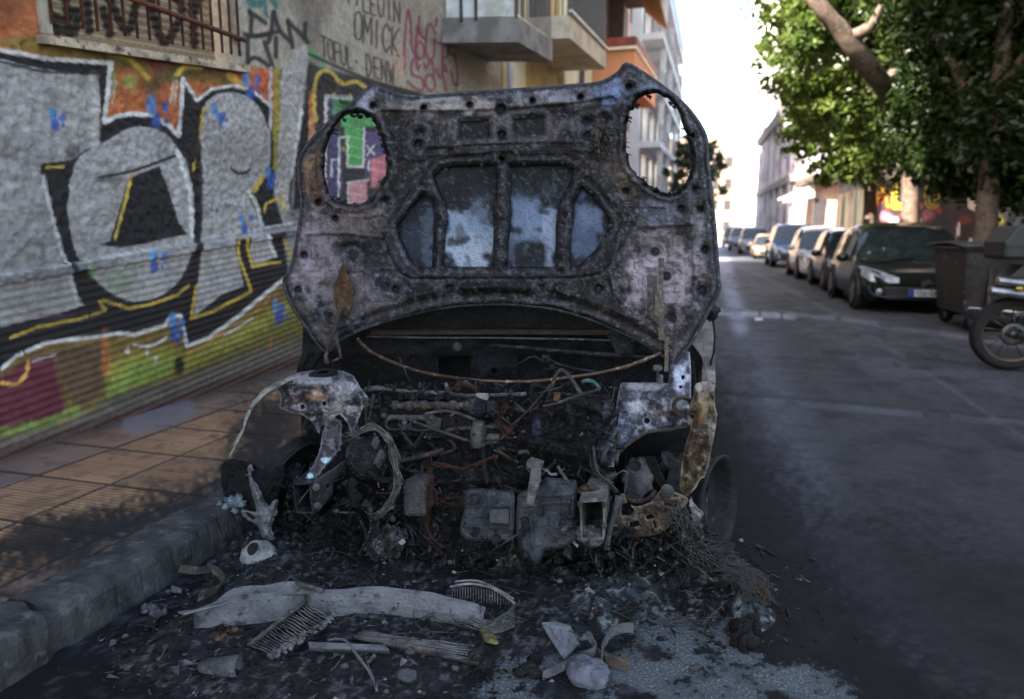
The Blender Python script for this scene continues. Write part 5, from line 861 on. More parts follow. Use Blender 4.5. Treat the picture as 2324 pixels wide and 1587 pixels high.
# ---- front structure, left
def towerY(U, V, d): return np.interp(V, [838, 850, 866, 1000], [2.42, 2.34, 2.16, 2.12])-.03*(fbm(U*.03, V*.03, 71, 4)-.5)*2-.012*(fbm(U*.12, V*.12, 73, 4, .7)-.5)-.012*sstep(0, 14, d)
TL = ZA((440, 280), (560, 215), (640, 190), (850, 185), (960, 215), (1000, 270), (1020, 300), (1050, 340), (1100, 430), (1040, 445), (1000, 560), (965, 650), (930, 560), (870, 500), (800, 560), (740, 590), (728, 640), (690, 560), (620, 510), (520, 480), (450, 450), (460, 380), (430, 330))
sheet('suspension_tower', rag(TL, .6, 11, 3), towerY, attrm, BC, holes=[circ(*ZA((767, 421))[0], 5.6), circ(*ZA((612, 443))[0], 6, 12), circ(*ZA((780, 490))[0], 2.4, 8), circ(*ZA((830, 495))[0], 2.4, 8)], step=2.4, thick=.004,
      colf=sheetcol((66, 64, 70), [(*ZA((900, 330))[0], 34, 40, (132, 128, 130), .9), (*ZA((700, 250))[0], 60, 14, (150, 148, 150), .8), (*ZA((700, 370))[0], 26, 14, (150, 118, 96), .8), (*ZA((560, 400))[0], 40, 24, (64, 50, 46), .8), (*ZA((850, 480))[0], 34, 26, (140, 132, 128), .7), (*ZA((480, 470))[0], 14, 8, (170, 160, 150), .7)], (168, 165, 168), 1.15, 81))
m = MB(); m.lathe([(.02, .004), (.04, .006), (.055, 0), (.055, -.02)], PY(*ZA((760, 205))[0], 2.3), (0, -.15, 1), 18); m.build('tower_cap', bd, BC)
st_ = smooth(ZA((560, 225), (430, 290), (340, 350), (250, 455), (185, 600), (140, 700), (100, 800)), 5)
m = MB(); m.tube(P3(st_, np.linspace(2.14, 1.9, len(st_))), np.interp(np.arange(len(st_)), [0, 8, 16, len(st_)], [.022, .022, .013, .006]), 8, 0, .35); m.build('wing_edge_strip', mat('peeled_edge', (.30, .29, .25), (.09, .09, .09), (.42, .41, .36), scale=18, rough=.8, bump=.6), BC, crump=.006, csc=18)
m = MB(); m.tube(P3(ZA((640, 60), (600, 170), (590, 200), (680, 150), (740, 60), (760, 30)), 2.5), .014, 6); m.build('wing_frame', bd, BC, crump=.004)
def boxbeam(name, f, b, yf, yb, th, m_, par=BC, crump=.004):
    """open box section from px quad f (near) to px quad b (far)"""
    A = np.array(P3(f, yf)); B = np.array(P3(b, yb)); ca = A.mean(0); cb = B.mean(0); A2 = ca+(A-ca)*(1-th); B2 = cb+(B-cb)*(1-th); mb = MB(); k = 7
    for i in range(4):
        j = (i+1) % 4; mb.grid([[A[i]+(B[i]-A[i])*t/k, A[j]+(B[j]-A[j])*t/k] for t in range(k+1)], 0, False); mb.grid([[A2[j]+(B2[j]-A2[j])*t/k, A2[i]+(B2[i]-A2[i])*t/k] for t in range(k+1)], 0, False); mb.add([A[i], A[j], A2[j], A2[i]], [(0, 1, 2, 3)])
    mb.add(B2, [(0, 1, 2, 3)]); return mb.build(name, m_, par, crump=crump, csc=14, sub=1)
br = boxbeam('front_rail', ZA((540, 985), (682, 985), (692, 1205), (565, 1195)), ZA((880, 740), (985, 745), (1000, 900), (900, 900)), 1.86, 2.35, .13, bm2)
def plY(U, V, d): return np.interp(U, [700, 830], [1.85, 2.15])+.004*fbm(U*.1, V*.1, 3)-.004*sstep(0, 4, d)
pl = sheet('end_plate', ZA((668, 1010), (690, 972), (720, 950), (830, 880), (950, 790), (965, 850), (840, 985), (830, 1070), (730, 1185), (692, 1190), (672, 1110)), plY, mat('plate_grey', (.085, .082, .085), (.05, .05, .05), (.12, .115, .115), scale=18, rough=.6, bump=.5, metal=.3), br, holes=[circ(*ZA((795, 1005))[0], 3, 8), circ(*ZA((715, 1075))[0], 3, 8)], step=2.4, thick=.006)
for a, b in ((711, 1012), (722, 1145)): m = MB(); m.lathe([(.001, .012), (.007, .011), (.009, .006), (.013, .005), (.013, 0)], PY(*ZA((a, b))[0], 1.845), (0.3, -1, 0), 10); m.build('bolt', bg_, pl)
boxbeam('lower_rail', ZA((700, 1190), (840, 1080), (860, 1130), (740, 1230)), ZA((930, 960), (985, 900), (1000, 980), (950, 1030)), 1.95, 2.3, .1, bd)
sheet('ash_crust', rag(ZA((640, 955), (690, 860), (740, 720), (780, 560), (870, 540), (885, 640), (872, 740), (800, 830), (700, 945)), 1.4, 4, 3), lambda U, V, d: np.interp(V, [950, 1090], [2.12, 1.9])-.03*(fbm(U*.08, V*.08, 91, 4, .7)-.5), attrm, BC, step=2, thick=.01,
      colf=sheetcol((70, 66, 70), [(*ZA((660, 930))[0], 12, 9, (176, 214, 226), .9), (*ZA((780, 820))[0], 14, 7, (170, 206, 220), .9), (*ZA((735, 700))[0], 5, 12, (150, 190, 210), .9), (*ZA((640, 900))[0], 10, 6, (140, 170, 190), .8), (*ZA((830, 620))[0], 14, 16, (90, 84, 84), .7)], (132, 128, 134), 1.15, 95))
# wheels
def wheel(c, ax, r, seed, t=1.):
    m = MB(); m.lathe([(a_*r, b_*t) for a_, b_ in [(.45, -.02), (.8, -.03), (.9, -.075), (.985, -.085), (1., -.075), (.94, -.06), (.9, 0), (.92, .05), (.985, .07), (1.0, .085), (.97, .09), (.88, .06), (.84, .0), (.5, -.005)]], c, ax, 40); o = m.build('wheel', mat('burnt_wheel', (.012, .012, .014), (.024, .024, .027), (.008, .008, .009), scale=18, rough=.5, bump=.6, bscale=120, metal=.3, fleck=((.14, .14, .15), 70, .71)), BC, crump=.004)
    d_ = MB(); d_.lathe([(.001, .02), (r*.3, .02), (r*.32, -.01), (r*.66, -.01), (r*.68, -.028), (r*.3, -.03), (.001, -.03)], c, ax, 30); d_.build('brake_disc', bm2, o, crump=.002); return o
wheel(tuple(PY(*ZA((550, 955))[0], 2.16)), (.95, -.14, -.30), .165, 1, .35); wheel(tuple(PY(1588, 1150, 2.36)), (.93, -.34, .05), .19, 2, .8)
for x in (-1.55, -.05): wheel((x, 5.1, .2), (1, 0, 0), .21, 3)
# ---- front structure, right
def towerRY(U, V, d): return np.interp(V, [800, 868, 880, 906, 1060], [2.58, 2.48, 2.40, 2.20, 2.12])-.014*(fbm(U*.03, V*.03, 171, 4)-.5)*2-.008*(fbm(U*.12, V*.12, 173, 4, .7)-.5)-.010*sstep(0, 10, d)+.012*gz(U-1517, 4)+.01*gz(segdist(U, V, ZB((1395, 300), (1398, 580)), False)[0], 3)
TR = ZB((1050, 290), (1100, 275), (1340, 270), (1392, 268), (1400, 120), (1480, 70), (1545, 60), (1555, 320), (1548, 440), (1540, 578), (1400, 605), (1250, 625), (1130, 690), (1050, 760), (1005, 830), (1000, 870), (880, 855), (880, 760), (930, 640), (1000, 520), (1030, 400))
sheet('suspension_tower', rag(TR, .4, 12, 2), towerRY, attrm, BC, holes=[circ(*ZB((1240, 543))[0], 7), circ(*ZB((1495, 235))[0], 4, 10, 6), circ(*ZB((1478, 300))[0], 4.5)], step=2.4, thick=.004,
      colf=sheetcol((70, 70, 76), [(*ZB((1170, 460))[0], 30, 22, (150, 148, 154), .85), (*ZB((1200, 300))[0], 60, 9, (160, 156, 156), .9), (*ZB((1480, 230))[0], 18, 34, (176, 180, 196), .85), (*ZB((1080, 560))[0], 22, 40, (84, 88, 104), .8), (*ZB((1300, 480))[0], 30, 24, (104, 98, 92), .7), (*ZB((1450, 420))[0], 20, 18, (136, 132, 128), .8), (*ZB((940, 780))[0], 16, 26, (92, 96, 110), .7), (*ZB((1450, 510))[0], 24, 16, (44, 42, 42), .8)], (164, 164, 172), 1.1, 181))
m = MB(); lp_ = smooth(ZB((1542, 578), (1400, 608), (1250, 628), (1130, 694), (1050, 765), (1008, 835)), 4); m.tube(P3(lp_, 2.11), .0042, 6); m.build('arch_flange', bb, BC, crump=.002, csc=40)
m = MB(); A = [[tuple(PY(u, v, 2.13+t*.45)) for (u, v) in smooth(ZB((1548, 582), (1400, 612), (1250, 632), (1130, 700), (1055, 770), (1012, 850), (1005, 1120)), 3)] for t in np.linspace(0, 1, 5)]; m.grid(A); m.add([tuple(p) for p in A[-1]], [list(range(len(A[-1])))]); m.build('arch_liner', inner, BC)
def fenY(U, V, d): return 2.10-.035*np.sin((U-1545)/70*2.2)+.03*(V-960)/200-.03*gz(segdist(U, V, ZB((1590, 300), (1640, 480), (1560, 640), (1520, 800)), False)[0], 9)+.02*gz(segdist(U, V, ZB((1700, 400), (1660, 560), (1620, 760), (1560, 1000)), False)[0], 8)+.05*(fbm(U*.025, V*.025, 271, 3)-.5)*2+.008*(fbm(U*.15, V*.15, 273, 4, .7)-.5)-.02*gz(segdist(U, V, ZB((1560, 590), (1640, 480), (1700, 330)), False)[0], 7)
FE = ZB((1580, 290), (1640, 268), (1710, 290), (1720, 400), (1732, 560), (1705, 700), (1690, 780), (1655, 930), (1620, 960), (1530, 1072), (1485, 1045), (1470, 990), (1500, 760), (1548, 590), (1525, 500), (1550, 420), (1570, 360))
sheet('crumpled_wing', rag(FE, .5, 13, 3), fenY, attrm, BC, holes=[circ(*ZB((1560, 515))[0], 5, 10)], step=2.2, thick=.004,
      colf=sheetcol((66, 60, 56), [(*ZB((1640, 330))[0], 26, 26, (140, 138, 136), .8), (*ZB((1640, 430))[0], 26, 24, (132, 122, 100), .75), (*ZB((1610, 500))[0], 10, 24, (122, 92, 64), .7), (*ZB((1520, 640))[0], 7, 36, (124, 86, 60), .7), (*ZB((1590, 720))[0], 30, 44, (84, 66, 60), .8), (*ZB((1560, 940))[0], 20, 44, (78, 68, 52), .7), (*ZB((1490, 950))[0], 5, 40, (112, 98, 62), .7), (*ZB((1690, 620))[0], 8, 40, (120, 112, 104), .7)], (150, 140, 126), 1.15, 281))
m = MB(); m.lathe([(.02, -.03), (.026, 0), (.03, .006), (.034, 0), (.034, -.03)], PY(*ZB((1510, 450))[0], 2.1), (.2, -1, .1), 14); m.build('wing_bracket', bb, BC, crump=.004)
sheet('torn_liner', rag(ZB((1545, 1075), (1560, 1110), (1600, 1160), (1640, 1200), (1600, 1260), (1580, 1330), (1560, 1230), (1545, 1150)), .8, 3, 2), rel(2.02, .02, .08, 3), ba, BC, step=2, thick=.004)
# damper, plates, lower bracket
m = MB(); c = PY(*ZB((1170, 950))[0], 2.2); m.blob(c, (.052, .06, .066), .3, 31, 26, 18); sp_ = m.build('damper', bg_, BC); m = MB(); m.lathe([(.001, -.004), (.012, -.002), (.016, .004), (.019, .0)], PY(*ZB((1160, 862))[0], 2.135), (-.1, -1, .5), 14); m.build('damper_hole', inner, sp_)
m = MB(); m.tube(P3(smooth(ZB((1085, 1065), (1120, 1105), (1190, 1115), (1260, 1090), (1295, 1040)), 4), 2.12), .007, 8); m.build('spring_ring', bb, BC)
m = MB(); m.prism(P3(ZB((1340, 790), (1385, 792), (1470, 860), (1472, 935), (1400, 885), (1355, 830)), 2.2), (0, .02, .01)); m.build('torn_plate', bm2, BC, crump=.004)
m = MB(); [m.tube(P3(ZB((1230+i*14, 800), (1270+i*14, 900), (1330+i*12, 1000)), 2.18), .004, 5) for i in range(5)]; m.build('burnt_hose', bd, BC, crump=.004)
LBH = [ZB((1060, 1130), (1110, 1125), (1150, 1180), (1120, 1215), (1060, 1210)), ZB((1350, 1120), (1470, 1140), (1440, 1160), (1370, 1145)), ZB((1120, 1262), (1180, 1250), (1195, 1285), (1120, 1302)), ZB((1230, 1220), (1275, 1200), (1292, 1230), (1240, 1242)), ZB((1280, 1250), (1296, 1252), (1312, 1300), (1296, 1304)), ZB((1420, 1070), (1470, 1072), (1465, 1082), (1422, 1080))]
lbr = sheet('lower_bracket', rag(ZB((1030, 1080), (1080, 1060), (1100, 1115), (1150, 1150), (1260, 1120), (1320, 1050), (1360, 1000), (1420, 1040), (1510, 1078), (1535, 1110), (1500, 1160), (1430, 1230), (1330, 1350), (1000, 1360), (985, 1180)), .5, 14, 2), lambda U, V, d: 2.0-.02*sstep(1010, 960, V*0+U-420)-.014*(fbm(U*.05, V*.05, 371, 4)-.5)*2-.008*sstep(0, 6, d), attrm, BC, holes=LBH, step=2.2, thick=.004, colf=sheetcol((66, 58, 52), [(*ZB((1350, 1250))[0], 40, 24, (98, 84, 72), .7), (*ZB((1130, 1330))[0], 26, 8, (110, 74, 50), .7), (*ZB((1440, 1060))[0], 18, 14, (120, 112, 104), .7)], (136, 124, 112), 1.1, 381))
m = MB(); m.lathe([(.001, .016), (.008, .016), (.01, .004), (.02, .004), (.02, 0)], PY(*ZB((1385, 1040))[0], 1.985), (-.2, -1, .2), 12); m.build('bolt', bg_, lbr)
m = MB(); m.tube(P3(ZB((1040, 1080), (1020, 1180), (995, 1270), (965, 1380), (950, 1450)), 1.95), [.012, .009, .009, .008, .012], 7); m.build('tie_arm', bg_, BC, crump=.004)
fr = boxbeam('front_rail', ZB((755, 1105), (945, 1105), (930, 1390), (775, 1395)), ZB((865, 880), (985, 880), (985, 1060), (880, 1060)), 1.80, 2.2, .14, mat('rail_ashen', (.20, .19, .18), (.08, .078, .078), (.30, .285, .27), scale=15, rough=.75, bump=.7, bscale=90, fleck=((.03, .03, .03), 60, .64)), crump=.006)
m = MB(); [m.blob(PY(*ZB((775+i*23, 1045+rnd*8))[0], 1.9), (.012, .012, .006), .7, i) for i, rnd in enumerate((0, -3, 2, -5, 1))]; m.build('rust_patch', rust, fr, crump=.004)
m = MB(); [m.blob(PY(*ZB((800+i*28, 1345+(i % 2)*16))[0], 1.83), (.024, .03, .026), .5, 40+i) for i in range(4)]; m.build('ash_filling', bg_, fr)
for x, y in ((938, 1135), (938, 1285), (765, 1130)): m = MB(); m.lathe([(.001, .01), (.007, .01), (.009, 0)], PY(*ZB((x, y))[0], 1.795), (0, -1, 0), 6); m.build('bolt', bb, fr)
for k_, (lo, hi) in enumerate((((590, 1100), (720, 1290)), ((720, 1150), (880, 1310)), ((1380, 1200), (1560, 1300)))):
    pp = [(lo[0], (lo[1]+hi[1])/2), ((lo[0]+hi[0])/2, lo[1]), (hi[0], lo[1]+50), (hi[0]-10, hi[1]), (lo[0]+20, hi[1])]
    sheet('melted_mass', rag(pp, 4, 90+k_, 4), lambda U, V, d: 2.16-.07*sstep(0, 30, d)-.07*(fbm(U*.04, V*.05, 660, 5, .65)-.5)*2, attrm, BC, step=2.6, thick=.01, colf=sheetcol((13, 13, 14), [], (70, 68, 74), 1., 664+k_, .08))
m = MB()
for i in range(9): rs = np.random.RandomState(700+i); p = np.array(smooth(ZB((860, 740), (870, 850), (900, 930), (960, 980), (1030, 1050)), 4)); p = p+rs.randn(2)*4; m.tube(P3(p, 1.98+rs.rand()*.04), .0022, 4)
m.build('wire_bundle', wirem, BC)
# ---- engine
eg = sheet('engine', ZA((1130, 640), (2020, 640), (2140, 700), (2560, 700), (2580, 1000), (2560, 1480), (1330, 1500), (1180, 1420), (1280, 1000), (1290, 700)), lambda U, V, d: 2.22-.05*(fbm(U*.02, V*.02, 400, 5, .65)-.5)*2-.03*(fbm(U*.09, V*.09, 410, 4, .7)-.5), attrm, BC, step=3, colf=sheetcol((22, 22, 26), [], (86, 86, 94), 1., 420, .09), thick=.01)
m = MB(); m.prism(P3(ZA((1150, 455), (1880, 465), (1870, 640), (1800, 690), (1300, 650), (1160, 600)), 2.06), (0, .16, 0)); m.build('cylinder_head', bd, eg, bevel=.006)
fo = ZA((1190, 525), (1215, 500), (1540, 500), (1600, 530), (1590, 605), (1560, 620), (1215, 612), (1195, 590))
flg = sheet('port_flange', fo, lambda U, V, d: 2.045-.006*sstep(0, 4, d)+.003*fbm(U*.1, V*.1, 2), bg_, eg, holes=[circ(*ZA((1265, 570))[0], 17, 18, 10), circ(*ZA((1440, 575))[0], 17, 18, 10), circ(*ZA((1357, 556))[0], 3, 8)], step=2, thick=.012)
for q in ((1190, 505), (1522, 517), (1338, 557)): m = MB(); m.lathe([(.001, .012), (.005, .012), (.006, .005), (.01, .004), (.01, 0)], PY(*ZA(q)[0], 2.035), (0, -1, .1), 10); m.build('bolt', bg_, flg)
m = MB()
for i in range(17): x = 1250+i*34; m.lathe([(.001, .022), (.011 if i % 3 else .016, .02), (.011 if i % 3 else .016, .0), (.001, 0)], PY(*ZA((x, 432+(i % 2)*4))[0], 2.05), (1, .0, .0), 12)
m.tube(P3(ZA((1230, 436), (1810, 440)), 2.05), .006, 8); m.build('camshaft', bb, eg, crump=.001)
m = MB(); m.tube(P3(ZA((1060, 325), (1150, 312), (1250, 328), (1460, 340), (1690, 350), (1730, 300), (1765, 268), (1800, 290), (1850, 325)), 2.14), [.01, .009, .007, .007, .007, .008, .008, .007, .004], 8); m.build('fuel_rail', bg_, eg, crump=.002, csc=40)
for q in (ZA((1290, 345), (1440, 350), (1440, 390), (1290, 390)), ZA((1490, 355), (1630, 352), (1630, 392), (1490, 395))): m = MB(); m.prism(P3(q, 2.16), (0, .05, 0)); m.build('coil_block', bb, eg, crump=.003, bevel=.003)
m = MB(); c = PY(*ZA((1850, 440))[0], 2.06); m.lathe([(.001, .03), (.02, .03), (.022, .02), (.03, .02), (.032, .0), (.034, -.02)], c, (.75, -.65, .1), 20); c = PY(*ZA((1945, 450))[0], 2.08); m.lathe([(.001, .02), (.022, .02), (.024, -.02)], c, (.75, -.65, .1), 18); m.build('timing_wheel', bm2, eg, crump=.002); m = MB(); m.prism(P3(ZA((1838, 365), (1915, 368), (1920, 400), (1890, 392), (1860, 380)), 2.02), (0, .02, .004)); m.build('timing_cover', ba, eg, crump=.003)
m = MB(); m.lathe([(.001, .085), (.018, .085), (.02, .07), (.026, .06), (.028, .01), (.024, 0), (.001, 0)], PY(*ZA((1858, 720))[0], 2.05), (.05, -.1, 1), 18); m.lathe([(.001, .04), (.012, .04), (.014, 0)], PY(*ZA((1930, 660))[0], 2.05), (1, -.1, .1), 12); m.build('thermostat_housing', mat('housing_grey', (.09, .085, .082), (.035, .033, .032), (.15, .145, .135), scale=30, rough=.65, bump=.5), eg, crump=.003, csc=30)
m = MB(); m.prism(P3([(p[0], p[1]) for p in roundrect(*ZA((1338, 962))[0], *ZA((1490, 1210))[0], 9)], 1.99), (0, .07, 0)); ob_ = m.build('oil_cooler', mat('speckled_grey', (.10, .10, .11), (.06, .06, .065), (.17, .17, .18), scale=60, rough=.7, bump=.6, bscale=260), eg, bevel=.006)
m = MB(); rr_ = roundrect(*ZA((1336, 960))[0], *ZA((1492, 1212))[0], 9); m.tube(P3(rr_+rr_[:1], 1.99), .0025, 5); m.build('cooler_rim', bg_, ob_)
# alternator
c = PY(*ZA((1060, 800))[0], 2.02); ax = Vector((.62, -.75, .12)); m = MB(); m.lathe([(.001, .07), (.028, .07), (.034, .062), (.052, .058), (.060, .05), (.062, .02), (.058, .015), (.058, -.02), (.062, -.025), (.06, -.07), (.03, -.08)], c, ax, 28); al_ = m.build('alternator', bm2, eg, crump=.003, csc=25)
m = MB(); a_ = ax.normalized(); e1 = a_.orthogonal().normalized(); e2 = a_.cross(e1)
for i in range(26): t = 2*math.pi*i/26; d_ = e1*math.cos(t)+e2*math.sin(t); p0 = Vector(c)+d_*.0635; m.tube([p0+a_*.052, p0+a_*.022], .0035, 5); q0 = Vector(c)+a_*.062; m.tube([q0+d_*.03, q0+d_*.052], .0028, 4)
m.build('fins', inner, al_)
m = MB(); [m.blob(PY(*ZA(q)[0], 1.95), (.013, .012, .02), .5, i) for i, q in enumerate(((1130, 700), (1170, 790), (1150, 830)))]; m.build('terminal', bg_, al_)
m = MB(); ph = np.array(smooth(ZA((965, 650), (1040, 610), (1130, 590), (1200, 640), (1245, 700), (1255, 800), (1280, 900), (1290, 1000), (1245, 1090), (1195, 1170), (1140, 1220)), 5))
for i in range(26): rs = np.random.RandomState(800+i); p = ph+np.stack([np.interp(np.arange(len(ph)), np.linspace(0, len(ph), 7), rs.randn(7)*5.5), np.interp(np.arange(len(ph)), np.linspace(0, len(ph), 7), rs.randn(7)*4)], 1); p[-1] += rs.randn(2)*5; p[0] += rs.randn(2)*8; m.tube(P3(p, 1.90+rs.randn()*.006), .0019, 4)
m.build('braided_strap', mat('strap_grey', (.15, .143, .142), (.05, .048, .048), (.26, .25, .25), scale=40, rough=.6, metal=.3), al_)
m = MB(); m.tube(P3(smooth(ZA((1080, 900), (1160, 960), (1250, 965), (1265, 930)), 4), 1.95), .011, 8); m.tube(P3(smooth(ZA((985, 960), (960, 1010), (985, 1080), (1030, 1100)), 4), 1.95), .017, 8); m.build('hose', bd, eg, crump=.003)
sheet('compressor', rag(ZA((1060, 1380), (1100, 1310), (1180, 1300), (1240, 1290), (1310, 1320), (1350, 1340), (1330, 1440), (1290, 1500), (1200, 1560), (1120, 1540), (1070, 1470)), 1., 61, 3), lambda U, V, d: 2.0-.07*sstep(0, 22, d)-.05*(fbm(U*.07, V*.07, 630, 4, .6)-.5)*2-.014*(fbm(U*.25, V*.25, 634, 3, .7)-.5)*2, attrm, eg, step=1.8, thick=.01, colf=sheetcol((74, 70, 72), [(*ZA((1150, 1440))[0], 12, 14, (120, 116, 118), .7), (*ZA((1260, 1360))[0], 14, 8, (120, 118, 120), .7)], (140, 136, 140), 1., 640, .1))
m = MB(); m.tube(P3(ZA((1050, 1130), (1090, 1150), (1095, 1230), (1130, 1300), (1100, 1390)), 1.93), [.02, .01, .009, .012, .012], 8); m.tube(P3(ZA((1020, 1250), (1060, 1330), (1070, 1450), (1130, 1540)), 1.9), .004, 6); m.lathe([(.008, .004), (.016, .006), (.02, 0), (.018, -.01)], PY(*ZA((1120, 1270))[0], 1.92), (0, -1, .2), 16); m.build('compressor_bracket', bm2, eg, crump=.003)
# gearbox
def pillow(y0, h, w_, seed): return lambda U, V, d: y0-h*np.sqrt(np.clip(d/w_, 0, 1))-.007*(fbm(U*.06, V*.06, seed, 4)-.5)*2-.002*(fbm(U*.3, V*.3, seed+2, 3)-.5)
def ribs(f, lines, a, w_): 
    def g(U, V, d):
        y = f(U, V, d)
        for l in lines: y = y-a*gz(segdist(U, V, l, False)[0], w_)
        return y
    return g
gcm = mat('gear_casting', (.125, .13, .15), (.06, .064, .078), (.17, .175, .195), scale=11, rough=.48, metal=.3, bump=.7, bscale=140, fleck=((.02, .02, .022), 60, .66), rvar=.12)
GC = sheetcol((66, 69, 80), [], (112, 115, 128), 1.25, 520, .06)
gx = sheet('gearbox', smooth(ZB((320, 1075), (400, 1030), (500, 990), (520, 940), (700, 960), (745, 985), (742, 1180), (748, 1290), (740, 1390), (600, 1460), (515, 1468), (492, 1540), (440, 1572), (400, 1535), (335, 1465), (308, 1330)), 2, True), ribs(pillow(1.985, .045, 9, 530), [ZB((420, 1200), (430, 1440)), ZB((680, 1080), (690, 1380)), ZB((340, 1130), (700, 1125)), ZB((540, 1230), (745, 1225)), ZB((330, 1185), (500, 1170)), ZB((510, 1300), (745, 1290)), ZB((520, 1350), (745, 1380)), ZB((340, 1075), (700, 1070)), ZB((620, 960), (610, 1080)), ZB((600, 1400), (620, 1100))], .018, 2.3), gcm, BC, step=1.6, thick=.01)
bh_ = sheet('bell_housing', smooth(ZB((-70, 1040), (60, 1020), (250, 1035), (300, 1040), (305, 1200), (300, 1390), (200, 1400), (-40, 1390), (-90, 1300), (-60, 1180)), 2, True), ribs(pillow(2.0, .035, 7, 540), [ZB((90, 1040), (95, 1380)), ZB((200, 1040), (204, 1150)), ZB((-60, 1220), (110, 1215)), ZB((-60, 1150), (300, 1140)), ZB((-60, 1290), (300, 1300)), ZB((284, 1040), (288, 1390))], .016, 2.3), gcm, gx, step=1.6, thick=.01)
m = MB(); m.prism(P3(ZB((125, 1172), (258, 1168), (260, 1270), (128, 1262)), 1.95), (0, .012, 0)); m.build('data_plate', mat('dull_plate', (.11, .11, .12), (.08, .08, .085), (.14, .14, .145), scale=25, rough=.6, metal=.3), bh_, crump=.001)
m = MB(); m.prism(P3(ZB((-70, 870), (60, 860), (250, 900), (260, 1020), (-60, 1030)), 2.1), (0, .1, 0)); m.build('block_casting', bm2, gx, crump=.008, bevel=.006)
for q in ((375, 1245), (378, 1300), (350, 1335), (485, 1180), (380, 1480), (20, 1100), (20, 1330), (170, 1385)): m = MB(); m.lathe([(.001, .03), (.008, .03), (.009, .014), (.014, .013), (.015, -.02)], PY(*ZB(q)[0], 1.945), (.2, -1, .15), 8); m.build('bolt', bm2, gx)
m = MB(); m.prism(P3(ZB((420, 885), (490, 880), (480, 990), (470, 1010), (432, 1138), (380, 1138), (398, 1010)), 1.86), (0, .012, 0)); m.prism(P3(ZB((385, 835), (410, 820), (500, 850), (490, 890), (420, 890), (390, 870)), 1.88), (0, .03, 0)); m.tube(P3(ZB((490, 880), (540, 900), (560, 925), (605, 920)), 1.9), .005, 6); m.build('mounting_strip', mat('strip_light', (.15, .145, .14), (.07, .068, .066), (.2, .195, .19), scale=24, rough=.65, bump=.5), gx, crump=.002, bevel=.002)
m = MB(); m.tube(P3(ZB((610, 865), (640, 920), (690, 990)), 1.93), .005, 6); m.build('selector_rod', bg_, gx, crump=.002)
# burnt battery and electronics mass
sheet('battery_remains', rag(ZB((330, 620), (400, 500), (480, 420), (600, 380), (760, 350), (950, 380), (1000, 420), (960, 560), (900, 690), (860, 850), (700, 850), (420, 820), (340, 760)), 2, 21, 3), lambda U, V, d: 2.06-.07*sstep(0, 30, d)-.06*(fbm(U*.03, V*.05, 600, 5, .65)-.5)*2-.02*(fbm(U*.12, V*.16, 604, 4, .7)-.5), attrm, BC, step=2.4, thick=.01, colf=sheetcol((12, 12, 13), [(*ZB((460, 580))[0], 10, 26, (92, 104, 130), .6), (*ZB((950, 500))[0], 8, 24, (110, 112, 120), .6)], (72, 72, 80), 1., 610, .08))
m = MB(); m.box(PY(*ZB((600, 372))[0], 1.98), (.018, .014, .026), rz=.3, ry=.2); m.build('burnt_connector', rust, BC, bevel=.002)
m = MB(); m.tube(P3(smooth(ZB((780, 268), (820, 258), (870, 275), (905, 322)), 4), 2.0), .0058, 8); m.build('verdigris_pipe', mat('verdigris', (.06, .14, .145), (.02, .05, .055), (.14, .25, .24), scale=40, rough=.8, bump=.6), BC)
m = MB(); m.tube(P3(smooth(ZB((905, 322), (800, 350), (690, 385), (600, 420), (500, 440)), 4), 1.98), [.005]*12+[.004]*5, 6); m.build('thin_pipe', bb, BC, crump=.002)
m = MB(); m.lathe([(.001, .008), (.016, .008), (.018, .003), (.018, -.004), (.004, -.01), (.004, -.05)], PY(*ZB((1315, 170))[0], 2.4), (0, -.25, 1), 16); m.lathe([(.001, .01), (.009, .01), (.01, -.02)], PY(*ZB((1335, 240))[0], 2.38), (0, -.2, 1), 12); m.build('filler_cap', bg_, BC, crump=.001)
# wires and clutter
rs = np.random.RandomState(33)
def bundle(name, pts, y, n, sp, r, m_, par, end=0.):
    m = MB(); ph = np.array(smooth(pts, 5)); k = len(ph)
    for i in range(n):
        o_ = np.stack([np.interp(np.arange(k), np.linspace(0, k-1, 6), rs.randn(6)*sp) for _ in '12'], 1); t = np.linspace(0, 1, k)[:, None]; p = ph+o_*(1+end*t*t*3); m.tube(P3(p, y+np.interp(np.arange(k), np.linspace(0, k-1, 5), rs.randn(5)*.02)), r, 4)
    return m.build(name, m_, par)
bundle('copper_wires', ZA((1540, 850), (1640, 865), (1750, 885), (1850, 850), (1980, 790)), 1.93, 20, 3.2, .0013, copper, BC)
bundle('copper_wires', ZB((250, 440), (200, 500), (190, 580), (270, 650)), 1.97, 20, 4, .0013, copper, BC, .3)
bundle('copper_wires', ZA((1500, 800), (1530, 1000), (1560, 1110), (1680, 1130), (1800, 1040)), 1.92, 7, 9, .0011, copper, BC)
bundle('copper_wires', ZA((1540, 940), (1500, 1150), (1500, 1350), (1600, 1470)), 1.92, 8, 10, .0011, copper, BC)
bundle('copper_wires', ZA((1640, 330), (1720, 280), (1800, 300), (1850, 330)), 2.12, 9, 5, .0012, copper, BC)
bundle('burnt_wires', ZB((1450, 1190), (1520, 1300), (1580, 1420), (1620, 1500)), 1.97, 46, 13, .0016, wirem, BC, .25)
bundle('burnt_wires', ZB((290, 1400), (275, 1500), (250, 1570)), 1.9, 5, 5, .0012, bb, BC)
bundle('burnt_wires', ZB((480, 1340+100), (800, 860), (870, 800), (1030, 430)), 2.04, 0, 5, .001, wirem, BC) if 0 else None
m = MB(); rs = np.random.RandomState(77)
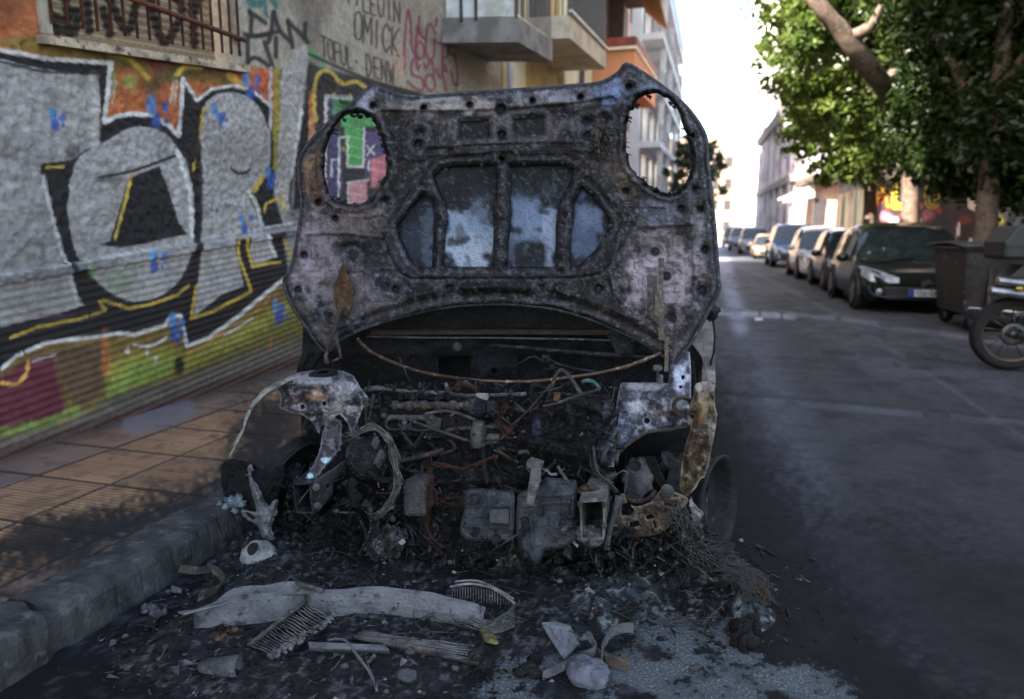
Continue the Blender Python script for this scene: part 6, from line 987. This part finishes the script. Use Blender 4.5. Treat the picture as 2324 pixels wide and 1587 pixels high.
for i in range(1700):
    k = rs.rand(); u, v = (rs.uniform(840, 1400), rs.uniform(870, 1290)) if k < .7 else (rs.uniform(640, 860), rs.uniform(1050, 1300)) if k < .86 else (rs.uniform(1380, 1620), rs.uniform(1190, 1300)); y = rs.uniform(2.05, 2.2)-.1*(v > 1190 or u < 860 or u > 1400); p = PY(u, v, y); k = rs.rand()
    if k < .4: m.tube([p, p+rs.randn(3)*.02, p+rs.randn(3)*.035], rs.uniform(.001, .0035), 5, rs.choice([0, 0, 1, 2], p=[.3, .25, .27, .18]))
    elif k < .8: m.blob(p, rs.uniform(.003, .013, 3), .6, i, 9, 6, rs.choice([0, 0, 1, 2], p=[.4, .3, .22, .08]))
    else: m.box(p, rs.uniform(.003, .022, 3), rs.randint(2), *rs.uniform(-1, 1, 3))
o = m.build('charred_clutter', [bd, bm2, bg_], BC, crump=.004); o['kind'] = 'stuff'
m = MB(); rs = np.random.RandomState(177)
for i in range(260):
    u, v = (rs.uniform(830, 1400), rs.uniform(880, 1300)) if rs.rand() < .75 else (rs.uniform(600, 1600), rs.uniform(1150, 1320)); c = PY(u, v, rs.uniform(1.93, 2.06)-.1*(v > 1200)); s_ = rs.gamma(1.5, .0011)+.0006; a = rs.randn(3)*s_*2; b = rs.randn(3)*s_*1.5; m.add([c, c+a, c+a+b, c+b], [(0, 1, 2, 3)], rs.choice([0, 0, 0, 0, 1]))
o = m.build('ash_flakes', [bg_, ba], BC); o['kind'] = 'stuff'
m = MB(); rs = np.random.RandomState(271)
for i in range(60):
    a = np.array([rs.uniform(840, 1380), rs.uniform(880, 1180)]); b = a+rs.randn(2)*np.array([110, 60]); b = np.clip(b, [830, 870], [1400, 1240]); c = (a+b)/2+rs.randn(2)*40; y = rs.uniform(2.02, 2.1); m.tube(P3(smooth([a, c, b], 6), y+np.linspace(0, .04, 13)), rs.uniform(.0022, .0085), 7, rs.choice([0, 1, 2, 3]))
for i in range(90):
    a = np.array([rs.uniform(850, 1380), rs.uniform(890, 1270)]); k = rs.randint(3, 6); th = np.sort(rs.rand(k))*6.28; r = rs.uniform(6, 24); m.prism([tuple(PY(*(a+r*rs.uniform(.5, 1.2)*np.array([math.cos(t), math.sin(t)])), 2.04+rs.rand()*.06+.01*j)) for j, t in enumerate(th)], (0, .006, .002), rs.choice([0, 1, 1, 2]))
o = m.build('burnt_pipework', [bm2, bg_, bd, bb], BC, crump=.003); o['kind'] = 'stuff'
sheet('inner_wing_panel', rag(ZA((640, 520), (960, 560), (985, 740), (880, 760), (760, 720), (700, 860), (600, 960), (545, 975), (610, 760)), 2, 71, 3), lambda U, V, d: 2.3-.05*(fbm(U*.03, V*.03, 750, 5, .65)-.5)*2, attrm, BC, step=2.6, thick=.004, colf=sheetcol((40, 38, 40), [], (104, 100, 106), 1., 760, .07))
sheet('engine_block', rag([(905, 1010), (1000, 985), (1130, 1000), (1320, 1030), (1335, 1110), (1325, 1240), (1180, 1262), (1000, 1265), (930, 1230), (900, 1120)], 2, 88, 3), ribs(lambda U, V, d: 2.15-.03*sstep(0, 12, d)-.035*(fbm(U*.03, V*.03, 970, 5, .6)-.5)*2-.012*(fbm(U*.12, V*.12, 974, 4, .7)-.5)*2, [[(930, 1090), (1330, 1100)], [(1000, 1000), (1010, 1250)], [(920, 1190), (1060, 1200)]], .02, 4), bm2, eg, step=2., thick=.01)
m = MB(); m.tube(P3(smooth([(735, 1215), (860, 1240), (1000, 1252), (1180, 1255), (1320, 1235), (1420, 1205)], 4), 2.12), .022, 8); m.build('subframe', bm2, BC, crump=.006)
m = MB(); m.lathe([(.001, .03), (.03, .028), (.034, .0), (.075, -.004), (.08, -.02), (.001, -.03)], PY(*ZB((1420, 980))[0], 2.3), (.3, -1, .1), 20); m.build('hub', bm2, BC, crump=.003)
# ---- body behind the bulkhead
pan = mat('burnt_body_panel', (.26, .235, .20), (.09, .085, .08), (.38, .35, .31), scale=5, rough=.75, bump=.4, bscale=120, fleck=((.05, .045, .04), 22, .6))
def wbY(U, V, d): return np.interp(V, [705, 900], [3.0, 2.36])+.01*fbm(U*.1, V*.1, 4)
wbo = sheet('front_wing', [(1566, 776), (1590, 745), (1606, 708), (1619, 722), (1622, 800), (1624, 880), (1608, 872), (1600, 838), (1590, 806), (1577, 788)], wbY, pan, BC, holes=[ZB((1656, 95), (1672, 85), (1684, 130), (1680, 185), (1668, 160))], step=2.2, thick=.004)
m = MB(); m.tube(P3(ZB((1700, -230), (1712, -120), (1722, -60), (1712, 60), (1690, 130), (1692, 190)), 2.6), .004, 5); m.blob(PY(*ZB((1690, -220))[0], 2.6), .03, .6, 8); m.build('melted_mirror_cable', bd, BC, crump=.004)
m = MB()
for x in (-1.62, .02):
    s_ = 1 if x > -1 else -1
    m.add([(x, 2.95, .25), (x, 4.75, .25), (x, 5.55, .3), (x, 5.75, .75), (x, 5.5, .85), (x, 2.95, .82)], [(0, 1, 2, 3, 4, 5)] if s_ > 0 else [(5, 4, 3, 2, 1, 0)])
m.add([(-1.62, 5.76, .3), (.02, 5.76, .3), (.02, 5.76, .85), (-1.62, 5.76, .85)], [(0, 1, 2, 3)]); ob = m.build('body_shell', pan, BC, sub=3, crump=.006); md = ob.modifiers.new('t', 'SOLIDIFY'); md.thickness = .03
m = MB(); A = [[(x*(1-.10*(1-abs(y-4.5)/1.3)), y, 1.27+.04*math.cos((x+.8)*1.6)-.03*(y > 5)) if 0 else (-.8+(x+.8)*.86, y, 1.25+.035*math.cos((x+.8)*1.7)+.02*mnoise.noise(Vector((x*3, y*3, 0)))) for x in np.linspace(-1.5, -.1, 9)] for y in np.linspace(3.75, 5.3, 9)]; m.grid(A); ro = m.build('roof', bd, BC); md = ro.modifiers.new('t', 'SOLIDIFY'); md.thickness = .02
m = MB()
for x0, x1 in ((-1.58, -1.39), (-.02, -.21)): m.tube([(x0, 3.05, .80), (x1, 3.8, 1.24)], .03, 6); m.tube([(x0, 4.45, .80), (x1, 4.5, 1.25)], .035, 6); m.tube([(x0, 5.5, .84), (x1, 5.28, 1.24)], .045, 6)
m.build('pillar', bd, BC, crump=.006)
m = MB(); m.box((-.8, 4.3, .2), (1.6, 2.9, .03)); m.build('floor_pan', bd, BC)
m = MB(); [m.box((x, 4.0, .45), (.4, .4, .12)) for x in (-1.15, -.45)]; [m.box((x, 4.28, .72), (.4, .06, .5), rx=-.2) for x in (-1.15, -.45)]; m.build('seat_frame', bb, BC, crump=.01)
# skirt of melted matter under the engine
sheet('melted_underside', rag([(840, 1180), (1000, 1200), (1200, 1230), (1320, 1200), (1420, 1215), (1560, 1200), (1600, 1290), (1300, 1340), (1000, 1340), (830, 1300), (700, 1240), (720, 1180)], 3, 31, 3), lambda U, V, d: 2.18-.06*(fbm(U*.03, V*.03, 700, 5, .65)-.5)*2-.03*(fbm(U*.12, V*.12, 704, 4, .7)-.5), attrm, BC, step=3, thick=.02, colf=sheetcol((12, 12, 13), [], (52, 52, 58), 1., 710, .08))
# ================================================================ burnt litter on the road
ZD = lambda *p: [(363.1+.3516*a, 1252.8+.3516*b) for a, b in p]
ZE = lambda *p: [(1089.4+.3516*a, 1216.5+.3516*b) for a, b in p]
ZL = lambda *p: [(.4805*a, 798.9+.4805*b) for a, b in p]
RUB = [(500, 1170), (620, 1120), (850, 1160), (1300, 1240), (1560, 1230), (1680, 1262), (1745, 1370), (1720, 1440), (1620, 1450), (1500, 1400), (1400, 1440), (1250, 1500), (1150, 1530), (1000, 1600), (560, 1640), (300, 1560), (240, 1500), (340, 1420), (430, 1330)]
XX, YY = np.meshgrid(np.arange(-1.67, .45, .008), np.arange(1.15, 2.95, .008)); U, V = proj(np.stack([XX, YY, 0*XX], -1)); dm = sdist(U, V, smooth(RUB, 4, True)); mk = sstep(40, -60, dm+50*(fbm(XX*7, YY*7, 901)-.5)); near = sstep(1.62, 2.1, YY)
hh = fbm(XX*5, YY*5, 905, 5, .6); h2 = fbm(XX*26, YY*26, 909, 4, .7)
ZZ = mk*(.004+near*.085*sstep(.3, .8, hh)+(.012+.022*near)*h2+.010*fbm(XX*70, YY*70, 913, 3))-.006-.02*(1-mk)
P = Painter(U, V, pc(19, 18, 21)); al = np.nonzero(XX > -9); n = fbm(XX*16, YY*16, 921, 5, .7); n2 = fbm(XX*48, YY*48, 925, 4, .7)
P.blend(al, (.8*sstep(.5, .62, n))[al], pc(36, 35, 39)); P.blend(al, (.55*sstep(.56, .66, n2))[al], pc(104, 100, 104)); P.blend(al, (.7*sstep(.6, .7, fbm(XX*30, YY*30, 931, 4, .7)))[al], pc(14, 13, 14))
rb_ = sstep(1200, 1380, U)*sstep(1300, 1420, V); P.blend(al, (rb_*.5*sstep(.46, .64, n))[al], pc(78, 88, 98)); P.blend(al, (rb_*.5*sstep(.58, .7, n2))[al], pc(160, 172, 172)); P.blob(1455, 1345, 26, 18, pc(186, 196, 176), .8); P.blob(1400, 1290, 30, 14, pc(110, 116, 84), .5)
idx = np.arange(XX.size).reshape(XX.shape); Q = np.stack([idx[:-1, :-1], idx[:-1, 1:], idx[1:, 1:], idx[1:, :-1]], -1); kp = (mk[:-1, :-1] > .03); Q = Q[kp]
o = put('burnt_rubble', npmesh('burnt_rubble', np.stack([XX, YY, ZZ], -1).reshape(-1, 3), Q, P.c.reshape(-1, 3)), None, [mat('burnt_rubble', (.1,)*3, attr=True, scale=30, bscale=130, rough=.7, bump=1., var=.5)]); setp(o, kind='stuff')
rs = np.random.RandomState(5); m = MB(); cnt = 0
def gz_at(x, y): return float(ZZ[min(max(int(round((y-1.15)/.008)), 0), ZZ.shape[0]-1), min(max(int(round((x+1.67)/.008)), 0), ZZ.shape[1]-1)])
while cnt < 7000:
    x = rs.uniform(-1.66, .75); y = rs.uniform(1.2, 2.6); u, v = proj((x, y, 0)); d = float(sdist(np.array([u]), np.array([v]), RUB)[0])
    if rs.rand() > (1. if d < 0 else .9*math.exp(-d/45.)): continue
    k = rs.rand(); z = max(0, gz_at(x, y) if x < .44 else 0); mi = rs.choice([0, 0, 0, 1, 1, 2, 3], p=[.3, .24, .17, .16, .09, .03, .01]); s_ = rs.gamma(1.6, .0022)+.0012; c = np.array((x, y, z+s_*.4)); cnt += 1
    if k < .45: p = rs.randn(4, 3)*s_*np.array([1.1, 1.1, .6])+c; m.add(p, [(0, 1, 2), (0, 2, 3), (0, 3, 1), (1, 3, 2)], mi)
    elif k < .75: a = rs.randn(3)*s_*1.6*np.array([1, 1, .35]); b = rs.randn(3)*s_*1.3*np.array([1, 1, .35]); m.add([c, c+a, c+a+b+(0, 0, s_*.4), c+b], [(0, 1, 2, 3)], mi)
    elif k < .9: m.blob(c, (s_*1.1, s_*.9, s_*.7), .5, cnt, 6, 5, mi)
    else: t = rs.uniform(0, 6.28); d_ = np.array((math.cos(t), math.sin(t), rs.uniform(-.1, .3)))*s_*5; m.tube([c-d_, c+rs.randn(3)*s_, c+d_], .0012, 4, mi)
setp(m.build('burnt_fragments', [bd, bg_, ba, rust]), kind='stuff')
# loose wires in the rubble
m = MB()
for i in range(70):
    q = np.array([rs.uniform(700, 1650), rs.uniform(1270, 1440)]); p = [q+np.cumsum(rs.randn(5, 2)*np.array([22, 9]), 0)[j] for j in range(5)]; sm_ = smooth(p, 4); m.tube([tuple(G(a, b, .035+.02*math.sin(j*.7+i))) for j, (a, b) in enumerate(sm_)], rs.uniform(.0008, .002), 4, 0)
setp(m.build('tangled_wire', [wirem]), kind='stuff')

GL_ = lambda pts, z: [tuple(G(u, v, z)) for u, v in pts]
alu = mat('dull_aluminium', (.27, .265, .285), (.17, .167, .178), (.075, .073, .078), scale=9, rough=.55, metal=.25, bump=.8, bscale=80, fleck=((.05, .05, .055), 45, .66))
# bumper beam
def lab(o, label, cat, group=None): return setp(o, label, cat, group)
top = smooth(ZD((220, 385), (520, 300), (760, 284), (960, 276), (1150, 262), (1350, 250), (1550, 262), (1750, 292), (1950, 340), (2090, 390)), 4); bot = smooth(ZD((215, 490), (520, 470), (780, 440), (960, 410), (1120, 418), (1300, 402), (1500, 405), (1700, 440), (1900, 458), (2085, 475)), 4)
Bt = np.array([G(u, v, .012) for u, v in bot]); Tp = np.array([PY(u, v, b[1]+.012) for (u, v), b in zip(top, Bt)])
rows = [Bt, Bt*.5+Tp*.5+np.array([0, -.004, 0]), Tp, Tp+np.array([0, .016, .004]), Tp+np.array([0, .02, -.012])]
m = MB(); m.grid(np.stack(rows), 0, False)
fl = smooth(ZD((110, 380), (330, 340), (470, 235), (700, 205), (870, 190), (950, 205)), 4); fb = smooth(ZD((150, 395), (340, 345), (560, 295), (760, 272), (900, 270), (965, 275)), 4); F0 = np.array([G(u, v, .085) for u, v in fb]); m.grid(np.stack([F0, [PY(u, v, f[1]+.03) for (u, v), f in zip(fl, F0)]]), 0, False)
o = m.build('bumper_beam', alu, None, crump=.005, csc=14, sub=2); md = o.modifiers.new('t', 'SOLIDIFY'); md.thickness = .005; lab(o, 'long pale bent aluminium bumper beam lying in front of the burnt car', 'bumper beam')
m = MB(); m.tube(GL_(ZD((880, 200), (960, 225), (1050, 255)), .10), .008, 7); m.tube(GL_(ZD((930, 240), (945, 300), (900, 350), (760, 450), (580, 600)), .07), .006, 6); lab(m.build('twisted_tube', bg_, None, crump=.003), 'thin twisted tube lying over the pale bumper beam', 'tube')
finm = mat('radiator_fin', (.18, .17, .17), (.07, .068, .07), (.19, .18, .18), scale=20, rough=.7, metal=.3, bump=.4, bscale=200, fleck=((.03, .03, .03), 60, .64))
def finned(name, a, b, c, d, n, h, label, z0=.02, zc=.05, m_=finm, across=True):
    """ribbed core: quad a-b (one edge) to d-c (other edge), ribs run from ab to dc"""
    A, B_, C_, D = [np.array(G(*q, z)) for q, z in zip((a, b, c, d), (z0, z0+zc, z0+zc, z0))]; mb = MB(); k = 8; rs = np.random.RandomState(n)
    mb.grid([[A+(B_-A)*s+(D+(C_-D)*s-A-(B_-A)*s)*t for t in np.linspace(0, 1, 6)] for s in np.linspace(0, 1, 6)], 1)
    for i in range(n):
        s = (i+.5)/n; p0 = A+(B_-A)*s; p1 = D+(C_-D)*s; e0 = rs.uniform(0, .04); e1 = 1-rs.uniform(0, .14); mb.tube([p0+(p1-p0)*(e0+(e1-e0)*t)+np.array([0, 0, h])+rs.randn(3)*.001 for t in np.linspace(0, 1, k)], np.linalg.norm(B_-A)/n*.27, 5)
    o = mb.build(name, [m_, bd], None, crump=.004, csc=18); md = o.modifiers.new('t', 'SOLIDIFY'); md.thickness = .004; return o, (A, B_, C_, D)
o, (A, B_, C_, D) = finned('radiator_fragment', *ZD((575, 615), (940, 335), (1125, 450), (740, 710)), 22, .006, '', .012, .05); lab(o, 'ribbed radiator fragment with a tube along one edge, leaning on the bumper beam', 'radiator piece')
m = MB(); m.tube([A+(B_-A)*t+np.array([0, 0, .008]) for t in np.linspace(-.02, 1.03, 8)], .006, 7); m.build('edge_tube', bb, o, crump=.002); m = MB()
for i in range(60): t = np.random.RandomState(i).rand(3); m.blob(D+(C_-D)*t[0]-(D-A)*t[1]*.25+np.array([0, 0, .008]), (.008, .006, .005), .7, i, 7, 5)
m.build('charred_edge', finm, o)
o, _ = finned('radiator_core', *ZD((1240, 555), (1290, 520), (2110, 620), (2050, 735)), 7, .006, '', .012, .012); lab(o, 'long flat ribbed radiator core strip lying on the ash', 'radiator piece')
m = MB(); q = GL_(ZD((1250, 560), (2055, 735), (2100, 760), (2050, 745)), .004); m.prism([G(*p, z) for p, z in zip(ZD((1240, 575), (2050, 750), (2050, 728), (1245, 556)), (.0, .0, .02, .02))], (0, .012, 0)); 
for i in range(14): r_ = np.random.RandomState(40+i); p = np.array(ZD((1960+r_.rand()*80, 700-r_.rand()*60))[0]); m.tube([G(p[0], p[1], .02), G(p[0]+14, p[1]-14-r_.rand()*8, .034), G(p[0]+22, p[1]-24, .03)], .0011, 4)
m.build('core_edge', bb, o, crump=.002)
m = MB(); m.prism(GL_(ZD((955, 585), (1450, 610), (1480, 640), (965, 618)), .028), (0, 0, .004)); m.prism([G(*p, z) for p, z in zip(ZD((960, 650), (1480, 665), (1480, 640), (965, 618)), (.002, .002, .028, .028))], (0, .004, 0)); lab(m.build('channel_strip', alu, None, crump=.002), 'short light metal channel strip half under the long radiator core', 'metal strip')
m = MB(); m.tube([G(u, v, z) for (u, v), z in zip(smooth(ZD((1080, 570), (1170, 562), (1215, 590), (1290, 690), (1350, 770), (1388, 850), (1400, 900)), 4), np.concatenate([np.linspace(.02, .03, 10), np.linspace(.03, .008, 15)]))], .0042, 7); lab(m.build('thin_cable', mat('grey_cable', (.14, .135, .145), (.09, .09, .095), scale=30, rough=.6), None), 'thin grey cable curling over the radiator pieces towards the camera', 'cable')
a, b = G(*ZD((300, 745))[0], .025), G(*ZD((438, 738))[0], .028); m = MB(); m.lathe([(.012, -.02), (.02, .0), (.024, .03), (.025, .05), (.027, .085), (.024, .087), (.021, .05), (.015, .0)], a, Vector(b)-Vector(a), 18); lab(m.build('charred_pipe_stub', bg_, None, crump=.004), 'short charred pipe stub with open end lying by itself on the asphalt', 'pipe')
m = MB(); c = PY(*ZL((1225, 975))[0], 1.93); m.blob(c, (.066, .055, .062), .16, 3, 26, 18, 0, 1.3); o = m.build('melted_reservoir', mat('melted_plastic', (.36, .36, .35), (.22, .22, .23), (.44, .44, .42), scale=12, rough=.6, bump=.5, bscale=70, fleck=((.06, .06, .06), 40, .64)), None); lab(o, 'whitish melted reservoir with a dark hole beside the kerb', 'reservoir')
m = MB(); ch = PY(*ZL((1197, 930))[0], 1.882); m.lathe([(.001, .004), (.014, .006), (.019, .010), (.023, .002)], ch, (-.25, -.8, .75), 16); m.build('hole', inner, o); m = MB()
for i, q in enumerate(((1150, 1050), (1165, 1075), (1190, 1060), (1210, 1062), (1120, 1040))): m.blob(PY(*ZL(q)[0], 1.92), (.012, .01, .024), .5, i, 8, 6)
m.build('drip', ba, o)
lab(sheet('melted_plastic_branch', rag(ZA((222, 875), (245, 858), (262, 880), (250, 930), (292, 1000), (330, 1080), (372, 1150), (400, 1112), (440, 1100), (432, 1180), (405, 1260), (392, 1310), (410, 1390), (330, 1375), (305, 1300), (250, 1262), (178, 1205), (190, 1170), (230, 1180), (285, 1190), (268, 1100), (236, 1000), (228, 930)), .7, 41, 3), lambda U, V, d: 1.97-.022*sstep(0, 9, d)-.02*(fbm(U*.06, V*.06, 850, 4)-.5)*2-.006*(fbm(U*.25, V*.25, 854, 3)-.5), mat('melted_grey', (.20, .20, .225), (.11, .11, .13), (.26, .26, .28), scale=24, rough=.6, bump=.7), None, holes=[ZA((205, 1190), (240, 1200), (285, 1240), (250, 1240))], step=1.8, thick=.008), 'grey forked piece of melted plastic hanging down to the pale reservoir', 'melted plastic')
m = MB()
for i in range(26): r_ = np.random.RandomState(60+i); q = ZL((1105+r_.randn()*20, 715+r_.randn()*15))[0]; m.blob(PY(*q, 1.98+r_.rand()*.02), r_.uniform(.007, .015, 3), .9, i, 10, 8, 0, 4)
lab(m.build('cyan_ash_lump', mat('cyan_ash', (.20, .27, .31), (.07, .085, .10), (.34, .42, .44), scale=20, rough=.85, bump=.7), None), 'lump of pale cyan ash by the left wheel at the kerb', 'ash lump')
o = sheet('melted_liner', rag(ZL((1045, 540), (1100, 505), (1180, 520), (1260, 560), (1330, 530), (1340, 600), (1290, 720), (1230, 740), (1120, 700), (1060, 680)), .8, 23, 3), lambda U, V, d: 2.02+.03*np.sin(U*.05)-.03*(fbm(U*.04, V*.04, 800, 4)-.5), bd, None, step=2.4, thick=.004, world=True); lab(o, 'sagging black melted wheel arch liner standing on the kerb', 'wheel liner')
m = MB(); A = []; pth = smooth(ZL((840, 1038), (920, 1050), (985, 1040), (1030, 1060), (1050, 1100), (1020, 1140), (930, 1180)), 4)
for i, (u, v) in enumerate(pth): p = G(u, v, .05-.03*i/len(pth)); A.append([p, p+np.array([.004, .012, .022])])
m.grid(A, 0, False); o = m.build('curved_strap', bb, None, crump=.003); md = o.modifiers.new('t', 'SOLIDIFY'); md.thickness = .004; lab(o, 'curled brownish strap at the foot of the kerb', 'strap')
m = MB()
for i in range(12): r_ = np.random.RandomState(90+i); q = ZL((725+r_.randn()*20, 1215+r_.randn()*18))[0]; m.blob(G(*q, .012), r_.uniform(.006, .016, 3), .7, i, 8, 6)
lab(m.build('pale_crumb_pile', bg_, None), 'small pale crumbled lump by the kerb', 'ash lump')
for k, (pts, z, mt, lb, ct) in enumerate((
    (ZE((395, 570), (480, 560), (585, 590), (640, 700), (545, 805), (430, 640)), .035, 'grey', 'grey dusty flat plate fragment lying among the bent strips', 'plate fragment'),
    (ZE((1070, 360), (1120, 375), (1155, 410), (1140, 430), (1090, 410)), .05, 'ash', 'small white torn metal scrap on the dark rubble', 'metal scrap'),)):
    m = MB(); P_ = [G(u, v, z*(1.6 if i in (0, 1, 2) else .4)) for i, (u, v) in enumerate(pts)]; m.prism(P_, (0, 0, .006)); lab(m.build(('plate_fragment', 'white_scrap')[k], mat('dusty_plate', (.17, .18, .21), (.11, .115, .14), (.22, .23, .26), scale=30, rough=.8, bump=.6) if mt == 'grey' else ba, None, crump=.003, bevel=.002), lb, ct)
def strap(name, pts, zs_, w_, m_, label, cat='metal strip'):
    s_ = smooth(pts, 5); zz = np.interp(np.arange(len(s_)), np.linspace(0, len(s_)-1, len(zs_)), zs_); C_ = [G(u, v, z) for (u, v), z in zip(s_, zz)]; m = MB(); m.grid([[c+np.array([0, 0, -w_/2]), c+np.array([0, .006, w_/2])] for c in C_], 0, False); o = m.build(name, m_, None, crump=.003); md = o.modifiers.new('t', 'SOLIDIFY'); md.thickness = .004; return lab(o, label, cat)
grip = mat('strip_dusty', (.13, .125, .13), (.07, .068, .07), (.18, .175, .18), scale=22, rough=.7, metal=.2, bump=.5); brn = mat('strip_brown', (.10, .075, .055), (.05, .04, .034), (.15, .125, .1), scale=20, rough=.65, metal=.2, bump=.5)
strap('bent_strip', ZE((990, 600), (930, 600), (850, 625), (820, 670), (795, 720), (785, 820), (775, 940)), [.055, .06, .06, .05, .03, .02], .026, grip, 'hooked bent metal strip rising beside the dusty plate fragment')
strap('bent_strip', ZE((720, 745), (800, 790), (880, 815), (965, 825)), [.03, .025, .025, .025], .032, brn, 'short broad brown strip lying right of the hooked strip')
strap('bent_strip', ZE((400, 905), (520, 850), (640, 790), (740, 735), (690, 640)), [.012, .02, .03, .04, .06], .022, grip, 'long folded strip running along the lower edge of the dusty plate')
m = MB(); c = G(*ZE((700, 880))[0], .02); m.blob(c, (.055, .05, .034), .25, 7, 18, 12); m.lathe([(.001, .006), (.018, .006), (.022, 0)], c+np.array([.035, -.035, .018]), (.4, -.6, .7), 14); lab(m.build('burnt_shoe_shaped_lump', mat('dusty_lump', (.15, .16, .2), (.09, .095, .12), (.2, .21, .25), scale=20, rough=.75, bump=.4), None, crump=.002), 'smooth grey rounded lump at the bottom edge below the bent strips', 'burnt lump')
def leaf(pts, z, c1, c2, label):
    c = np.mean(pts, 0); m = MB(); p = smooth(pts, 3, True); vs_ = [tuple(G(*c, z+.006))]+[tuple(G(u, v, z+.004*math.sin(i))) for i, (u, v) in enumerate(p)]; n = len(p); m.add(vs_, [(0, i+1, (i+1) % n+1) for i in range(n)], 0, True); o = m.build('fallen_leaf', mat('leaf_'+label.split()[0], c1, c2, scale=40, rough=.5), None); md = o.modifiers.new('t', 'SOLIDIFY'); md.thickness = .0008; lab(o, label, 'leaf')
leaf(ZD((2068, 470), (2085, 560), (2130, 590), (2185, 588), (2160, 530), (2110, 500)), .03, (.22, .19, .06), (.07, .06, .03), 'yellow green fallen leaf at the right end of the bumper beam')
leaf(ZD((335, 530), (360, 512), (420, 515), (432, 545), (400, 570), (350, 570)), .012, (.12, .06, .035), (.08, .04, .03), 'brown fallen leaf on the asphalt under the bumper beam')
m = MB(); m.blob(G(*ZD((1590, 800))[0], .012), (.03, .024, .016), .35, 5, 16, 10); lab(m.build('flat_charred_stone', bg_, None), 'flat grey crusted stone in the ash below the radiator core', 'stone')
m = MB(); A = G(*ZD((1885, 215))[0], .05); B_ = G(*ZD((2250, 260))[0], .05)
for i in range(22): t = i/21; p = A+(B_-A)*t; m.tube([p, p+np.array([.004, -.01, -.02]), p+np.array([.006, -.02, -.045])], .0012, 4)
m.tube(GL_(smooth(ZD((1870, 225), (2000, 205), (2150, 235), (2290, 330)), 4), .055), .004, 6); m.tube(GL_(smooth(ZD((1900, 190), (2050, 185), (2200, 250), (2280, 300)), 4), .06), .003, 6)
for i in range(10): r_ = np.random.RandomState(120+i); m.tube(GL_(smooth(ZD((2010+r_.randn()*30, 400+i*8), (2120, 440+i*9), (2220, 400+i*12), (2290, 350+i*14)), 4), .03), .0013, 4)
lab(m.build('grille_remains', ba, None, crump=.002), 'comb like burnt grille remains with loose springy wires behind the beam', 'grille piece')
m = MB(); q = ZE((950, 190), (975, 140), (1040, 120), (1080, 160), (1110, 200), (1225, 190), (1190, 235), (1100, 235), (1040, 240)); P_ = [G(u, v, .06+.02*math.sin(i*1.3)) for i, (u, v) in enumerate(q)]; c = np.mean(P_, 0)+np.array([0, 0, .035]); n = len(P_); m.add([c]+P_, [(0, i+1, (i+1) % n+1) for i in range(n)], 0, False); m.add([p+np.array([0, 0, -.03]) for p in P_]+P_, [(i, (i+1) % n, n+(i+1) % n, n+i) for i in range(n)]); lab(m.build('crumpled_sheet', mat('crumpled_pale', (.30, .285, .29), (.18, .17, .18), (.36, .35, .35), scale=24, rough=.75, bump=.5), None, crump=.006, csc=22, sub=2), 'crumpled pale metal sheet on the rubble below the right front rail', 'metal scrap')
def hair(name, pts, z, n, sp, label, m_, r=.0011):
    m = MB(); ph = np.array(smooth(pts, 5)); k = len(ph); r_ = np.random.RandomState(n)
    for i in range(n):
        o_ = np.stack([np.interp(np.arange(k), np.linspace(0, k-1, 5), r_.randn(5)*sp) for _ in '12'], 1)*np.linspace(.4, 1.6, k)[:, None]; zz = np.interp(np.arange(k), np.linspace(0, k-1, len(z)), z)+r_.rand()*.025; m.tube([G(u, v, max(.003, q)) for (u, v), q in zip(ph+o_, zz)], r, 4)
    return lab(m.build(name, m_, None), label, 'wire')
hair('tyre_wire_tuft', ZE((1260, 230), (1400, 190), (1550, 185), (1680, 230), (1780, 310), (1840, 400)), [.04, .08, .11, .10, .06, .01], 60, 12, 'arching tuft of black tyre wire on the road by the right wheel', wirem)
hair('tyre_wire_tuft', ZE((1480, 230), (1580, 230), (1680, 290), (1710, 380), (1700, 470)), [.05, .10, .09, .05, .02], 50, 13, 'tangled tuft of tyre wire drooping over the charred lump', wirem)
hair('rusty_wire_end', ZE((1740, 300), (1790, 345), (1845, 410)), [.07, .05, .012], 22, 4, 'orange rusty wire end at the tip of the tyre wire', rust)
m = MB()
for i in range(22): r_ = np.random.RandomState(150+i); q = ZE((1680+r_.randn()*38, 560+r_.randn()*55))[0]; m.blob(G(*q, .02), r_.uniform(.012, .03, 3), .7, i, 9, 6)
lab(m.build('charred_lump', bd, None), 'black charred rubber lump on pale ash under the drooping wire', 'burnt lump')
m = MB(); [m.blob(G(*ZE((840+r1*60, 330+r2*40))[0], .045), (.03, .026, .02), .6, 170+i, 12, 8) for i, (r1, r2) in enumerate(((-.8, .3), (0, 0), (.8, -.6), (.4, .6), (-.4, -.5)))]; lab(m.build('porous_cinder', mat('porous_cinder', (.09, .08, .08), (.04, .036, .036), (.14, .13, .13), scale=30, rough=.9, bump=1., bscale=110), None, crump=.004, csc=40), 'brownish porous cinder lump below the crumpled pale sheet', 'burnt lump')
m = MB(); [m.blob(G(*ZE(q)[0], .015), r_, .6, 180+i, 9, 6) for i, (q, r_) in enumerate((((310, 860), (.028, .02, .016)), ((350, 880), (.02, .018, .012)), ((260, 880), (.018, .014, .012))))]; lab(m.build('charred_crumb', bd, None), 'small black charred crumb on the ash left of the folded strip', 'burnt lump')
m = MB(); m.blob(G(*ZE((1768, 600))[0], .008), (.01, .008, .007), .4, 3, 8, 6); lab(m.build('reddish_stone', mat('reddish', (.16, .05, .03), None, rough=.8), None), 'small reddish stone at the edge of the pale ash', 'stone')
m = MB(); m.prism(GL_([(1712, 722), (1730, 722), (1732, 727), (1714, 728)], .004), (0, 0, .01)); lab(m.build('paper_scrap', mat('paper_white', (.6, .62, .66), None), None), 'small white paper scrap on the road by the pale crack', 'litter')
